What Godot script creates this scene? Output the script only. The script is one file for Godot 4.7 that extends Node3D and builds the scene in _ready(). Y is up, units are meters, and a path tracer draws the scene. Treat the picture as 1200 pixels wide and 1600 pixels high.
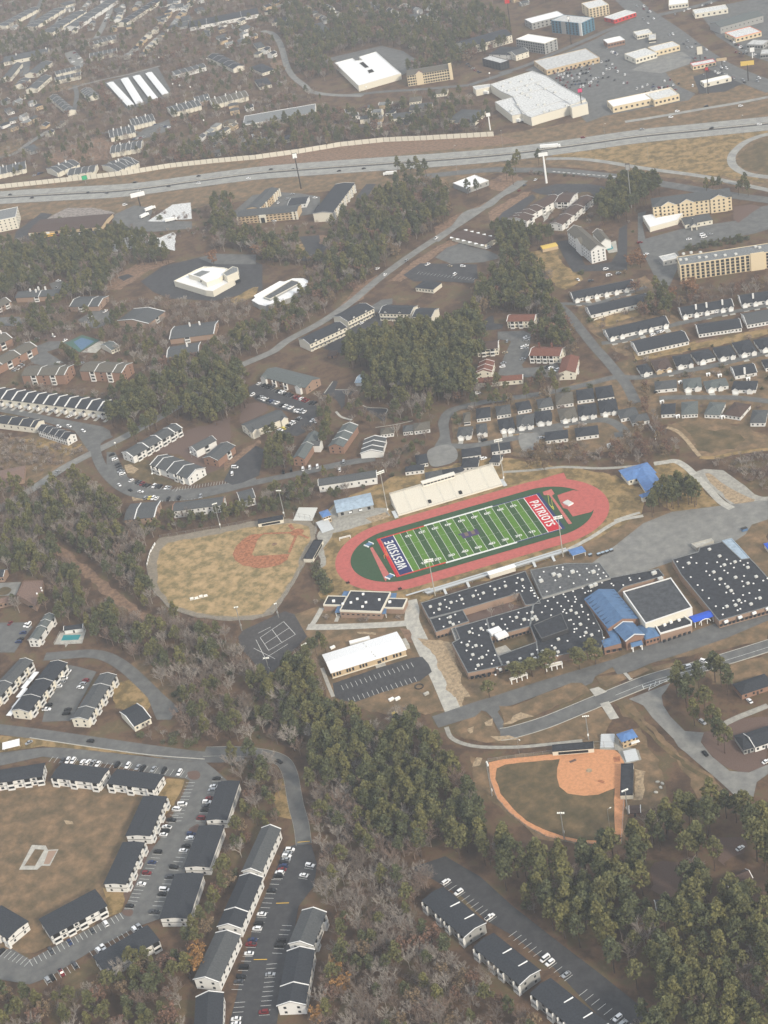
extends Node3D
# Aerial view of a suburb with a school stadium. Photo pixels (1200 x 1600) are turned into points on the ground plane
# (or on a plane at a roof's height) through the camera below. Every data string starts with the code of a photo tile
# (origin and magnification in TL) followed by points measured in that tile.

const CAM_H := 570.47
const FOCAL := 2600.0
const DEP := 30.43154
const ROLL := -11.05875
var cr: Vector3
var cu: Vector3
var cw: Vector3
var TL := {"X": [0, 0, 1], "A": [0, 0, 3], "B": [400, 0, 3], "C": [800, 0, 3], "D": [0, 280, 3], "E": [400, 280, 3], "F": [800, 280, 3],
	"G": [0, 560, 3], "H": [400, 560, 3], "I": [800, 560, 3], "J": [0, 840, 3], "K": [400, 840, 3], "L": [800, 820, 3], "M": [0, 1120, 3],
	"N": [300, 1120, 3], "O": [650, 1100, 2.1818], "p": [500, 740, 6], "q": [600, 700, 6], "r": [780, 720, 6], "s": [640, 860, 6],
	"t": [800, 860, 6], "u": [1000, 820, 6], "v": [960, 700, 5], "w": [480, 900, 6], "a0": [0, 0, 6], "a1": [200, 0, 6], "a2": [400, 0, 6],
	"a3": [600, 0, 6], "a4": [800, 0, 6], "a5": [1000, 0, 6], "b": [700, 100, 6], "c": [1000, 250, 6], "d": [0, 400, 6], "e": [0, 580, 6],
	"f": [160, 600, 6], "g": [350, 560, 6], "h": [680, 580, 6], "i": [860, 420, 6], "j": [1000, 420, 6], "k": [1000, 560, 6],
	"l": [220, 780, 4], "m": [740, 1100, 4], "n": [660, 1020, 4], "o": [900, 1020, 4], "x": [0, 260, 4], "y": [360, 260, 4], "z": [680, 250, 4],
	"aa": [250, 400, 4.8], "ab": [440, 460, 4.6154], "ac": [720, 460, 5.714], "ad": [160, 180, 4.6154], "ae": [0, 160, 5.4545],
	"af": [0, 860, 7.5], "ag": [0, 1000, 6], "ah": [200, 720, 5.4545], "ai": [1000, 1240, 6]}
var rng := RandomNumberGenerator.new()
var counts := {}
var mats := {}
var texs := {}
var box_cache := {}
# a 2 m grid of places where no tree may stand
const GX := -760.0
const GZ := -2900.0
const GW := 760
const GH := 1200
var mask := PackedByteArray()

class MB:
	var v := PackedVector3Array()
	var n := PackedVector3Array()
	var c := PackedColorArray()
	var col := Color(1, 1, 1)
	var coloured := false
	func tri(a: Vector3, b: Vector3, d: Vector3, hint: Vector3) -> void:
		var nn := (b - a).cross(d - a)
		if nn.length_squared() < 1e-14:
			return
		nn = nn.normalized()
		if nn.dot(hint) < 0.0:
			nn = -nn
			v.append(a); v.append(b); v.append(d)
		else:
			v.append(a); v.append(d); v.append(b)
		for i in 3:
			n.append(nn)
			if coloured:
				c.append(col)
	func quad(a: Vector3, b: Vector3, d: Vector3, e: Vector3, hint: Vector3) -> void:
		tri(a, b, d, hint); tri(a, d, e, hint)
	# the solid between a quad and the same quad shifted by off
	func slab(a: Vector3, b: Vector3, d: Vector3, e: Vector3, off: Vector3) -> void:
		var m := (a + b + d + e) * 0.25 + off * 0.5
		quad(a, b, d, e, -off); quad(a + off, b + off, d + off, e + off, off)
		for p in [[a, b], [b, d], [d, e], [e, a]]:
			var mid: Vector3 = (p[0] + p[1] + off) * 0.5
			quad(p[0], p[1], p[1] + off, p[0] + off, mid - m)
	func box(ce: Vector3, s: Vector3, bs := Basis()) -> void:
		var x := bs.x * s.x * 0.5
		var y := bs.y * s.y * 0.5
		var z := bs.z * s.z * 0.5
		slab(ce - x - y - z, ce + x - y - z, ce + x - y + z, ce - x - y + z, y * 2.0)
	func tube(a: Vector3, b: Vector3, ra: float, rb: float, k := 6, caps := true) -> void:
		var d := (b - a).normalized()
		var u := d.cross(Vector3(0.31, 0.2, 0.93)).normalized()
		var w := d.cross(u)
		for i in k:
			var t0 := TAU * i / k
			var t1 := TAU * (i + 1) / k
			var o0 := u * cos(t0) + w * sin(t0)
			var o1 := u * cos(t1) + w * sin(t1)
			quad(a + o0 * ra, a + o1 * ra, b + o1 * rb, b + o0 * rb, o0 + o1)
			if caps and k > 3:
				tri(b, b + o0 * rb, b + o1 * rb, d)
	func mesh() -> ArrayMesh:
		var m := ArrayMesh.new()
		if v.is_empty():
			return m
		var a := []
		a.resize(Mesh.ARRAY_MAX)
		a[Mesh.ARRAY_VERTEX] = v
		a[Mesh.ARRAY_NORMAL] = n
		if coloured:
			a[Mesh.ARRAY_COLOR] = c
		m.add_surface_from_arrays(Mesh.PRIMITIVE_TRIANGLES, a)
		return m

func pp(s: String) -> PackedVector2Array:
	var w := s.split(" ", false)
	var t: Array = TL[w[0]]
	var out := PackedVector2Array()
	for k in range(1, w.size()):
		var q := w[k].split(",")
		out.append(Vector2(t[0] + float(q[0]) / t[2], t[1] + float(q[1]) / t[2]))
	return out

func gp(p: Vector2, h := 0.0) -> Vector3:
	var d := (cr * (p.x - 600.0) - cu * (p.y - 800.0)) / FOCAL + cw
	return Vector3(0, CAM_H, 0) + d * ((h - CAM_H) / d.y)

func gpts(s: String, h := 0.0) -> Array[Vector3]:
	var out: Array[Vector3] = []
	for p in pp(s):
		out.append(gp(p, h))
	return out

func on_photo(w: Vector3) -> Vector2:
	var d := w - Vector3(0, CAM_H, 0)
	var zz := d.dot(cw)
	return Vector2(600.0 + FOCAL * d.dot(cr) / zz, 800.0 - FOCAL * d.dot(cu) / zz)

func in_view(w: Vector3, margin := 0.0) -> bool:
	var q := on_photo(w)
	return q.x > -margin and q.x < 1200.0 + margin and q.y > -margin and q.y < 1600.0 + margin

func flat(p: Vector3) -> Vector2:
	return Vector2(p.x, p.z)

func numbered(nm: String) -> String:
	var k: int = counts.get(nm, 0)
	counts[nm] = k + 1
	return nm if k == 0 else "%s_%03d" % [nm, k]

func thing(nm: String, label: String, cat: String, group := "", at := Vector3.ZERO, turn := 0.0) -> Node3D:
	var o := Node3D.new()
	o.name = numbered(nm)
	o.set_meta("label", label)
	o.set_meta("category", cat)
	if group:
		o.set_meta("group", group)
	add_child(o)
	o.position = at
	o.rotation.y = turn
	return o

func part(parent: Node3D, nm: String, m: Mesh, mt: Material, at := Vector3.ZERO, bs := Basis()) -> MeshInstance3D:
	var o := MeshInstance3D.new()
	o.name = nm
	o.mesh = m
	o.material_override = mt
	o.transform = Transform3D(bs, at)
	parent.add_child(o, true)
	return o

func bx(parent: Node3D, nm: String, at: Vector3, s: Vector3, mk: String, bs := Basis()) -> MeshInstance3D:
	var key := "%.2f_%.2f_%.2f" % [s.x, s.y, s.z]
	if not box_cache.has(key):
		var b := BoxMesh.new()
		b.size = s
		box_cache[key] = b
	return part(parent, nm, box_cache[key], M(mk), at, bs)

func struct(nm: String, m: Mesh, mk: String) -> MeshInstance3D:
	var o := MeshInstance3D.new()
	o.name = numbered(nm)
	o.mesh = m
	o.material_override = M(mk)
	o.set_meta("kind", "structure")
	add_child(o)
	return o

# ---------------------------------------------------------------- materials
func noise_tex(key: String) -> Texture2D:
	if texs.has(key):
		return texs[key]
	var spec := {  # size, frequency (per pixel), octaves, type, ramp
		"litter": [1024, 0.006, 7, 0, [0.0, Color(0.23, 0.20, 0.165), 0.4, Color(0.33, 0.275, 0.225), 0.55, Color(0.40, 0.335, 0.265), 0.72, Color(0.36, 0.34, 0.25), 1.0, Color(0.52, 0.44, 0.34)]],
		"dry": [1024, 0.009, 7, 0, [0.0, Color(0.40, 0.37, 0.25), 0.36, Color(0.48, 0.42, 0.29), 0.52, Color(0.60, 0.52, 0.36), 0.7, Color(0.66, 0.565, 0.41), 1.0, Color(0.74, 0.64, 0.47)]],
		"brown": [1024, 0.008, 7, 0, [0.0, Color(0.31, 0.29, 0.22), 0.4, Color(0.41, 0.36, 0.28), 0.6, Color(0.47, 0.40, 0.31), 1.0, Color(0.58, 0.49, 0.38)]],
		"olive": [1024, 0.008, 7, 0, [0.0, Color(0.33, 0.32, 0.23), 0.45, Color(0.43, 0.40, 0.30), 0.65, Color(0.49, 0.44, 0.33), 1.0, Color(0.60, 0.53, 0.40)]],
		"ball": [1024, 0.007, 7, 1, [0.0, Color(0.40, 0.38, 0.26), 0.36, Color(0.52, 0.47, 0.33), 0.5, Color(0.61, 0.535, 0.385), 0.7, Color(0.68, 0.59, 0.435), 1.0, Color(0.74, 0.64, 0.48)]],
		"asphalt": [1024, 0.012, 6, 0, [0.0, Color(0.76, 0.76, 0.76), 0.45, Color(0.86, 0.86, 0.86), 0.6, Color(0.90, 0.90, 0.89), 1.0, Color(1, 1, 0.99)]],
		"grain": [512, 0.05, 5, 0, [0.0, Color(0.80, 0.80, 0.80), 0.5, Color(0.94, 0.94, 0.94), 1.0, Color(1, 1, 1)]],
		"roofing": [1024, 0.012, 6, 0, [0.0, Color(0.55, 0.56, 0.58), 0.42, Color(0.78, 0.78, 0.78), 0.6, Color(0.86, 0.86, 0.86), 1.0, Color(1, 1, 1)]],
		"streak": [512, 0.02, 5, 1, [0.0, Color(0.66, 0.66, 0.67), 0.4, Color(0.86, 0.86, 0.86), 1.0, Color(1, 1, 1)]],
		"turf": [512, 0.03, 4, 0, [0.0, Color(0.80, 0.82, 0.80), 0.5, Color(0.92, 0.92, 0.92), 1.0, Color(1, 1, 1)]],
	}
	var d: Array = spec[key]
	var fn := FastNoiseLite.new()
	fn.seed = hash(key) % 1000
	fn.frequency = d[1]
	fn.noise_type = FastNoiseLite.TYPE_SIMPLEX_SMOOTH
	fn.fractal_octaves = d[2]
	fn.fractal_gain = 0.7
	if d[3] == 1:
		fn.domain_warp_enabled = true
		fn.domain_warp_amplitude = 40.0
	var g := Gradient.new()
	var offs := PackedFloat32Array()
	var cols := PackedColorArray()
	for k in range(0, d[4].size(), 2):
		offs.append(d[4][k]); cols.append(d[4][k + 1])
	g.offsets = offs
	g.colors = cols
	var t := NoiseTexture2D.new()
	t.width = d[0]
	t.height = d[0]
	t.seamless = true
	t.noise = fn
	t.color_ramp = g
	texs[key] = t
	return t

# key: [colour (sRGB), roughness, texture, metres per repeat, metallic]
var MD := {
	"ground": [Color(0.95, 0.90, 0.88), 1.0, "litter", 190.0], "dry_grass": [Color(0.86, 0.84, 0.82), 1.0, "dry", 120.0], "brown_grass": [Color(0.97, 0.94, 0.92), 1.0, "brown", 110.0],
	"olive_grass": [Color(0.80, 0.76, 0.74), 1.0, "olive", 110.0], "ball_grass": [Color(0.95, 0.93, 0.93), 1.0, "ball", 75.0],
	"asphalt": [Color(0.43, 0.43, 0.425), 0.95, "asphalt", 120.0], "asphalt_dark": [Color(0.28, 0.28, 0.29), 0.95, "asphalt", 90.0], "asphalt_light": [Color(0.54, 0.535, 0.52), 0.95, "asphalt", 130.0],
	"highway": [Color(0.63, 0.625, 0.605), 0.95, "asphalt", 150.0], "concrete": [Color(0.74, 0.725, 0.69), 0.95, "asphalt", 60.0], "gravel": [Color(0.66, 0.645, 0.61), 1.0, "asphalt", 50.0],
	"gravel_brown": [Color(0.58, 0.54, 0.48), 1.0, "asphalt", 50.0], "litter_grey": [Color(0.62, 0.58, 0.55), 1.0, "roofing", 60.0], "sand": [Color(0.72, 0.63, 0.51), 1.0, "roofing", 40.0], "clay": [Color(0.80, 0.57, 0.41), 1.0, "turf", 40.0], "clay_red": [Color(0.70, 0.47, 0.34), 1.0, "roofing", 40.0],
	"orange_dirt": [Color(0.57, 0.46, 0.375), 1.0, "roofing", 60.0], "mulch": [Color(0.41, 0.335, 0.30), 1.0, "grain", 25.0],
	"paint": [Color(0.88, 0.88, 0.86), 0.8, "grain", 30.0], "paint_yellow": [Color(0.85, 0.68, 0.2), 0.8],
	"turf_light": [Color(0.33, 0.49, 0.15), 0.95, "turf", 30.0], "turf_dark": [Color(0.20, 0.32, 0.17), 0.95, "turf", 30.0], "turf_infield": [Color(0.20, 0.31, 0.20), 0.95, "turf", 45.0],
	"track": [Color(0.72, 0.38, 0.35), 0.95, "turf", 60.0], "track_pale": [Color(0.74, 0.42, 0.39), 0.95, "turf", 60.0], "navy": [Color(0.15, 0.18, 0.38), 0.9, "turf", 30.0], "red": [Color(0.76, 0.12, 0.18), 0.9, "turf", 30.0],
	"orange": [Color(0.85, 0.45, 0.25), 0.9], "logo": [Color(0.25, 0.20, 0.34), 0.9], "logo_tan": [Color(0.42, 0.37, 0.32), 0.9], "court": [Color(0.31, 0.30, 0.30), 0.95, "asphalt", 40.0],
	"court_green": [Color(0.30, 0.42, 0.38), 0.95, "turf", 40.0], "court_blue": [Color(0.36, 0.47, 0.58), 0.95, "turf", 40.0], "water": [Color(0.16, 0.50, 0.52), 0.15],
	"slate": [Color(0.235, 0.25, 0.275), 0.9, "roofing", 16.0], "slate_grey": [Color(0.36, 0.37, 0.375), 0.9, "roofing", 14.0], "shingle_green": [Color(0.42, 0.445, 0.44), 0.9, "roofing", 14.0],
	"shingle_tan": [Color(0.44, 0.42, 0.38), 0.9, "roofing", 14.0], "shingle_brown": [Color(0.37, 0.30, 0.27), 0.9, "roofing", 14.0], "shingle_red": [Color(0.52, 0.34, 0.28), 0.9, "roofing", 14.0],
	"roof_brownpink": [Color(0.55, 0.45, 0.40), 0.9, "roofing", 14.0], "membrane": [Color(0.225, 0.235, 0.26), 0.85, "roofing", 45.0], "membrane_grey": [Color(0.40, 0.405, 0.41), 0.85, "roofing", 40.0],
	"membrane_mid": [Color(0.32, 0.33, 0.345), 0.85, "roofing", 60.0], "roof_white": [Color(0.93, 0.93, 0.93), 0.6, "grain", 25.0], "roof_pale": [Color(0.80, 0.80, 0.79), 0.75, "streak", 45.0], "roof_dirty": [Color(0.93, 0.93, 0.92), 0.8, "roofing", 35.0],
	"metal_blue": [Color(0.37, 0.52, 0.73), 0.45, "streak", 40.0], "metal_blue_dull": [Color(0.35, 0.48, 0.63), 0.5, "streak", 40.0], "metal_blue_pale": [Color(0.66, 0.73, 0.79), 0.45, "streak", 40.0], "stain": [Color(0.17, 0.24, 0.34), 0.7],
	"canvas_blue": [Color(0.15, 0.32, 0.72), 0.6], "roof_grey": [Color(0.55, 0.56, 0.56), 0.8, "roofing", 25.0],
	"white": [Color(0.90, 0.895, 0.88), 0.75, "grain", 9.0], "cream": [Color(0.89, 0.865, 0.80), 0.8, "grain", 9.0], "tan_wall": [Color(0.78, 0.69, 0.56), 0.85, "grain", 9.0], "yellow_wall": [Color(0.87, 0.80, 0.67), 0.85, "grain", 9.0],
	"brick": [Color(0.58, 0.455, 0.385), 0.9, "grain", 6.0], "brick_tan": [Color(0.62, 0.52, 0.45), 0.9, "grain", 6.0], "grey_wall": [Color(0.62, 0.62, 0.61), 0.85, "grain", 9.0], "blue_wall": [Color(0.30, 0.47, 0.55), 0.8, "grain", 9.0], "dark_wall": [Color(0.22, 0.22, 0.23), 0.8, "grain", 9.0],
	"sign_red": [Color(0.72, 0.16, 0.15), 0.6], "sign_green": [Color(0.10, 0.62, 0.42), 0.6], "sign_yellow": [Color(0.82, 0.70, 0.36), 0.6], "sign_pink": [Color(0.80, 0.24, 0.42), 0.6], "text_green": [Color(0.35, 0.52, 0.22), 0.7], "text_dark": [Color(0.22, 0.24, 0.2), 0.7],
	"glass": [Color(0.13, 0.15, 0.17), 0.15], "opening": [Color(0.09, 0.09, 0.09), 0.9], "steel": [Color(0.60, 0.60, 0.59), 0.5, "", 0.0, 0.4], "steel_dark": [Color(0.20, 0.19, 0.18), 0.6], "aluminium": [Color(0.80, 0.81, 0.81), 0.45, "grain", 12.0, 0.3],
	"stand": [Color(0.90, 0.88, 0.83), 0.7, "grain", 20.0], "wood": [Color(0.36, 0.30, 0.25), 0.9], "unit": [Color(0.74, 0.74, 0.72), 0.7], "unit_white": [Color(0.90, 0.90, 0.89), 0.6], "lamp_glass": [Color(0.93, 0.93, 0.90), 0.4],
	"goal_yellow": [Color(0.82, 0.80, 0.32), 0.6], "goal_orange": [Color(0.85, 0.55, 0.30), 0.6], "bus_yellow": [Color(0.84, 0.66, 0.24), 0.4], "rubber": [Color(0.06, 0.06, 0.06), 0.9],
	"car_w": [Color(0.88, 0.88, 0.88), 0.3], "car_k": [Color(0.05, 0.05, 0.06), 0.3], "car_s": [Color(0.62, 0.63, 0.64), 0.3, "", 0.0, 0.4], "car_g": [Color(0.25, 0.26, 0.28), 0.3], "car_r": [Color(0.42, 0.10, 0.12), 0.3], "car_b": [Color(0.14, 0.20, 0.34), 0.3], "car_t": [Color(0.60, 0.55, 0.46), 0.3], "car_y": [Color(0.85, 0.78, 0.35), 0.3],
}

func M(key: String) -> Material:
	if mats.has(key):
		return mats[key]
	var d: Array = MD[key]
	var m := StandardMaterial3D.new()
	m.albedo_color = d[0]
	m.roughness = d[1]
	m.metallic_specular = 0.35
	if d.size() > 3 and d[2] != "":
		m.albedo_texture = noise_tex(d[2])
		m.uv1_triplanar = true
		m.uv1_world_triplanar = true
		m.uv1_scale = Vector3.ONE / float(d[3])
		m.uv1_offset = Vector3(0.37, 0.11, 0.73) * float(hash(key) % 17)
	if d.size() > 4:
		m.metallic = d[4]
	m.resource_name = key
	mats[key] = m
	return m

# ---------------------------------------------------------------- ground sheets
func mark_poly(poly: PackedVector2Array, grow := 0.0) -> void:
	var ps := poly
	if grow > 0.0:
		var g := Geometry2D.offset_polygon(poly, grow)
		if g.size() > 0:
			ps = g[0]
	var lo := ps[0]
	var hi := ps[0]
	for q in ps:
		lo = lo.min(q); hi = hi.max(q)
	var n := ps.size()
	for r in range(maxi(0, int((lo.y - GZ) / 2.0)), mini(GH - 1, int((hi.y - GZ) / 2.0)) + 1):
		var y := GZ + r * 2.0 + 1.0
		var xs := []
		for k in n:
			var a := ps[k]
			var b := ps[(k + 1) % n]
			if (a.y <= y) != (b.y <= y):
				xs.append(a.x + (y - a.y) / (b.y - a.y) * (b.x - a.x))
		xs.sort()
		for k in range(0, xs.size() - 1, 2):
			for c in range(maxi(0, int((xs[k] - GX) / 2.0)), mini(GW - 1, int((xs[k + 1] - GX) / 2.0)) + 1):
				mask[r * GW + c] = 1

func blocked(p: Vector2, rad: float) -> bool:
	for o in [Vector2.ZERO, Vector2(rad, 0), Vector2(-rad, 0), Vector2(0, rad), Vector2(0, -rad)]:
		var q: Vector2 = p + o
		var c := int((q.x - GX) / 2.0)
		var r := int((q.y - GZ) / 2.0)
		if c < 0 or r < 0 or c >= GW or r >= GH:
			continue
		if mask[r * GW + c]:
			return true
	return false

func ragged(poly: PackedVector2Array, amount: float, step := 4.0) -> PackedVector2Array:
	if amount <= 0.0:
		return poly
	var fn := FastNoiseLite.new()
	fn.seed = 5
	fn.frequency = 0.07
	var out := PackedVector2Array()
	for k in poly.size():
		var a := poly[k]
		var b := poly[(k + 1) % poly.size()]
		var n := maxi(1, int(a.distance_to(b) / step))
		for i in n:
			var q := a.lerp(b, float(i) / n)
			out.append(q + Vector2(fn.get_noise_2d(q.x, q.y), fn.get_noise_2d(q.x + 500.0, q.y)) * amount * 2.0)
	return out

func rounded(pts: PackedVector2Array, closed: bool, each := 6) -> PackedVector2Array:
	var out := PackedVector2Array()
	var n := pts.size()
	var last := n if closed else n - 1
	for k in last:
		var a := pts[(k - 1 + n) % n] if closed or k > 0 else pts[0] * 2.0 - pts[1]
		var b := pts[k]
		var c := pts[(k + 1) % n]
		var d := pts[(k + 2) % n] if closed or k + 2 < n else pts[n - 1] * 2.0 - pts[n - 2]
		for i in each:
			out.append(b.cubic_interpolate(c, a, d, float(i) / each))
	if not closed:
		out.append(pts[n - 1])
	return out

func sheet_mesh(poly: PackedVector2Array, y: float) -> ArrayMesh:
	var idx := Geometry2D.triangulate_polygon(poly)
	if idx.is_empty():
		print("triangulation failed ", poly.size())
	var b := MB.new()
	for k in range(0, idx.size(), 3):
		var t := [poly[idx[k]], poly[idx[k + 1]], poly[idx[k + 2]]]
		b.tri(Vector3(t[0].x, y, t[0].y), Vector3(t[1].x, y, t[1].y), Vector3(t[2].x, y, t[2].y), Vector3.UP)
	return b.mesh()

func poly2(s: String, h := 0.0) -> PackedVector2Array:
	var out := PackedVector2Array()
	for p in gpts(s, h):
		out.append(flat(p))
	return out

var sheet_y := {}
var sheet_at := {}
var last_road: MeshInstance3D
# a flat sheet of ground traced on the photo; each sheet of a layer lies a little above the one before
func patch(nm: String, s: String, layer: int, mk: String, rough := 0.0, smooth := false, block := false) -> MeshInstance3D:
	var poly := poly2(s)
	if smooth:
		poly = rounded(poly, true, 5)
	if block:
		mark_poly(poly, 1.0)
	poly = ragged(poly, rough)
	var y := next_y(layer)
	var o := struct(nm, sheet_mesh(poly, y), mk)
	sheet_at[o] = y
	return o

func next_y(layer: int) -> float:
	var k: int = sheet_y.get(layer, 0)
	sheet_y[layer] = k + 1
	return 0.02 + layer * 0.06 + (k % 13) * 0.0045

func ribbon_mesh(pts: PackedVector2Array, w: float, y: float, thick := 0.0) -> ArrayMesh:
	var b := MB.new()
	var l := PackedVector2Array()
	var r := PackedVector2Array()
	for k in pts.size():
		var d := (pts[mini(k + 1, pts.size() - 1)] - pts[maxi(k - 1, 0)]).normalized()
		var o := Vector2(-d.y, d.x) * w * 0.5
		l.append(pts[k] + o); r.append(pts[k] - o)
	for k in pts.size() - 1:
		var a := Vector3(l[k].x, y, l[k].y)
		var c := Vector3(l[k + 1].x, y, l[k + 1].y)
		var d := Vector3(r[k + 1].x, y, r[k + 1].y)
		var e := Vector3(r[k].x, y, r[k].y)
		if thick > 0.0:
			b.slab(a, c, d, e, Vector3(0, thick, 0))
		else:
			b.quad(a, c, d, e, Vector3.UP)
	return b.mesh()

func shifted(pts: PackedVector2Array, off: float) -> PackedVector2Array:
	var out := PackedVector2Array()
	for k in pts.size():
		var d := (pts[mini(k + 1, pts.size() - 1)] - pts[maxi(k - 1, 0)]).normalized()
		out.append(pts[k] + Vector2(-d.y, d.x) * off)
	return out

func road(nm: String, s: String, w: float, layer: int, mk: String, kerb := 0.0, block := true, line := "") -> PackedVector2Array:
	var pts := rounded(poly2(s), false, 7)
	var y := next_y(layer)
	var o := struct(nm, ribbon_mesh(pts, w, y), mk)
	last_road = o
	sheet_at[o] = y
	if block:
		for k in pts.size() - 1:
			var a := pts[k]
			var b := pts[k + 1]
			var d := (b - a).normalized() * 2.0
			var n := Vector2(-d.y, d.x) * 0.5 * (w * 0.5 + 1.0)
			mark_poly(PackedVector2Array([a - d + n, b + d + n, b + d - n, a - d - n]))
	if kerb > 0.0:
		for sg in [-1.0, 1.0]:
			part(o, "kerb", ribbon_mesh(shifted(pts, sg * (w * 0.5 + kerb * 0.5)), kerb, 0.0, y + 0.12), M("concrete"))
	if line != "":
		for off in ([-0.16, 0.16] if line == "paint_yellow" else [0.0]):
			part(o, "centre_line", ribbon_mesh(shifted(pts, off), 0.18, y + 0.006), M(line))
	return pts

# ---------------------------------------------------------------- buildings
class Bld:
	var n: Node3D
	var L: float
	var D: float
	var he: float
	var rise: float

# A B: the ends of the front eave, C: a corner of the rear eave, all on the plane of the eaves
func frame3(s: String, h: float) -> Array:
	var p := gpts(s, h)
	var a := p[0]
	var b := p[1]
	var ux := (b - a); ux.y = 0
	var le := ux.length()
	ux = ux.normalized()
	var out := Vector3(ux.z, 0, -ux.x)
	var d := (p[2] - b).dot(out)
	if d > 0.0:
		out = -out
	d = absf(d)
	# the traced corners are seldom quite square: turn the plan a little towards the side edge
	var bc := p[2] - b; bc.y = 0
	out = (out * 0.65 - bc.normalized() * 0.35).normalized()
	var x := Vector3.UP.cross(out)
	d = sqrt(d * bc.length())
	var ce := (a + p[2]) * 0.5
	ce.y = 0
	return [ce, atan2(-x.z, x.x), le, d]

func bld(label: String, cat: String, group: String, nm: String, s: String, o := {}) -> Bld:
	var he: float = o.get("he", 5.5)
	var f := frame3(s, he)
	var B := Bld.new()
	B.n = thing(nm, label, cat, group, f[0], f[1])
	B.L = f[2]; B.D = f[3]; B.he = he
	body(B.n, Vector3.ZERO, f[2], f[3], o)
	B.rise = o.get("rise", 2.0)
	mark_rect(f[0], f[1], f[2], f[3], o.get("keep", 2.0))
	return B

func mark_rect(ce: Vector3, turn: float, l: float, d: float, grow: float) -> void:
	var bs := Basis(Vector3.UP, turn)
	var q := PackedVector2Array()
	for k in [Vector3(-1, 0, -1), Vector3(1, 0, -1), Vector3(1, 0, 1), Vector3(-1, 0, 1)]:
		q.append(flat(ce + bs * Vector3(k.x * (l * 0.5 + grow), 0, k.z * (d * 0.5 + grow))))
	mark_poly(q)

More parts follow.
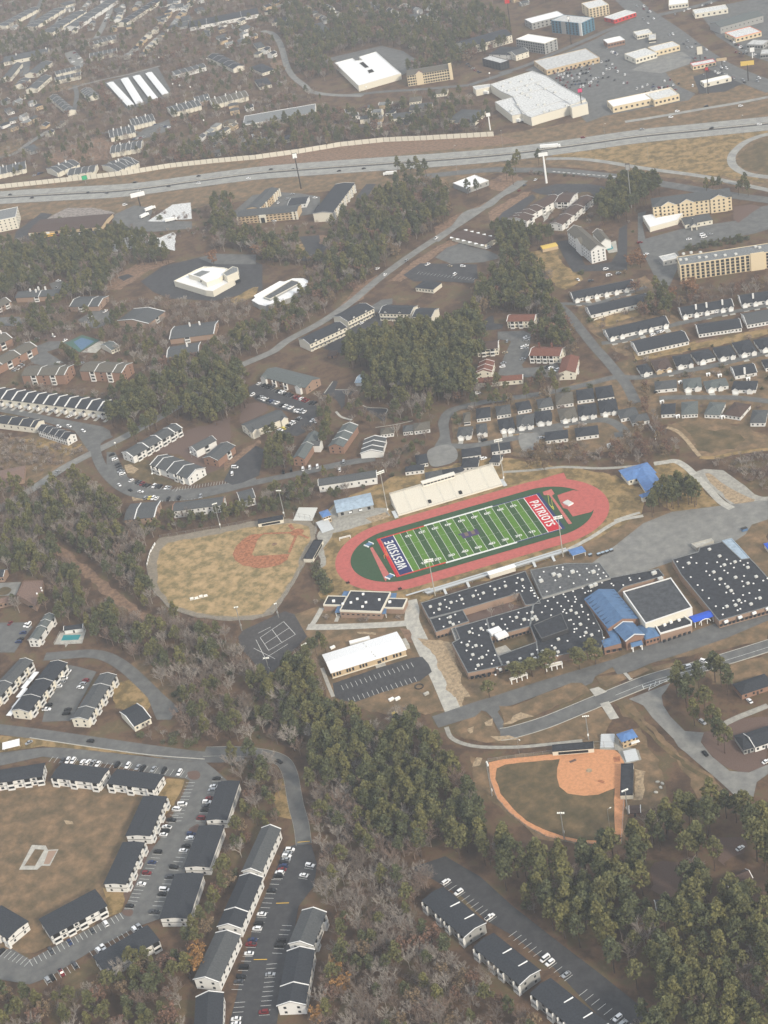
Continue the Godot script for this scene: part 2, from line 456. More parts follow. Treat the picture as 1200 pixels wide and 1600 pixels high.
# walls, roof, windows and the like of one rectangular block, in the thing's own axes (front = +z)
func body(n: Node3D, at: Vector3, l: float, d: float, o: Dictionary) -> void:
	var he: float = o.get("he", 5.5)
	var rise: float = o.get("rise", 2.0)
	var kind: String = o.get("roof", "gable")
	var ov: float = o.get("over", 0.4)
	var wm: String = o.get("wall", "white")
	var rm: String = o.get("rmat", "slate")
	var y0: float = o.get("y0", 0.0)
	var hx := l * 0.5
	var hz := d * 0.5
	var T := Transform3D(Basis(), at)
	if o.get("turned", false):
		T.basis = Basis(Vector3.UP, PI / 2)
		hx = d * 0.5
		hz = l * 0.5
	var wb := MB.new()
	var rb := MB.new()
	if kind == "flat":
		wb.box(Vector3(0, (y0 + he - 0.3) * 0.5, 0), Vector3(hx * 2 - 0.04, he - 0.3 - y0, hz * 2 - 0.04))
		rb.box(Vector3(0, he - 0.2, 0), Vector3(hx * 2 - 0.7, 0.2, hz * 2 - 0.7))
		var cb := MB.new()
		var ct: float = o.get("cap", 0.35)
		var cy: float = o.get("capy", 0.6)
		for sg in [-1, 1]:
			cb.box(Vector3(0, he - 0.3 + cy * 0.5 - cy + 0.6, sg * (hz - ct * 0.5)), Vector3(hx * 2, cy, ct))
			cb.box(Vector3(sg * (hx - ct * 0.5), he - 0.3 + cy * 0.5 - cy + 0.6, 0), Vector3(ct, cy, hz * 2 - ct * 2 - 0.01))
		part(n, "parapet", cb.mesh(), M(o.get("trim", "white")), T.origin, T.basis)
	else:
		var wx := hx - ov
		var wz := hz - ov
		wb.box(Vector3(0, (y0 + he) * 0.5 - 0.06, 0), Vector3(wx * 2, he - y0 - 0.12, wz * 2))
		if kind == "gable":
			var r1 := Vector3(-hx, he + rise, 0)
			var r2 := Vector3(hx, he + rise, 0)
			rb.slab(Vector3(-hx, he, hz), Vector3(hx, he, hz), r2, r1, Vector3(0, -0.25, 0))
			rb.slab(Vector3(-hx, he, -hz), Vector3(hx, he, -hz), r2, r1, Vector3(0, -0.25, 0))
			for sg in [-1.0, 1.0]:
				var gx: float = sg * wx
				wb.tri(Vector3(gx, he - 0.12, wz), Vector3(gx, he - 0.12, -wz), Vector3(gx, he + rise - 0.3, 0), Vector3(sg, 0, 0))
			for fr in o.get("trims", [0.0, 1.0]):
				var tw: float = o.get("tw", 0.35)
				var x0 := clampf(-hx + hx * 2.0 * fr - tw * 0.5, -hx - 0.06, hx + 0.06 - tw)
				var tb := MB.new()
				for sg in [-1.0, 1.0]:
					tb.slab(Vector3(x0, he + 0.03, sg * (hz + 0.06)), Vector3(x0 + tw, he + 0.03, sg * (hz + 0.06)), Vector3(x0 + tw, he + rise + 0.03, 0), Vector3(x0, he + rise + 0.03, 0), Vector3(0, o.get("th", 0.12), 0))
				part(n, "rake_board", tb.mesh(), M(o.get("trim", "white")), T.origin, T.basis)
		elif kind == "hip":
			var k := minf(hz, hx * 0.9)
			var r1 := Vector3(-hx + k, he + rise, 0)
			var r2 := Vector3(hx - k, he + rise, 0)
			var A := Vector3(-hx, he, hz)
			var Bq := Vector3(hx, he, hz)
			var C := Vector3(hx, he, -hz)
			var Dq := Vector3(-hx, he, -hz)
			rb.quad(A, Bq, r2, r1, Vector3(0, 1, 0.3)); rb.quad(C, Dq, r1, r2, Vector3(0, 1, -0.3))
			rb.tri(Bq, C, r2, Vector3(0.3, 1, 0)); rb.tri(Dq, A, r1, Vector3(-0.3, 1, 0))
			var dn := Vector3(0, -0.22, 0)
			rb.quad(A, Bq, Bq + dn, A + dn, Vector3(0, 0, 1)); rb.quad(C, Dq, Dq + dn, C + dn, Vector3(0, 0, -1))
			rb.quad(Bq, C, C + dn, Bq + dn, Vector3(1, 0, 0)); rb.quad(Dq, A, A + dn, Dq + dn, Vector3(-1, 0, 0))
			rb.quad(A + dn, Bq + dn, C + dn, Dq + dn, Vector3.DOWN)
		elif kind == "shed":
			rb.slab(Vector3(-hx, he, hz), Vector3(hx, he, hz), Vector3(hx, he + rise, -hz), Vector3(-hx, he + rise, -hz), Vector3(0, -0.25, 0))
	part(n, "wall", wb.mesh(), M(wm), T.origin, T.basis)
	part(n, "roof", rb.mesh(), M(rm), T.origin, T.basis)
	# windows: rows on the front (nw), the rear (nb) and the ends (ne)
	var st: int = o.get("st", 1)
	var inset := 0.0 if kind == "flat" else ov
	var ww: float = o.get("ww", 1.2)
	var wh: float = o.get("wh", 1.4)
	var gm: String = o.get("gmat", "glass")
	for row in st:
		var y: float = y0 + (he - y0 - 0.3) * (row + 0.55) / st
		for side in [["nw", 1.0], ["nb", -1.0]]:
			var k: int = o.get(side[0], 0)
			for i in k:
				bx(n, "window", T * Vector3(-hx + inset + (hx - inset) * 2.0 * (i + 0.5) / k, y, side[1] * (hz - inset)), Vector3(ww, wh, 0.14), gm, T.basis)
		var ke: int = o.get("ne", 0)
		for i in ke:
			for sg in [-1.0, 1.0]:
				bx(n, "window", T * Vector3(sg * (hx - inset), y, -hz + inset + (hz - inset) * 2.0 * (i + 0.5) / ke), Vector3(0.14, wh, ww), gm, T.basis)
	if o.has("door"):
		bx(n, "door", T * Vector3(-hx + hx * 2.0 * float(o.door), y0 + 1.1, hz - inset), Vector3(1.1, 2.2, 0.2), o.get("dmat", "dark_wall"), T.basis)
	for fr in o.get("garages", []):
		bx(n, "garage_door", T * Vector3(-hx + hx * 2.0 * float(fr), y0 + 1.15, hz - inset), Vector3(4.6, 2.3, 0.2), "white", T.basis)
	for q in o.get("chimneys", []):
		bx(n, "chimney", T * Vector3(-hx + hx * 2.0 * float(q[0]), he + rise * 0.6 + 0.9, -hz + hz * 2.0 * float(q[1])), Vector3(1.3, rise * 0.8 + 3.0, 1.3), o.get("chm", "white"), T.basis)

# a projecting bay with its own little gable, facing +z
func gablet(n: Node3D, x: float, z: float, w: float, dp: float, he: float, rise: float, wm: String, rm: String, nm := "gable_bay") -> void:
	var g := Node3D.new()
	g.name = nm
	n.add_child(g, true)
	g.position = Vector3(x, 0, z + dp * 0.5)
	var wb := MB.new()
	wb.box(Vector3(0, he * 0.5, 0), Vector3(w - 0.5, he, dp))
	wb.tri(Vector3(-w * 0.5 + 0.25, he, dp * 0.5), Vector3(w * 0.5 - 0.25, he, dp * 0.5), Vector3(0, he + rise - 0.1, dp * 0.5), Vector3(0, 0, 1))
	part(g, "wall", wb.mesh(), M(wm))
	var rb := MB.new()
	var zb := -dp * 0.5 - 2.5
	for sg in [-1.0, 1.0]:
		rb.slab(Vector3(sg * w * 0.5, he, zb), Vector3(sg * w * 0.5, he, dp * 0.5 + 0.3), Vector3(0, he + rise, dp * 0.5 + 0.3), Vector3(0, he + rise, zb), Vector3(0, -0.2, 0))
	part(g, "roof", rb.mesh(), M(rm))
	var tb := MB.new()
	for sg in [-1.0, 1.0]:
		tb.slab(Vector3(sg * w * 0.5, he - 0.3, dp * 0.5 + 0.32), Vector3(sg * w * 0.5, he + 0.05, dp * 0.5 + 0.32), Vector3(0, he + rise + 0.05, dp * 0.5 + 0.32), Vector3(0, he + rise - 0.35, dp * 0.5 + 0.32), Vector3(0, 0, 0.08))
	part(g, "rake_board", tb.mesh(), M("white"))

# a roof traced as any polygon at height h, with walls under it and a coping along its edge
func flat_poly(n: Node3D, s: String, h: float, wm: String, rm: String, cm := "grey_wall", y0 := 0.0, cw := 0.4, ch := 0.35) -> void:
	var q := gpts(s, h)
	var poly := PackedVector2Array()
	var mid := Vector3.ZERO
	for p in q:
		poly.append(flat(p)); mid += p
	mid /= q.size()
	mark_poly(poly, 1.5)
	if Geometry2D.is_polygon_clockwise(poly):
		poly.reverse()
	var off := n.position
	var wb := MB.new()
	var cb := MB.new()
	for k in poly.size():
		var a := Vector3(poly[k].x, 0, poly[k].y) - off
		var b := Vector3(poly[(k + 1) % poly.size()].x, 0, poly[(k + 1) % poly.size()].y) - off
		var d := (b - a).normalized()
		var o := Vector3(d.z, 0, -d.x)
		wb.quad(a + Vector3(0, y0, 0), b + Vector3(0, y0, 0), b + Vector3(0, h, 0), a + Vector3(0, h, 0), o)
		cb.slab(a + Vector3(0, h + 0.02, 0) + o * 0.06, b + Vector3(0, h + 0.02, 0) + o * 0.06, b + Vector3(0, h + 0.02, 0) - o * cw, a + Vector3(0, h + 0.02, 0) - o * cw, Vector3(0, ch + 0.003 * (k % 4), 0))
	part(n, "wall", wb.mesh(), M(wm))
	var rp := PackedVector2Array()
	for p in poly:
		rp.append(p - flat(off))
	part(n, "roof", sheet_mesh(rp, h), M(rm))
	part(n, "coping", cb.mesh(), M(cm))

# ---------------------------------------------------------------- trees
var tree_mesh := {}   # species -> array of [trunk mesh, crown mesh, both]
var trees := []
var leaf_mat: StandardMaterial3D
var bark_mat: StandardMaterial3D

func tone(c: Color, k: float) -> Color:
	return Color(c.r * k, c.g * k, c.b * k)

func leaf_clump(b: MB, ce: Vector3, r: float, count: int, size: float, c: Color, g: RandomNumberGenerator, squash := 0.75) -> void:
	for i in count:
		var d := Vector3(g.randf_range(-1, 1), g.randf_range(-0.75, 1), g.randf_range(-1, 1))
		if d.length() < 0.1:
			continue
		d = d.normalized() * pow(g.randf(), 0.4)
		var p := ce + Vector3(d.x * r, d.y * r * squash, d.z * r)
		var u := Vector3(g.randf_range(-1, 1), g.randf_range(-0.6, 0.6), g.randf_range(-1, 1)).normalized()
		var w := u.cross(Vector3(g.randf_range(-1, 1), g.randf_range(-1, 1), g.randf_range(-1, 1)).normalized()).normalized()
		var s := size * g.randf_range(0.6, 1.3)
		b.col = tone(c, g.randf_range(0.8, 1.22))
		b.tri(p - u * s, p + u * s * 0.9 + w * s * 0.2, p + w * s * 1.1, Vector3(d.x, d.y + 0.4, d.z))
		b.tri(p - u * s * 0.8, p + u * s, p - w * s, Vector3(d.x, d.y + 0.4, d.z))

func make_pine(sd: int) -> Array:
	var g := RandomNumberGenerator.new()
	g.seed = sd
	var tb := MB.new(); tb.coloured = true; tb.col = Color(0.085, 0.062, 0.048)
	var cb := MB.new(); cb.coloured = true
	var h := 20.0
	var lean := Vector3(g.randf_range(-0.6, 0.6), 0, g.randf_range(-0.6, 0.6))
	tb.tube(Vector3(0, -0.3, 0), Vector3(0, h * 0.55, 0) + lean * 0.5, 0.30, 0.22, 5, false)
	tb.tube(Vector3(0, h * 0.55, 0) + lean * 0.5, Vector3(0, h * 0.96, 0) + lean, 0.22, 0.05, 5, false)
	var base: Color = [Color(0.104, 0.104, 0.046), Color(0.080, 0.086, 0.042), Color(0.136, 0.128, 0.050), Color(0.088, 0.096, 0.050), Color(0.116, 0.112, 0.048)][sd % 5]
	var low: float = [0.42, 0.5, 0.36, 0.46, 0.55][sd % 5]
	var rad: float = [3.6, 4.0, 3.3, 3.8, 4.3][sd % 5]
	var n := 44
	for i in n:
		var f := pow(float(i) / n, 0.85)
		var y := h * lerpf(low, 0.97, f)
		var prof := pow(sin(PI * clampf(0.12 + 0.86 * (1.0 - f), 0.0, 1.0) * 0.62 + 0.12), 0.9) * (1.0 - pow(f, 3.5) * 0.8)
		var a := g.randf() * TAU
		var rr := rad * prof * sqrt(g.randf_range(0.12, 1.0))
		var ce := Vector3(cos(a) * rr, y + g.randf_range(-0.6, 0.6), sin(a) * rr) + lean * f
		if i % 3 == 0:
			tb.tube(Vector3(0, y - 0.8, 0) + lean * f, ce, 0.09, 0.03, 3, false)
		leaf_clump(cb, ce, g.randf_range(1.0, 1.6), 20, 0.52, tone(base, g.randf_range(0.72, 1.3)), g)
	return [tb, cb]

func make_leafy(sd: int, base: Color, h := 14.0, rad := 4.6, low := 0.22, count := 46, per := 20, size := 0.5) -> Array:
	var g := RandomNumberGenerator.new()
	g.seed = sd + 77
	var tb := MB.new(); tb.coloured = true; tb.col = Color(0.10, 0.085, 0.07)
	var cb := MB.new(); cb.coloured = true
	tb.tube(Vector3(0, -0.3, 0), Vector3(0, h * 0.4, 0), 0.32, 0.22, 5, false)
	for i in count:
		var d := Vector3(g.randf_range(-1, 1), g.randf_range(-1, 1), g.randf_range(-1, 1)).normalized() * pow(g.randf(), 0.33)
		var mid := h * (low + 1.0) * 0.5
		var hh := h * (1.0 - low) * 0.5
		var wob := 1.0 + 0.22 * sin(atan2(d.z, d.x) * 3.0 + sd)
		var ce := Vector3(d.x * rad * wob, mid + d.y * hh * 0.92, d.z * rad * wob)
		if i % 3 == 0:
			tb.tube(Vector3(0, h * 0.34, 0), ce, 0.12, 0.03, 3, false)
		leaf_clump(cb, ce, g.randf_range(0.9, 1.5), per, size, tone(base, g.randf_range(0.68, 1.3)), g)
	return [tb, cb]

func twig(b: MB, a: Vector3, d: Vector3, w: float) -> void:
	var u := d.cross(Vector3(0.4, 0.3, 0.86)).normalized() * w
	var v := d.cross(u).normalized() * w
	b.tri(a - u, a + u, a + d, Vector3.UP)
	b.tri(a - v, a + v, a + d, Vector3.UP)

func make_bare(sd: int) -> Array:
	var g := RandomNumberGenerator.new()
	g.seed = sd + 400
	var tb := MB.new(); tb.coloured = true
	var cb := MB.new(); cb.coloured = true
	var base: Color = [Color(0.225, 0.188, 0.160), Color(0.285, 0.25, 0.222), Color(0.185, 0.152, 0.128), Color(0.24, 0.178, 0.145), Color(0.34, 0.305, 0.27)][sd % 5]
	var h := 16.0
	tb.col = base
	tb.tube(Vector3(0, -0.3, 0), Vector3(0, h * 0.34, 0), 0.27, 0.2, 5, false)
	var limbs := 8
	for i in limbs:
		var a := TAU * i / limbs + g.randf_range(-0.4, 0.4)
		var p0 := Vector3(0, h * g.randf_range(0.24, 0.42), 0)
		var up := g.randf_range(0.75, 1.6) if i > 1 else 3.0
		var d := Vector3(cos(a), up, sin(a)).normalized()
		var len := h * g.randf_range(0.34, 0.5)
		var p1 := p0 + d * len
		tb.tube(p0, p1, 0.13, 0.05, 3, false)
		for j in 7:
			var f := g.randf_range(0.3, 1.0)
			var q0 := p0.lerp(p1, f)
			var d2 := (d + Vector3(g.randf_range(-1, 1), g.randf_range(-0.3, 0.8), g.randf_range(-1, 1)) * 0.95).normalized()
			var l2 := g.randf_range(1.8, 3.6) * (1.25 - f * 0.4)
			cb.col = tone(base, g.randf_range(0.85, 1.15))
			cb.tube(q0, q0 + d2 * l2, 0.055, 0.025, 3, false)
			for k in 9:
				var r0 := q0 + d2 * l2 * g.randf_range(0.25, 1.0)
				var d3 := (d2 * 0.8 + Vector3(g.randf_range(-1, 1), g.randf_range(-0.4, 0.9), g.randf_range(-1, 1))).normalized()
				cb.col = tone(base, g.randf_range(0.8, 1.25))
				twig(cb, r0, d3 * g.randf_range(0.9, 2.0), 0.045)
				if k % 2 == 0:
					var d4 := (d3 + Vector3(g.randf_range(-1, 1), g.randf_range(-0.4, 0.8), g.randf_range(-1, 1))).normalized()
					twig(cb, r0 + d3 * 0.6, d4 * g.randf_range(0.7, 1.4), 0.035)
	return [tb, cb]

func prepare_trees() -> void:
	leaf_mat = StandardMaterial3D.new()
	leaf_mat.vertex_color_use_as_albedo = true
	leaf_mat.roughness = 0.9
	leaf_mat.metallic_specular = 0.2
	leaf_mat.resource_name = "foliage"
	bark_mat = leaf_mat
	var sets := {"pine_tree": [], "bare_tree": [], "autumn_tree": [], "evergreen_shrub": [], "leafless_shrub": []}
	for k in 5:
		sets["pine_tree"].append(make_pine(k + 5))
		sets["bare_tree"].append(make_bare(k + 5))
	for k in 4:
		sets["autumn_tree"].append(make_leafy(k, [Color(0.21, 0.115, 0.065), Color(0.165, 0.10, 0.072), Color(0.185, 0.135, 0.085), Color(0.29, 0.16, 0.06)][k], 14.0, 4.4, 0.2, 40, 15, 0.46))
	for k in 3:
		sets["evergreen_shrub"].append(make_leafy(k + 9, [Color(0.085, 0.092, 0.052), Color(0.105, 0.11, 0.055), Color(0.092, 0.092, 0.058)][k], 4.0, 2.3, -0.1, 22, 20, 0.34))
		sets["leafless_shrub"].append(make_leafy(k + 19, [Color(0.21, 0.17, 0.14), Color(0.25, 0.21, 0.18), Color(0.20, 0.15, 0.125)][k], 4.0, 2.6, -0.1, 20, 14, 0.26))
	for sp in sets:
		tree_mesh[sp] = []
		for pr in sets[sp]:
			var all := MB.new()
			all.coloured = true
			for q in pr:
				all.v.append_array(q.v); all.n.append_array(q.n); all.c.append_array(q.c)
			tree_mesh[sp].append([pr[0].mesh(), pr[1].mesh(), all.mesh()])

const TREE_H := {"pine_tree": 20.0, "bare_tree": 16.0, "autumn_tree": 14.0, "evergreen_shrub": 4.0, "leafless_shrub": 4.0}
const CODE := {"p": "pine_tree", "b": "bare_tree", "a": "autumn_tree", "e": "evergreen_shrub", "l": "leafless_shrub"}
const TREE_WORD := {"pine_tree": "pine", "bare_tree": "leafless tree", "autumn_tree": "autumn tree", "evergreen_shrub": "evergreen shrub", "leafless_shrub": "leafless bush"}
const HUES := {"pine_tree": ["mid green", "dark green", "yellow-green", "bluish green", "olive broad-crowned"], "bare_tree": ["brown-grey", "pale grey", "dark brown", "reddish brown", "whitish"], "autumn_tree": ["rusty", "dull brown", "tan", "bright orange"], "evergreen_shrub": ["dark", "green", "dull"], "leafless_shrub": ["brown", "grey-brown", "dark brown"]}

func size_word(sp: String, t: Dictionary) -> String:
	var r: float = t.h / TREE_H[sp]
	return ("tall " if r > 1.02 else "small " if r < 0.8 else "mid-sized ") + HUES[sp][t.k]

func plant(sp: String, at: Vector3, h: float, where: String, variant := -1, wide := 1.0) -> void:
	var k: int = variant if variant >= 0 else rng.randi() % tree_mesh[sp].size()
	trees.append({"sp": sp, "k": k % tree_mesh[sp].size(), "at": at, "h": h, "w": wide * rng.randf_range(0.88, 1.12), "yaw": rng.randf() * TAU, "where": where})

# trees spread through a wood whose canopy is traced on the photo; mix e.g. "pppb"
func wood(where: String, s: String, spacing: float, mix: String, hlo: float, hhi: float, canopy := 9.0, keep := 0.9) -> void:
	var poly := poly2(s, canopy)
	var lo := poly[0]
	var hi := poly[0]
	for q in poly:
		lo = lo.min(q); hi = hi.max(q)
	var x := lo.x
	var row := 0
	while x < hi.x:
		var z := lo.y + (spacing * 0.5 if row % 2 else 0.0)
		while z < hi.y:
			var q := Vector2(x, z) + Vector2(rng.randf_range(-0.45, 0.45), rng.randf_range(-0.45, 0.45)) * spacing
			z += spacing
			if rng.randf() > keep or not Geometry2D.is_point_in_polygon(q, poly):
				continue
			var sp: String = CODE[mix[rng.randi() % mix.length()]]
			var small := sp.ends_with("shrub")
			if blocked(q, 0.8 if small else 1.6):
				continue
			var at := Vector3(q.x, 0, q.y)
			if not in_view(at + Vector3(0, 8, 0), 60.0):
				continue
			var h := rng.randf_range(hlo, hhi)
			if small:
				h = rng.randf_range(2.0, 4.5)
			elif sp == "bare_tree" or sp == "autumn_tree":
				h *= 0.8
			plant(sp, at, h, where, (1 + rng.randi() % 2) if sp == "autumn_tree" else -1)
		x += spacing * 0.9
		row += 1

# single trees: points are where the crown's middle shows
func tree_at(where: String, s: String, code: String, h: float, variant := -1, wide := 1.0) -> void:
	for p in pp(s):
		var sp: String = CODE[code]
		var mid := h * (0.68 if code == "p" else 0.58)
		var at := gp(p, mid)
		at.y = 0
		plant(sp, at, h * rng.randf_range(0.92, 1.08), where, variant, wide)

func finish_trees() -> void:
	var camp := Vector3(0, CAM_H, 0)
	for sp in tree_mesh:
		var mine := trees.filter(func(t): return t.sp == sp)
		mine.sort_custom(func(a, b): return a.h * a.h / camp.distance_squared_to(a.at) > b.h * b.h / camp.distance_squared_to(b.at) if in_view(a.at + Vector3(0, a.h * 0.6, 0)) == in_view(b.at + Vector3(0, b.h * 0.6, 0)) else in_view(a.at + Vector3(0, a.h * 0.6, 0)))
		var rest := {}
		for i in mine.size():
			var t = mine[i]
			var sc: float = t.h / TREE_H[sp]
			var bs := Basis(Vector3.UP, t.yaw).scaled(Vector3(sc * t.w, sc, sc * t.w))
			if i < 290:
				var o := thing(sp, "%s %s %s" % [size_word(sp, t), TREE_WORD[sp], t.where], "shrub" if sp.ends_with("shrub") else "tree", "%ss %s" % [sp.replace("_", " "), t.where], t.at)
				part(o, "trunk", tree_mesh[sp][t.k][0], bark_mat, Vector3.ZERO, bs)
				part(o, "crown", tree_mesh[sp][t.k][1], leaf_mat, Vector3.ZERO, bs)
			else:
				if not rest.has(t.k):
					rest[t.k] = []
				rest[t.k].append(Transform3D(bs, t.at))
		if rest.is_empty():
			continue
		var root := thing(sp.replace("_tree", "").replace("_shrub", "") + "_woodland", "mass of %s between the far roofs and in the woods" % [TREE_WORD[sp] + ("es" if sp == "leafless_shrub" else "s")], "trees", "")
		root.set_meta("kind", "stuff")
		for k in rest:
			var mm := MultiMesh.new()
			mm.transform_format = MultiMesh.TRANSFORM_3D
			mm.mesh = tree_mesh[sp][k][2]
			mm.instance_count = rest[k].size()
			for i in rest[k].size():
				mm.set_instance_transform(i, rest[k][i])
			var mi := MultiMeshInstance3D.new()
			mi.name = "trees"
			mi.multimesh = mm
			mi.material_override = leaf_mat
			root.add_child(mi, true)
	print("trees ", trees.size())

# ---------------------------------------------------------------- cars
var cars := []
var car_mesh := {}
const PAINT := {"w": "white", "k": "black", "s": "silver", "g": "dark grey", "r": "dark red", "b": "blue", "t": "tan", "y": "yellow"}

func make_car(kind: String) -> Dictionary:
	var l: float = {"sedan": 4.7, "suv": 4.8, "pickup": 5.6, "van": 5.2}[kind]
	var w := 1.86
	var top: float = {"sedan": 1.42, "suv": 1.72, "pickup": 1.8, "van": 2.0}[kind]
	var belt: float = {"sedan": 0.9, "suv": 1.05, "pickup": 1.08, "van": 1.1}[kind]
	var b := MB.new()
	var hw := w * 0.5
	# lower body: side profile swept across the width, narrowed at nose and tail
	var prof := [[-l * 0.5, 0.35, belt - 0.12, 0.86], [-l * 0.5 + 0.35, 0.25, belt, 0.98], [-l * 0.18, 0.22, belt, 1.0], [l * 0.2, 0.22, belt, 1.0], [l * 0.5 - 0.5, 0.25, belt - 0.1, 0.97], [l * 0.5, 0.35, belt - 0.3, 0.82]]
	for k in prof.size() - 1:
		var p = prof[k]
		var q = prof[k + 1]
		var a0 := Vector3(p[0], p[1], hw * p[3])
		var a1 := Vector3(p[0], p[2], hw * p[3])
		var b0 := Vector3(q[0], q[1], hw * q[3])
		var b1 := Vector3(q[0], q[2], hw * q[3])
		var fz := Vector3(1, 1, -1)
		b.quad(a0, b0, b1, a1, Vector3(0, 0, 1)); b.quad(a0 * fz, b0 * fz, b1 * fz, a1 * fz, Vector3(0, 0, -1))
		b.quad(a1, b1, b1 * fz, a1 * fz, Vector3.UP); b.quad(a0, b0, b0 * fz, a0 * fz, Vector3.DOWN)
		if k == 0:
			b.quad(a0, a1, a1 * fz, a0 * fz, Vector3.LEFT)
		if k == prof.size() - 2:
			b.quad(b0, b1, b1 * fz, b0 * fz, Vector3.RIGHT)
	var cab: Array = {"sedan": [-1.75, -1.05, 0.35, 1.1], "suv": [-2.3, -2.05, 0.5, 1.15], "pickup": [-0.75, -0.55, 0.75, 1.35], "van": [-2.5, -2.4, 1.2, 1.8]}[kind]
	var gl := MB.new()
	var rf := MB.new()
	var tw := hw * 0.8
	var bw := hw * 0.96
	var P := [Vector3(cab[0], belt - 0.02, bw), Vector3(cab[3], belt - 0.06, bw), Vector3(cab[2], top - 0.04, tw), Vector3(cab[1], top - 0.04, tw)]
	var fz2 := Vector3(1, 1, -1)
	gl.quad(P[0], P[1], P[2], P[3], Vector3(0, 0, 1)); gl.quad(P[0] * fz2, P[1] * fz2, P[2] * fz2, P[3] * fz2, Vector3(0, 0, -1))
	gl.quad(P[0], P[3], P[3] * fz2, P[0] * fz2, Vector3(-1, 0.5, 0)); gl.quad(P[1], P[2], P[2] * fz2, P[1] * fz2, Vector3(1, 0.5, 0))
	rf.slab(P[3] + Vector3(-0.05, 0, 0.03), P[2] + Vector3(0.05, 0, 0.03), (P[2] + Vector3(0.05, 0, 0.03)) * fz2, (P[3] + Vector3(-0.05, 0, 0.03)) * fz2, Vector3(0, 0.07, 0))
	if kind == "van" or kind == "pickup" or kind == "suv":
		rf.slab(P[0].lerp(P[3], 0.02) + Vector3(0, 0, 0.02), P[0] + Vector3(0.5, 0, 0.02), P[3] + Vector3(0.5, 0, 0.02), P[3] + Vector3(0, 0, 0.02), Vector3(0, 0, 0.02))
		rf.slab((P[0].lerp(P[3], 0.02) + Vector3(0, 0, 0.02)) * fz2, (P[0] + Vector3(0.5, 0, 0.02)) * fz2, (P[3] + Vector3(0.5, 0, 0.02)) * fz2, (P[3] + Vector3(0, 0, 0.02)) * fz2, Vector3(0, 0, -0.02))
	if kind == "pickup":
		gl.quad(Vector3(-l * 0.5 + 0.15, belt + 0.01, hw * 0.82), Vector3(-0.8, belt + 0.01, hw * 0.82), Vector3(-0.8, belt + 0.01, -hw * 0.82), Vector3(-l * 0.5 + 0.15, belt + 0.01, -hw * 0.82), Vector3.UP)
	var wh := MB.new()
	wh.tube(Vector3(0, 0, -0.11), Vector3(0, 0, 0.11), 0.33, 0.33, 8)
	var m := ArrayMesh.new()
	var simple := MB.new()
	simple.v.append_array(b.v); simple.n.append_array(b.n); simple.v.append_array(rf.v); simple.n.append_array(rf.n)
	return {"body": b.mesh(), "glass": gl.mesh(), "roof": rf.mesh(), "wheel": wh.mesh(), "l": l, "paint": simple.mesh()}

func add_car(at: Vector3, dir: Vector3, c: String, where: String, kind := "", moving := false) -> void:
	if kind == "":
		kind = ["sedan", "sedan", "suv", "suv", "pickup", "van"][rng.randi() % 6]
		if kind == "van" and rng.randf() < 0.6:
			kind = "suv"
	cars.append({"at": at, "yaw": atan2(-dir.z, dir.x), "c": c, "where": where, "kind": kind, "moving": moving})

# a row of parking bays; A B run through the middle of the bays, code has one letter per bay
func stalls(lot: Node3D, s: String, code: String, where: String, depth := 5.2, lines := true) -> void:
	var q := gpts(s)
	var a := q[0]
	var b := q[1]
	var d := (b - a).normalized()
	var o := Vector3(-d.z, 0, d.x)
	var n := code.length()
	var y: float = sheet_at.get(lot, 0.2)
	var mb := MB.new()
	for i in n + 1:
		var p := a.lerp(b, float(i) / n) + Vector3(0, y + 0.008, 0)
		mb.quad(p - o * depth * 0.5 - d * 0.09, p - o * depth * 0.5 + d * 0.09, p + o * depth * 0.5 + d * 0.09, p + o * depth * 0.5 - d * 0.09, Vector3.UP)
		if i < n and code[i] != ".":
			var sg := 1.0 if rng.randf() < 0.7 else -1.0
			add_car(a.lerp(b, (i + 0.5) / n) + o * rng.randf_range(-0.4, 0.4) + Vector3(0, y, 0), (o * sg + d * rng.randf_range(-0.05, 0.05)).normalized(), code[i], where)
	if lines:
		part(lot, "parking_lines", mb.mesh(), M("paint"))

# moving or kerbside cars: pairs of points (middle, somewhere ahead)
func drive(s: String, codes: String, where: String, kind := "", y := 0.3) -> void:
	var q := gpts(s)
	for k in codes.length():
		add_car(q[k * 2] + Vector3(0, y, 0), (q[k * 2 + 1] - q[k * 2]).normalized(), codes[k], where, kind, true)

